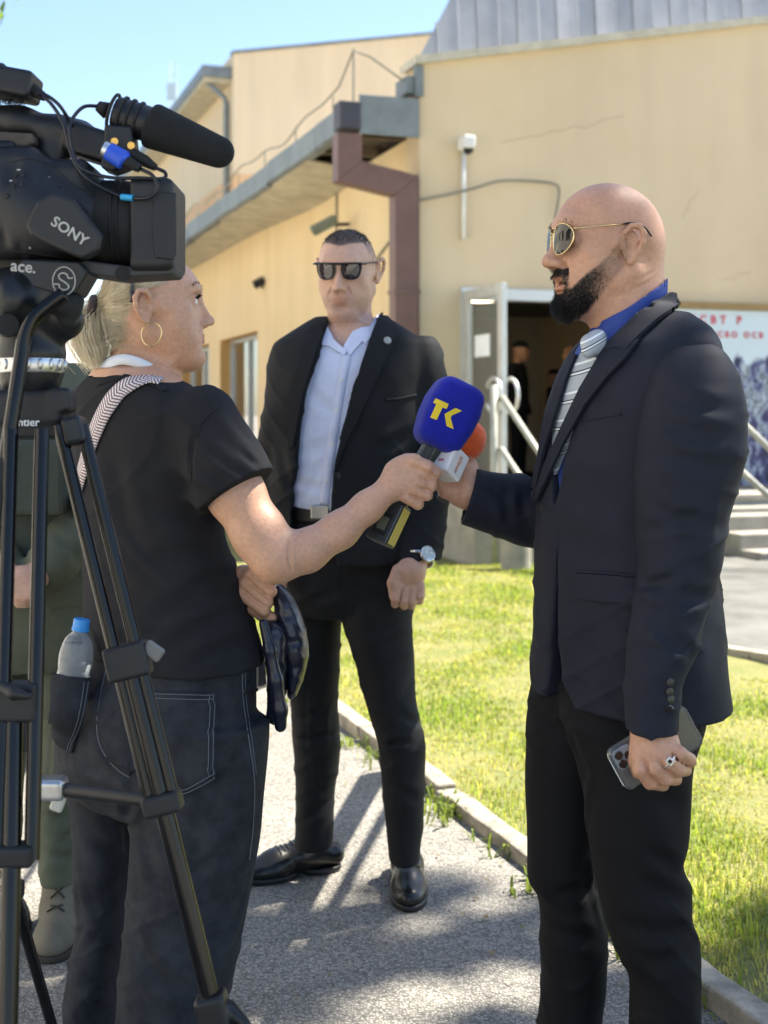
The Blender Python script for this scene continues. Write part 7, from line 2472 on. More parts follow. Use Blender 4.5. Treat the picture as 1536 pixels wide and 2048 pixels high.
# ------------------------------------------------------------------ person in olive uniform behind the tripod
DS = 3.12
M_oliv = fabric('olive_uniform_cloth', (.095, .105, .072), .9, 900, .4, .0, col2=(.13, .14, .10), vscale=6)
M_vest = fabric('dark_green_vest', (.055, .066, .055), .85, 700, .4, .0)
sol = empty('person', (-.85, 3.1, 0), 'person in olive uniform and tan boots with clasped hands, mostly hidden behind the tripod', 'person', 'people outside the building')
Hs = Frame(P(72, 560, DS), (.35, -.93, 0))
sb = SDF(); head(sb, Hs)
sb.rc(Hs.w((-.018, 0, -.06)), P(74, 745, DS), .058, .062, .03)
Fs = Frame(P(70, 1000, DS), (.2, -.98, 0))
torso_loft(sb, [(730, 74, .06, .06, .09), (780, 74, .09, .09, .17), (1000, 72, .11, .10, .16), (1200, 72, .11, .11, .16)], Fs, DS, .04)
ssl, sel_, swl = P(168, 810, DS), P(185, 1020, DS - .02), P(75, 1150, DS - .24)
ssr, ser_, swr = P(-25, 810, DS), P(-45, 1020, DS - .02), P(20, 1160, DS - .24)
sb.chain([ssl, sel_, swl], [.05, .042, .031], .03, .02); sb.chain([ssr, ser_, swr], [.05, .042, .031], .03, .02)
SD_ = DS - .27
sb.ell(P(46, 1165, SD_), (.045, .024, .036), np.array(Matrix.Rotation(math.radians(18), 3, 'Y')), .02)
for a, b, c in (((34, 1160), (22, 1178), (24, 1196)), ((44, 1168), (34, 1190), (38, 1208)), ((55, 1172), (48, 1194), (52, 1208)), ((66, 1172), (62, 1190), (66, 1202))):
    sb.chain([P(*a, SD_ - .012), P(*b, SD_ - .018), P(*c, SD_ - .004)], [.0125, .012, .0105], .006, .004)
so2, _ = sdf_obj('body', sb, .0052, M_skin_g, sol, fine=[(Hs.w((0, 0, -.03)), .18), (P(46, 1170, 2.85), .13)])
vcol(so2, 'hairmask', np.zeros(len(so2.data.vertices))); vcol(so2, 'lip', np.zeros(len(so2.data.vertices)))
ss = SDF()
torso_loft(ss, [(725, 74, .075, .07, .11), (750, 74, .095, .085, .16), (780, 74, .115, .10, .20), (850, 73, .135, .115, .215), (1000, 72, .14, .12, .205), (1130, 72, .14, .125, .20), (1210, 72, .145, .13, .205)], Fs, DS, 0, endr=.02)
ss.chain([ssl, sel_], [.078, .070], .02, .02); ss.chain([sel_, P(100, 1135, DS - .20)], [.070, .056], .02, .02)
ss.chain([ssr, ser_], [.078, .070], .02, .02); ss.chain([ser_, P(5, 1150, DS - .20)], [.070, .056], .02, .02)
for a, b, w_, am in (((140, 1000, DS - .1), (210, 1060, DS - .08), .018, .010), ((120, 1060, DS - .2), (170, 1130, DS - .16), .016, .009), ((130, 1030, DS - .2), (190, 1090, DS - .16), .016, .009), ((20, 950, DS - .15), (130, 1020, DS - .15), .02, .006), ((150, 850, DS - .1), (200, 900, DS - .1), .016, .007)):
    ss.fold(a, b, w_, am * .8)
ss.disp(cloth_noise)
sdf_obj('uniform_jacket', ss, .006, M_oliv, sol)
sv = SDF(); torso_loft(sv, [(800, 73, .13, .11, .19), (850, 73, .155, .128, .205), (1000, 72, .16, .13, .195), (1100, 72, .16, .135, .19), (1128, 72, .155, .13, .185)], Fs, DS, 0, endr=.012)
sv.plane(P(0, 800, DS), (0, 0, 1))
svo, _ = sdf_obj('load_vest', sv, .007, M_vest, sol)
bm = bmesh.new(); bm_box(bm, P(62, 955, DS - .175), (.16, .05, .17)); mesh_bm('vest_pouch', bm, M_vest, svo, bevel=.012)
st = SDF()
torso_loft(st, [(1180, 72, .14, .13, .195), (1260, 72, .14, .14, .20), (1330, 72, .12, .13, .195)], Fs, DS, 0)
rows_loft(st, [(1250, 62, 172, 3.13, .10), (1400, 74, 176, 3.13, .10), (1550, 76, 168, 3.12, .09), (1640, 78, 160, 3.12, .085), (1700, 82, 158, 3.12, .082), (1760, 84, 156, 3.12, .075)], 3.12, .1, .012)
rows_loft(st, [(1250, -40, 70, 3.22, .10), (1400, -46, 56, 3.22, .10), (1550, -40, 46, 3.22, .09), (1680, -30, 38, 3.22, .08)], 3.2, .1, .012)
for a, b, w_, am in (((80, 1560, 3.02), (160, 1610, 3.02), .016, .008), ((80, 1640, 3.02), (160, 1620, 3.02), .014, .008), ((85, 1700, 3.03), (155, 1720, 3.03), .012, .008), ((70, 1450, 3.02), (165, 1420, 3.02), .02, .006), ((120, 1690, 3.03), (150, 1650, 3.03), .012, .008)):
    st.fold(a, b, w_, am * .8)
st.disp(cloth_noise)
sto, _ = sdf_obj('uniform_trousers', st, .0062, M_oliv, sol)
bm = bmesh.new(); bm_box(bm, P(140, 1480, 3.06), (.07, .08, .18), np.array(Matrix.Rotation(.1, 3, 'Y'))); mesh_bm('cargo_pocket', bm, M_oliv, sto, bevel=.012)
M_boot = mat('khaki_boot_leather', (.13, .115, .085), .75, col2=(.19, .17, .125), vscale=14, bump=.3, bscale=200)
for heel, toe, lift in ((ground_at(122, 1862), ground_at(98, 1930), 0), (ground_at(-2, 1818), ground_at(30, 1880), 0)):
    heel = np.array([heel[0], heel[1], 0]); toe = np.array([toe[0], toe[1], 0])
    dd = toe - heel; dd /= np.linalg.norm(dd); heel = toe - dd * .30
    b1 = SDF(); shoe(b1, heel, toe, .052)
    b1.rc(heel + dd * .05 + ZZ * .08, heel + dd * .045 + ZZ * .24, .050, .054, .02)
    b1.rc(heel + dd * .13 + ZZ * .07, heel + dd * .07 + ZZ * .16, .044, .045, .03)
    for i in range(4): b1.crease(heel + dd * .10 + ZZ * (.12 + .03 * i) + np.array([-.06, 0, 0]), heel + dd * .10 + ZZ * (.12 + .03 * i) + np.array([.06, 0, 0]), .006, .003)
    bo1, _ = sdf_obj('boot', b1, .0045, M_boot, sol)
    s2 = SDF(); sole(s2, heel, toe, .054); sdf_obj('sole', s2, .005, mat('boot_sole', (.05, .045, .035), .9), bo1)
    bm = bmesh.new(); sd_ = np.array([-dd[1], dd[0], 0])
    for i in range(5):
        z0 = .085 + .03 * i
        ctr = heel + dd * (.15 - .022 * i)
        for sg in (-1, 1):
            a_ = b1.snap(np.array([ctr + sd_ * .022 * sg + ZZ * z0 + dd * .04]), .002, 8)[0]; b_ = b1.snap(np.array([ctr - sd_ * .022 * sg + ZZ * (z0 + .028) + dd * .035]), .002, 8)[0]
            m_ = b1.snap(np.array([(a_ + b_) / 2]), .003, 6)[0]
            bm_tube(bm, [a_, m_, b_], .0022, 5)
    mesh_bm('laces', bm, mat('boot_lace', (.04, .036, .028), .9), bo1, True)

# ------------------------------------------------------------------ people standing inside the doorway
M_dk = fabric('dark_uniform', (.012, .013, .018), .9, 600, .3, .0)
def far_person(pxc, ytop, yfeet, d, face, label, arm_to=None, cap=True):
    hgt = (yfeet - ytop) / FPX * d
    base = P(pxc, yfeet, d); k = hgt / 1.76
    e = empty('person', tuple(base), label, 'person', 'people inside the doorway')
    fwd = np.array([math.cos(face), math.sin(face), 0])
    F_ = Frame(base, fwd, (0, 0, 1), k)
    H_ = Frame(F_.w((.02, 0, 1.63)), fwd, (0, 0, 1), k)
    b_ = SDF(); head(b_, H_); b_.rc(F_.w((0, 0, 1.56)), F_.w((-.02, 0, 1.42)), .055 * k, .06 * k, .03)
    hands = [F_.w((.05, .25, .82)), F_.w((.05, -.25, .82))]
    if arm_to is not None: hands[1] = arm_to
    for h_, sg in zip(hands, (1, -1)):
        sh = F_.w((-.02, .19 * sg, 1.40)); elb = (sh + h_) / 2 + F_.R @ np.array([-.06, .05 * sg, -.02]) * k
        b_.chain([sh, elb, h_], [.05, .04, .03], .02, .02); b_.ell(h_ - ZZ * .05, (.03, .03, .05), None, .02)
    o, _ = sdf_obj('body', b_, .009, M_skin_m, e)
    vcol(o, 'hairmask', np.zeros(len(o.data.vertices))); vcol(o, 'lip', np.zeros(len(o.data.vertices)))
    u = SDF()
    u.loft([(1.48 * k, -.02, 0, .07, .07, .10 * k), (1.42 * k, -.02, 0, .10, .09, .20 * k), (1.25 * k, -.01, 0, .13, .11, .20 * k), (1.05 * k, 0, 0, .125, .11, .17 * k), (.85 * k, 0, 0, .125, .12, .18 * k)], Frame(base, fwd), 0)
    for h_, sg in zip(hands, (1, -1)):
        sh = F_.w((-.02, .19 * sg, 1.39)); elb = (sh + h_) / 2 + F_.R @ np.array([-.06, .05 * sg, -.02]) * k
        u.chain([sh, elb, h_ + ZZ * .03], [.07, .06, .05], .02, .02)
    for sg in (1, -1):
        u.chain([F_.w((0, .09 * sg, .9)), F_.w((.02, .10 * sg, .5)), F_.w((0, .11 * sg, .06))], [.095 * k, .075 * k, .06 * k], .02, .02)
        u.rc(F_.w((-.02, .11 * sg, .045)), F_.w((.15, .12 * sg, .035)), .045, .035, .02)
    sdf_obj('dark_clothing', u, .012, M_dk, e)
    if cap:
        c = SDF(); c.ell(H_.w((.012, 0, .075)), np.array((.108, .088, .062)) * k, H_.R, 0); c.ell(H_.w((.10, 0, .045)), np.array((.06, .065, .008)) * k, H_.R, .01)
        sdf_obj('cap', c, .008, M_dk, e)
    return e
zf = ZF
def inside(pxc, ytop, d, hh): return None
far_person(1036, 682, 830 + (CAMH - ZF) / 15.6 * FPX, 15.6, math.radians(-25), 'person in dark uniform and cap standing just inside the doorway')
far_person(1112, 738, 830 + (CAMH - ZF) / 16.3 * FPX, 16.3, math.radians(200), 'shorter person in dark clothes deeper inside the doorway', cap=True)
far_person(1148, 690, 830 + (CAMH - ZF) / 15.2 * FPX, 15.2, math.radians(190), 'bare-headed person in the doorway partly behind the striped tie', cap=False)
# ================================================================== microphones
M_foam_b = mat('blue_flocked_foam', (.006, .012, .30), .95, var=.12, vscale=60, bump=.5, bscale=900, bdist=.0012, sheen=.1)
M_foam_o = mat('orange_foam', (.86, .14, .035), .95, var=.1, vscale=60, bump=.6, bscale=700, bdist=.0012, sheen=.3)
M_foam_k = mat('black_foam', (.010, .011, .013), .97, var=.2, vscale=80, bump=.6, bscale=800, bdist=.0012)
M_metal_d = mat('dark_metal', (.06, .065, .07), .38, var=.2, vscale=30, metallic=.5)
M_yel = mat('yellow_print', (.80, .58, .02), .6, var=.05)
mic = empty('microphone', tuple(P(840, 940, 2.52)), 'handheld microphone with blue foam windscreen lettered in yellow', 'microphone')
m0, m1 = P(792, 1012, 2.515), P(908, 765, 2.555)
ax_ = m1 - m0; ax_ /= np.linalg.norm(ax_)
toc = np.array([0, -1, 0]) - ax_ * (-ax_[1]); toc /= np.linalg.norm(toc)       # towards camera
toc = toc * math.cos(.15) + np.cross(ax_, toc) * math.sin(.15)
sx_ = np.cross(toc, ax_); sx_ *= -1 if sx_[0] < 0 else 1
toc = np.cross(ax_, sx_); toc *= -1 if toc[1] > 0 else 1
Rm_ = np.stack([sx_, ax_, toc], 1)
fc = P(896, 832, 2.545)
fo = SDF()
def foam(p):
    q = (p - fc.astype(np.float32)) @ Rm_.astype(np.float32)
    t_ = q[:, 1] / .070
    w = np.interp(t_, [-1.05, -.7, -.2, .3, .75, 1.0, 1.15], [.040, .0475, .0535, .0545, .0490, .0440, .040])
    xx, zz2 = np.abs(q[:, 0]) / w, np.abs(q[:, 2]) / w
    k0 = (xx ** 4.5 + zz2 ** 4.5) ** (1 / 4.5)
    d = (k0 - 1) * w
    dy = np.abs(q[:, 1]) - .071
    return (smax(d, dy, .022)).astype(np.float32)
fo._add(foam, fc, .12, 'u', 0)
foo, _ = sdf_obj('windscreen', fo, .0028, M_foam_b, mic)
# lettering TK: flat pieces glued on the face
def glue(poly, name='lettering', m=M_yel):
    # polygon in photo pixels -> laid on the foam
    v, f = patch(fo, poly, .0016, 5, .0014)
    mesh_np(name, v, f, m, foo, False)
glue([(872, 797), (897, 808), (893, 818), (885, 815), (873, 840), (861, 835), (873, 808), (867, 806)])
glue([(911, 816), (924, 822), (903, 831), (901, 836), (907, 858), (893, 852), (889, 828)])
bm = bmesh.new(); bm_cyl(bm, m0 - ax_ * .01, fc - ax_ * .06, .0185, .021, 24); mesh_bm('handle', bm, M_metal_d, mic, True, auto=40)
bm = bmesh.new(); pm = P(852, 908, 2.497); bm_box(bm, pm, (.018, .034, .006), np.array(Rm_)); mesh_bm('switch_panel', bm, M_black, mic, bevel=.002)
# plug-on transmitter
tc_ = P(777, 1046, 2.51)
tx_ = ax_
fn_ = np.array([-.45, -.89, .0]); fn_ -= ax_ * (ax_ @ fn_); fn_ /= np.linalg.norm(fn_)
sn_ = np.cross(ax_, fn_); sn_ = sn_ if sn_[0] > 0 else -sn_
Rt_ = np.stack([sn_, ax_, fn_], 1)
bm = bmesh.new(); bm_box(bm, tc_, (.047, .085, .047), Rt_); tb = mesh_bm('transmitter', bm, M_metal_d, mic, bevel=.004)
bm = bmesh.new(); bm_box(bm, tc_ + fn_ * .0240 - ax_ * .006, (.030, .044, .002), Rt_); sc1 = mesh_bm('display_bezel', bm, M_black, tb, bevel=.001)
bm = bmesh.new(); bm_box(bm, tc_ + fn_ * .0253 - ax_ * .006, (.019, .026, .0012), Rt_); mesh_bm('display', bm, mat('lcd', (.10, .11, .08), .2), sc1)
bm = bmesh.new(); bm_box(bm, tc_ + sn_ * .0243, (.0015, .074, .034), Rt_); mesh_bm('yellow_label', bm, mat('brass_label', (.62, .50, .12), .45, var=.1), tb)
bm = bmesh.new(); bm_cyl(bm, tc_ + ax_ * .040, m0, .020, .0185, 20); mesh_bm('collar', bm, M_metal_d, mic, True, auto=40)

mic2 = empty('microphone', tuple(P(905, 950, 2.6)), 'microphone with round orange foam and white lettered cube held by the suited arm', 'microphone')
b0, b1 = P(893, 985, 2.575), P(938, 885, 2.63)
ax2 = b1 - b0; ax2 /= np.linalg.norm(ax2)
of = SDF(); of.ell(P(935, 881, 2.625), (.0375, .0375, .043), np.array(axes_z(Vector(ax2))), 0)
sdf_obj('windscreen', of, .003, M_foam_o, mic2)
bm = bmesh.new(); bm_cyl(bm, P(885, 1000, 2.57), P(925, 905, 2.62), .013, .016, 18); mesh_bm('handle', bm, M_black, mic2, True, auto=40)
cq = P(899, 928, 2.525)
xq = np.array([.80, -.50, .33]); xq -= ax2 * (ax2 @ xq) ; xq /= np.linalg.norm(xq)
zq = np.cross(xq, ax2); zq = zq if zq[1] < 0 else -zq
xq = np.cross(ax2, zq); xq = xq if xq[0] > 0 else -xq
Rq = np.stack([xq, ax2, zq], 1)
M_wh = mat('white_cube_plastic', (.78, .76, .74), .4, var=.04)
bm = bmesh.new(); bm_box(bm, cq, (.046, .058, .046), Rq); cb_ = mesh_bm('mic_cube', bm, M_wh, mic2, bevel=.004)
M_redp = mat('red_ink', (.55, .03, .10), .5)
yq = ax2
text_obj('lettering', 'ISTINA', frame4(cq + xq * .0236 - ax2 * .0 , -zq if False else ax2, -zq, xq) if False else frame4(cq + xq * .0237, -ax2, -zq, xq), .011, mat('orange_ink', (.55, .12, .03), .5), cb_, ext=.0003)
text_obj('lettering', 'X', frame4(cq + xq * .0237 - ax2 * .018, -ax2, -zq, xq), .010, mat('grey_ink', (.2, .2, .2), .5), cb_, ext=.0003)
text_obj('lettering', 'TV', frame4(cq + zq * .0237 + ax2 * .016 + xq * .006, xq, ax2, zq), .018, M_redp, cb_, ext=.0003, bold=True)
text_obj('lettering', 'info', frame4(cq + zq * .0237 - ax2 * .006, xq, ax2, zq), .010, M_redp, cb_, ext=.0003)

# ================================================================== video camera
DC = 1.90
M_cam = mat('camera_black', (.0075, .0085, .012), .46, var=.2, vscale=25, bump=.18, bscale=700, bdist=.0008)
M_cam2 = mat('camera_grey_black', (.0115, .0125, .015), .5, var=.2, vscale=25, bump=.12, bscale=700, bdist=.0008)
M_rub = mat('rubber_black', (.009, .010, .011), .75, var=.2, bump=.15, bscale=500)
M_silver = mat('brushed_silver', (.55, .56, .57), .3, metallic=.9, var=.12, vscale=40)
M_ptxt = mat('pale_print', (.42, .42, .40), .5)
vc = empty('video_camera', tuple(P(60, 530, DC)), 'black shoulder video camera with foam microphone on the tripod', 'video camera')


def slab(name, poly, d, t, m, parent, bev=.004, seg=3):
    """solid outlined in photo pixels, at distance d, thickness t away from the camera"""
    o_ = P(0, HY, d)
    pts = [((x - CX) / FPX * d, CAMH - (y - HY) / FPX * d) for x, y in poly]
    bm = bmesh.new()
    bm_prism(bm, pts, d, d + t, Matrix(((1, 0, 0, 0), (0, 0, 1, 0), (0, 1, 0, 0), (0, 0, 0, 1))))
    bmesh.ops.recalc_face_normals(bm, faces=bm.faces)
    return mesh_bm(name, bm, m, parent, bevel=bev, seg=seg)


# body: main shell, sculpted cheek with hand strap, lens section, hood
bodyS = SDF()
bodyS.box(P(50, 430, DC + .07), (.115, .060, .073), .022, np.array(Matrix.Rotation(math.radians(-3), 3, 'Y')), .02)
bodyS.box(P(-30, 400, DC + .06), (.10, .058, .075), .025, None, .02)
bodyS.rc(P(150, 446, DC + .075), P(235, 450, DC + .075), .056, .060, .03)
bodyS.ell(P(70, 430, DC + .012), (.075, .03, .055), np.array(Matrix.Rotation(math.radians(25), 3, 'Y')), .02)
bodyS.crease(P(30, 330, DC), P(5, 500, DC), .008, .005)
bodyS.crease(P(85, 330, DC), P(40, 500, DC), .006, .003)
cbo, _ = sdf_obj('camera_body', bodyS, .0032, M_cam, vc)
strapS = slab('hand_strap', [(72, 402), (104, 383), (150, 398), (205, 470), (200, 500), (165, 518), (120, 500), (60, 470), (48, 448)], DC - .034, .03, M_cam2, vc, .006)
text_obj('lettering', 'SONY', frame4(P(139, 463, DC - .0352), Vector((math.cos(math.radians(-33)), 0, math.sin(math.radians(-33)))), Vector((math.sin(math.radians(33)), 0, math.cos(math.radians(33)))), (0, -1, 0)), .021, M_ptxt, strapS, ext=.0004, bold=True, sx=1.05)
bm = bmesh.new()
for i in range(4): bm_cyl(bm, P(90 + i * 9, 395 + i * 1, DC + .0), P(90 + i * 9, 395 + i * 1, DC + .03), .003, seg=8)
bm.free()
lensS = SDF(); lensS.rc(P(215, 448, DC + .075), P(252, 450, DC + .075), .066, .066, 0)
lensS.plane(P(262, 450, DC), (1, 0, 0), .004)
lo_, _ = sdf_obj('lens_barrel', lensS, .0032, M_rub, vc)
for x in (238, 250):
    bm = bmesh.new(); bm_tube(bm, [P(x, 450, DC + .075) + np.array([0, math.cos(a) * .0665, math.sin(a) * .0665]) for a in np.linspace(0, 2 * math.pi, 49)], .0022, 6, False)
    mesh_bm('focus_ring', bm, M_rub, lo_, True)
hs_ = SDF()
hs_.box(P(302, 459, DC + .07), (.044, .066, .0685), .012, None, 0)
hs_.plane(P(258, 459, DC), (-1, 0, 0), .004)
ho_, _ = sdf_obj('lens_hood', hs_, .0030, M_cam2, vc)
slab('hood_panel', [(308, 382), (352, 386), (353, 505), (347, 520), (309, 515), (303, 450)], DC + .0005, .006, M_cam, ho_, .002)
# underside lip with thumb screw
slab('hood_base', [(150, 543), (232, 555), (345, 548), (352, 530), (260, 532), (165, 520)], DC + .02, .09, mat('camera_base_grey', (.045, .048, .052), .55), vc, .004)
bm = bmesh.new(); bm_cyl(bm, P(245, 548, DC + .016), P(245, 548, DC + .028), .011, seg=20); mesh_bm('socket', bm, M_rub, vc, True, auto=40)
# carrying handle, viewfinder grip, accessory box
hdS = SDF()
hdS.chain(px((-60, 230, DC + .07), (40, 246, DC + .07), (120, 262, DC + .07), (160, 268, DC + .07)), [.022, .022, .020, .021], 0, .02)
hdS.chain(px((92, 262, DC + .07), (105, 300, DC + .07), (108, 345, DC + .07)), [.017, .019, .024], .012, .02)
hdS.box(P(185, 290, DC + .07), (.035, .028, .024), .008, np.array(Matrix.Rotation(math.radians(18), 3, 'Y')), .012)
hdS.box(P(-20, 330, DC + .06), (.05, .045, .03), .012, None, .02)
hdo, _ = sdf_obj('carrying_handle', hdS, .0032, M_cam, vc)
slab('viewfinder_pad', [(-10, 262), (66, 266), (70, 286), (12, 306), (-10, 300)], DC + .03, .06, mat('brown_grey_leatherette', (.06, .052, .045), .8, var=.2, vscale=60), vc, .004)
bxS = SDF()
bxS.box(P(14, 168, DC + .05), (.045, .035, .020), .006, np.array(Matrix.Rotation(math.radians(10), 3, 'Y')), 0)
bxS.box(P(-20, 150, DC + .05), (.030, .03, .012), .004, None, .004)
bxo, _ = sdf_obj('wireless_receiver', bxS, .003, M_cam, vc)
rr_ = np.random.default_rng(2)
rts = np.stack([P(x, 196 + 4 * rr_.random(), DC + .05 + rr_.uniform(-.03, .03)) for x in rr_.uniform(-10, 48, 160)])
hv, hf = hair_on(bxS, rts, np.tile([0, 0, -1.0], (len(rts), 1)), .010, (0, 0, -.5), rr_, .0006, 4, .4)
mesh_np('velcro_fringe', hv, hf, M_rub, bxo)
# microphone holder + foam
mm = P(225, 230, DC + .05)
mh = SDF(); mh.rc(P(216, 222, DC + .05), P(288, 246, DC + .05), .026, .027, 0); mh.plane(P(300, 250, DC), (.95, 0, -.3), .003)
mh.plane(P(212, 221, DC), (-.95, 0, .3), .003)
mho, _ = sdf_obj('microphone_clamp', mh, .003, M_cam, vc)
for t_ in (.15, .4, .62, .85):
    c_ = P(216, 222, DC + .05) * (1 - t_) + P(288, 246, DC + .05) * t_
    axm = P(288, 246, DC + .05) - P(216, 222, DC + .05); axm /= np.linalg.norm(axm)
    Rz_ = np.array(axes_z(Vector(axm)))
    bm = bmesh.new(); bm_tube(bm, [c_ + Rz_ @ np.array([math.cos(a) * .0275, math.sin(a) * .0275, 0]) for a in np.linspace(0, 2 * math.pi, 33)], .0028, 6, False); mesh_bm('clamp_ring', bm, M_rub, mho, True)
bm = bmesh.new(); bm_cyl(bm, P(196, 212, DC + .05), P(214, 221, DC + .05), .008, .013, 16); mesh_bm('cable_plug', bm, M_rub, vc, True)
fS = SDF(); fS.chain(px((305, 252, DC + .05), (437, 304, DC + .05)), [.0345, .0240], 0, .02)
fS.plane(P(280, 242, DC), (-.93, 0, .36), .01)
sdf_obj('foam_windscreen', fS, .003, M_foam_k, vc)
slab('clamp_bracket', [(208, 248), (262, 252), (268, 300), (252, 330), (222, 342), (200, 334), (205, 290)], DC + .02, .05, M_cam, vc, .004)
for x, y in ((229, 283), (262, 291)):
    bm = bmesh.new(); bm_cyl(bm, P(x, y, DC + .016), P(x, y, DC + .022), .0055, seg=16); mesh_bm('brass_screw', bm, mat('brass', (.55, .38, .12), .3, metallic=1), vc, True, auto=40)
# XLR plugs and cables
def plug(pts, rs, m, nm):
    bm = bmesh.new(); bm_tube(bm, px(*pts), rs, 16); mesh_bm(nm, bm, m, vc, True, auto=45)
plug([(208, 298, DC + .0), (220, 303, DC + .0)], [.0125, .0125], M_silver, 'connector_shell')
plug([(217, 302, DC), (248, 321, DC), (252, 324, DC)], [.0135, .0145, .011], mat('blue_boot', (.02, .09, .62), .45), 'blue_connector')
plug([(248, 321, DC), (280, 337, DC)], [.010, .0065], M_rub, 'cable_boot')
plug([(262, 308, DC + .02), (290, 322, DC + .02), (312, 336, DC + .02)], [.010, .009, .005], M_rub, 'cable_boot')
M_cbl = mat('black_cable', (.008, .009, .016), .35, var=.1)
def cable(pts, r=.0028, n=48):
    bm = bmesh.new(); bm_tube(bm, spline(px(*pts), n), r, 8); mesh_bm('cable', bm, M_cbl, vc, True)
cable([(310, 335, DC + .02), (330, 345, DC + .02), (326, 357, DC + .01), (280, 356, DC), (220, 355, DC), (165, 338, DC), (145, 300, DC), (140, 250, DC), (165, 215, DC + .03), (198, 212, DC + .05)])
cable([(280, 337, DC), (306, 352, DC - .01), (314, 375, DC - .01), (300, 394, DC - .01), (268, 397, DC), (235, 390, DC + .01), (185, 365, DC), (155, 335, DC), (140, 300, DC), (128, 250, DC + .01), (100, 205, DC + .02), (66, 182, DC + .04)])
cable([(66, 182, DC + .04), (95, 192, DC + .03), (118, 210, DC + .02), (135, 235, DC + .03), (150, 262, DC + .05)], .0028)
plug([(62, 178, DC + .04), (90, 195, DC + .035)], [.011, .006], M_rub, 'cable_boot')
plug([(243, 394, DC + .005), (266, 396, DC)], [.0048, .0048], mat('cyan_tape', (.03, .32, .62), .4), 'cable_tape')
slab('focus_switch', [(86, 355), (100, 352), (96, 370), (84, 372)], DC + .004, .01, mat('switch_grey', (.25, .25, .24), .5), vc, .001)

# small controls on the camera side
M_lab = mat('label_white', (.5, .5, .48), .5)
for i, (x, y, r_) in enumerate(((32, 352, .0042), (47, 350, .0036), (28, 372, .0036), (44, 368, .0030), (14, 392, .0046), (120, 372, .0030), (206, 412, .0022))):
    p = bodyS.cast([x], [y], 1.5)
    g_ = bodyS.grad(p)[0]
    disc_obj('button', p[0], g_, r_, .0016, M_cam2 if i % 2 else M_rub, cbo, 16)
for x, y, w_ in ((38, 340, .005), (22, 362, .004)):
    p = bodyS.cast([x], [y], 1.5); bm = bmesh.new(); bm_box(bm, p[0] + bodyS.grad(p)[0] * .0006, (w_, .0008, .0016)); mesh_bm('label_mark', bm, M_lab, cbo)
for pl_ in ([(20, 325), (62, 318), (110, 335)], [(150, 400), (190, 440), (212, 500)], [(-5, 500), (60, 505), (150, 520)], [(110, 335), (150, 372), (205, 392)]):
    ribbon_obj('panel_seam', bodyS, pl_, .0022, M_rub, cbo, .0006, 24, .001)
for x, y in ((212, 470), (60, 496), (196, 400)):
    p = bodyS.cast([x], [y], 1.5); disc_obj('screw', p[0], bodyS.grad(p)[0], .0022, .0006, M_silver, cbo, 12)
# ================================================================== tripod
DT = 1.93
M_tri = mat('tripod_black', (.008, .0095, .012), .38, var=.15, vscale=30, bump=.08, bscale=600)
M_tri_g = mat('tripod_grey_plastic', (.011, .0125, .015), .5, var=.12, vscale=30, bump=.1, bscale=600)
M_tube = mat('black_anodised_tube', (.006, .0065, .008), .17, var=.1, metallic=.4, spec=.6)
tp = empty('camera_tripod', (-.55, 1.95, 0), 'black twin-tube video tripod with fluid head and pan bar', 'tripod')
plate = slab('quick_plate', [(22, 538), (46, 517), (160, 522), (176, 544), (150, 588), (118, 590), (24, 560)], DT - .03, .075, M_tri_g, tp, .004)
plate.data.materials[0] = M_tri
fx = lambda a: Vector((math.cos(math.radians(a)), 0, math.sin(math.radians(a))))
text_obj('lettering', 'ace.', frame4(P(47, 534, DT - .0312), fx(-6), Vector((math.sin(math.radians(6)), 0, math.cos(math.radians(6)))), (0, -1, 0)), .024, M_ptxt, plate, ext=.0004, bold=True)
ringpts = [P(128, 562, DT - .032) + np.array([math.cos(a) * .0165, 0, math.sin(a) * .0205]) for a in np.linspace(0, 2 * math.pi, 41)]
bm = bmesh.new(); bm_tube(bm, ringpts, .0009, 6, False); mesh_bm('emblem_ring', bm, M_ptxt, plate)
spts = spline([P(x, y, DT - .032) for x, y in ((146, 556), (137, 556), (134, 549), (126, 546), (118, 550), (120, 558), (132, 566), (138, 574), (130, 580), (120, 576), (118, 569), (108, 568))], 60)
bm = bmesh.new(); bm_tube(bm, spts, .0011, 6); mesh_bm('emblem_line', bm, M_ptxt, plate)
hdS = SDF()
hdS.box(P(60, 600, DT + .02), (.055, .045, .045), .02, None, 0)
hdS.rc(P(110, 585, DT), P(128, 640, DT + .01), .022, .030, .02)
hdS.ell(P(30, 600, DT - .01), (.035, .045, .045), None, .015)
hdS.rc(P(60, 650, DT + .02), P(62, 705, DT + .02), .040, .052, .02)
hdo2, _ = sdf_obj('fluid_head', hdS, .0034, M_tri, tp)
bm = bmesh.new(); bm_cyl(bm, P(15, 650, DT - .05), P(15, 650, DT - .01), .016, .019, 24); mesh_bm('drag_knob', bm, M_rub, tp, True, auto=40)
kS = SDF(); kS.box(P(142, 620, DT - .01), (.012, .016, .026), .008, np.array(Matrix.Rotation(math.radians(22), 3, 'Y')), 0); kS.rc(P(118, 608, DT - .03), P(140, 615, DT - .01), .018, .016, .01)
sdf_obj('pan_bar_clamp', kS, .003, M_rub, tp)
# pan bar
bm = bmesh.new(); bm_tube(bm, spline(px((128, 588, DT - .05), (95, 612, DT - .055), (68, 636, DT - .06), (50, 672, DT - .065), (42, 720, DT - .07), (30, 800, DT - .08), (14, 900, DT - .09), (6, 950, DT - .095)), 50), .0108, 16)
pb = mesh_bm('pan_bar', bm, M_tube, tp, True)
gS = SDF(); gS.chain(px((10, 935, DT - .094), (0, 1000, DT - .10), (-8, 1090, DT - .11)), [.0165, .0185, .016], 0, .01); sdf_obj('pan_bar_grip', gS, .003, M_rub, pb)
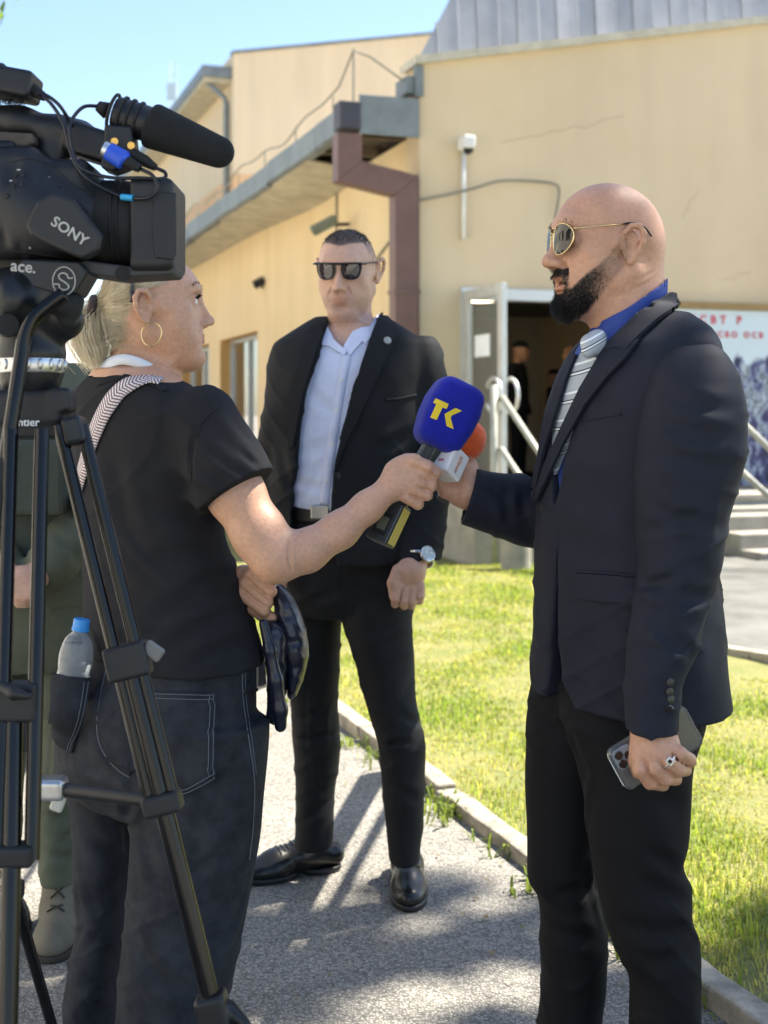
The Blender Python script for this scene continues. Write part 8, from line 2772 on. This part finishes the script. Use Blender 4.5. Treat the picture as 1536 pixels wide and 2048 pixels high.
# bowl and silver levelling ring
MR = lambda y: Matrix.Translation(Vector(P(62, y, DT + .02)))
bm = bmesh.new(); bm_lathe(bm, [(0, .012), (.0495, .012), (.051, .010), (.051, -.010), (.0495, -.012), (0, -.012)], MR(730), 48); rgo = mesh_bm('levelling_ring', bm, M_silver, tp, True, auto=40)
bm = bmesh.new()
for k in range(18):
    a = 2 * math.pi * k / 18
    c_ = P(62, 730, DT + .02) + np.array([math.cos(a) * .051, math.sin(a) * .051, 0])
    bmesh.ops.create_uvsphere(bm, u_segments=8, v_segments=6, radius=1, matrix=Matrix.Translation(Vector(c_)) @ Matrix.Rotation(a, 4, 'Z') @ Matrix.Diagonal((.003, .0045, .0085, 1)))
g_ = mesh_bm('ring_grip', bm, M_silver, rgo, True); g_['kind'] = 'stuff'
bm = bmesh.new(); bm_lathe(bm, [(.049, .004), (.047, -.006), (.040, -.028), (.038, -.03), (0, -.03)], MR(748), 40); mesh_bm('bowl', bm, M_tri, tp, True, auto=40)
# shoulder casting
cr = SDF(); cr.box(P(60, 815, DT + .03), (.060, .055, .026), .010, None, 0); cr.box(P(60, 850, DT + .01), (.055, .030, .020), .006, None, .008)
cr.box(P(126, 800, DT + .0), (.016, .025, .018), .005, None, .006)
cro, _ = sdf_obj('tripod_crown', cr, .0034, M_tri_g, tp)
text_obj('lettering', 'sachtler', frame4(P(43, 845, DT - .0245), (1, 0, 0), (0, 0, 1), (0, -1, 0)), .0165, mat('white_print', (.7, .72, .74), .5), cro, ext=.0004, bold=True)


def leg(a1, b1, a2, b2, low, clampA, clampB, r=.0095, rl=.0125):
    """twin upper tubes a1-b1, a2-b2 and single lower tube"""
    e = empty('leg', (0, 0, 0)); e.parent = tp; e.matrix_parent_inverse = Matrix.Translation(-tp.location)
    def sub(nm, bm, m, sm=True, **k):
        o = mesh_bm(nm, bm, m, None, sm, **k); o.parent = e; return o
    for a, b in ((a1, b1), (a2, b2)):
        bm = bmesh.new(); bm_cyl(bm, a, b, r, seg=20); sub('upper_tube', bm, M_tube, auto=40)
    bm = bmesh.new(); bm_cyl(bm, low[0], low[1], rl, seg=24); sub('lower_tube', bm, M_tube, auto=40)
    for c, s_, R_ in (clampA, clampB):
        bm = bmesh.new(); bm_box(bm, c, s_, R_); sub('clamp', bm, M_tri_g, False, bevel=.006, seg=3)
    return e
# right leg in front of the jeans
dR0, dR1 = 1.90, 1.84
vdir = P(420, 2010, dR1) - P(150, 870, dR0); vdir /= np.linalg.norm(vdir)
sdv = np.cross(vdir, (0, 1, 0)); sdv /= np.linalg.norm(sdv); nd_ = np.cross(sdv, vdir)
RL = np.stack([sdv, nd_, vdir], 1)
def alongR(y): 
    t_ = (y - 870) / (2010 - 870); return P(146 + (424 - 146) * t_, y, dR0 + (dR1 - dR0) * t_)
lg = leg(alongR(850) + sdv * .0 + np.array([-.0165, 0, .0]), alongR(1590) + np.array([-.0165, 0, 0]), alongR(850) + np.array([.0165, 0, 0]), alongR(1590) + np.array([.0165, 0, 0]),
         (alongR(1290), alongR(2040)), (alongR(1322), (.062, .040, .050), RL), (alongR(1606), (.054, .044, .030), RL), r=.0098, rl=.0135)
# clamp lever, joint block, foot
bm = bmesh.new(); bm_box(bm, alongR(1306) + np.array([.040, -.006, .004]), (.030, .010, .022), np.array(Matrix.Rotation(.6, 3, 'Y'))); o = mesh_bm('clamp_lever', bm, mat('lever_grey', (.16, .16, .155), .5), None, bevel=.004); o.parent = lg
bm = bmesh.new(); bm_box(bm, P(152, 862, dR0 - .0), (.030, .045, .040), RL); o = mesh_bm('hinge_block', bm, M_tri, None, bevel=.006); o.parent = lg
ft = SDF(); ft.box(alongR(2030), (.022, .022, .030), .006, RL, 0); ft.rc(alongR(2030) + np.array([.02, 0, .01]), alongR(2036) + np.array([.045, -.01, -.006]), .012, .008, .006)
o, _ = sdf_obj('spreader_clamp', ft, .003, M_tri, tp)
bm = bmesh.new(); bm_cyl(bm, alongR(2040), alongR(2500), .011, seg=18); o = mesh_bm('foot_tube', bm, M_tube, None, True); o.parent = lg
# left leg
dL0, dL1 = 1.84, 1.66
def alongL(x0, x1, y):
    t_ = (y - 860) / (2048 - 860); return P(x0 + (x1 - x0) * t_, y, dL0 + (dL1 - dL0) * t_)
lg2 = leg(alongL(84, 58, 860), alongL(84, 56, 1720), alongL(22, -12, 860), alongL(22, -12, 1720), (alongL(36, 20, 1440), alongL(36, 16, 2500)),
          (alongL(38, 24, 1402), (.064, .040, .052), np.eye(3)), (alongL(36, 20, 1708), (.060, .040, .028), np.eye(3)), r=.0105, rl=.0125)
lv = SDF(); lv.chain(px((0, 1372, 1.735), (28, 1386, 1.725), (58, 1392, 1.72)), [.008, .009, .005], 0, .006); o, _ = sdf_obj('clamp_lever', lv, .003, M_tri_g, None); o.parent = lg2
# rear leg, seen low at the left
e3 = leg(P(86, 870, 2.0), P(64, 1500, 2.12), P(14, 870, 2.02), P(-14, 1500, 2.14), (P(26, 1780, 2.14), P(112, 2080, 2.30)), (P(30, 1470, 2.12), (.05, .04, .05), np.eye(3)), (P(28, 1780, 2.14), (.03, .03, .03), np.eye(3)), r=.008, rl=.0095)
# mid-level spreader
bm = bmesh.new(); a_, b_ = P(120, 1578, 1.96), P(318, 1604, 1.87)
bm_tube(bm, [a_, b_], [.011, .0095], 14); mesh_bm('spreader_arm', bm, M_tri_g, tp, True, auto=50)
hb2 = SDF(); hb2.box(P(104, 1576, 1.96), (.022, .02, .016), .006, None, 0); hb2.rc(P(80, 1570, 1.97), P(118, 1576, 1.96), .012, .012, .006); sdf_obj('spreader_hub', hb2, .003, M_silver, tp)
bm = bmesh.new(); bm_box(bm, P(116, 1606, 1.95), (.020, .010, .026), np.array(Matrix.Rotation(.35, 3, 'Y'))); mesh_bm('spreader_lever', bm, mat('cream_lever', (.52, .52, .46), .45), tp, bevel=.004)
bm = bmesh.new(); bm_tube(bm, px((318, 1603, 1.865), (345, 1600, 1.85)), [.0075, .009], 12); mesh_bm('spreader_end', bm, M_silver, tp, True, auto=40)
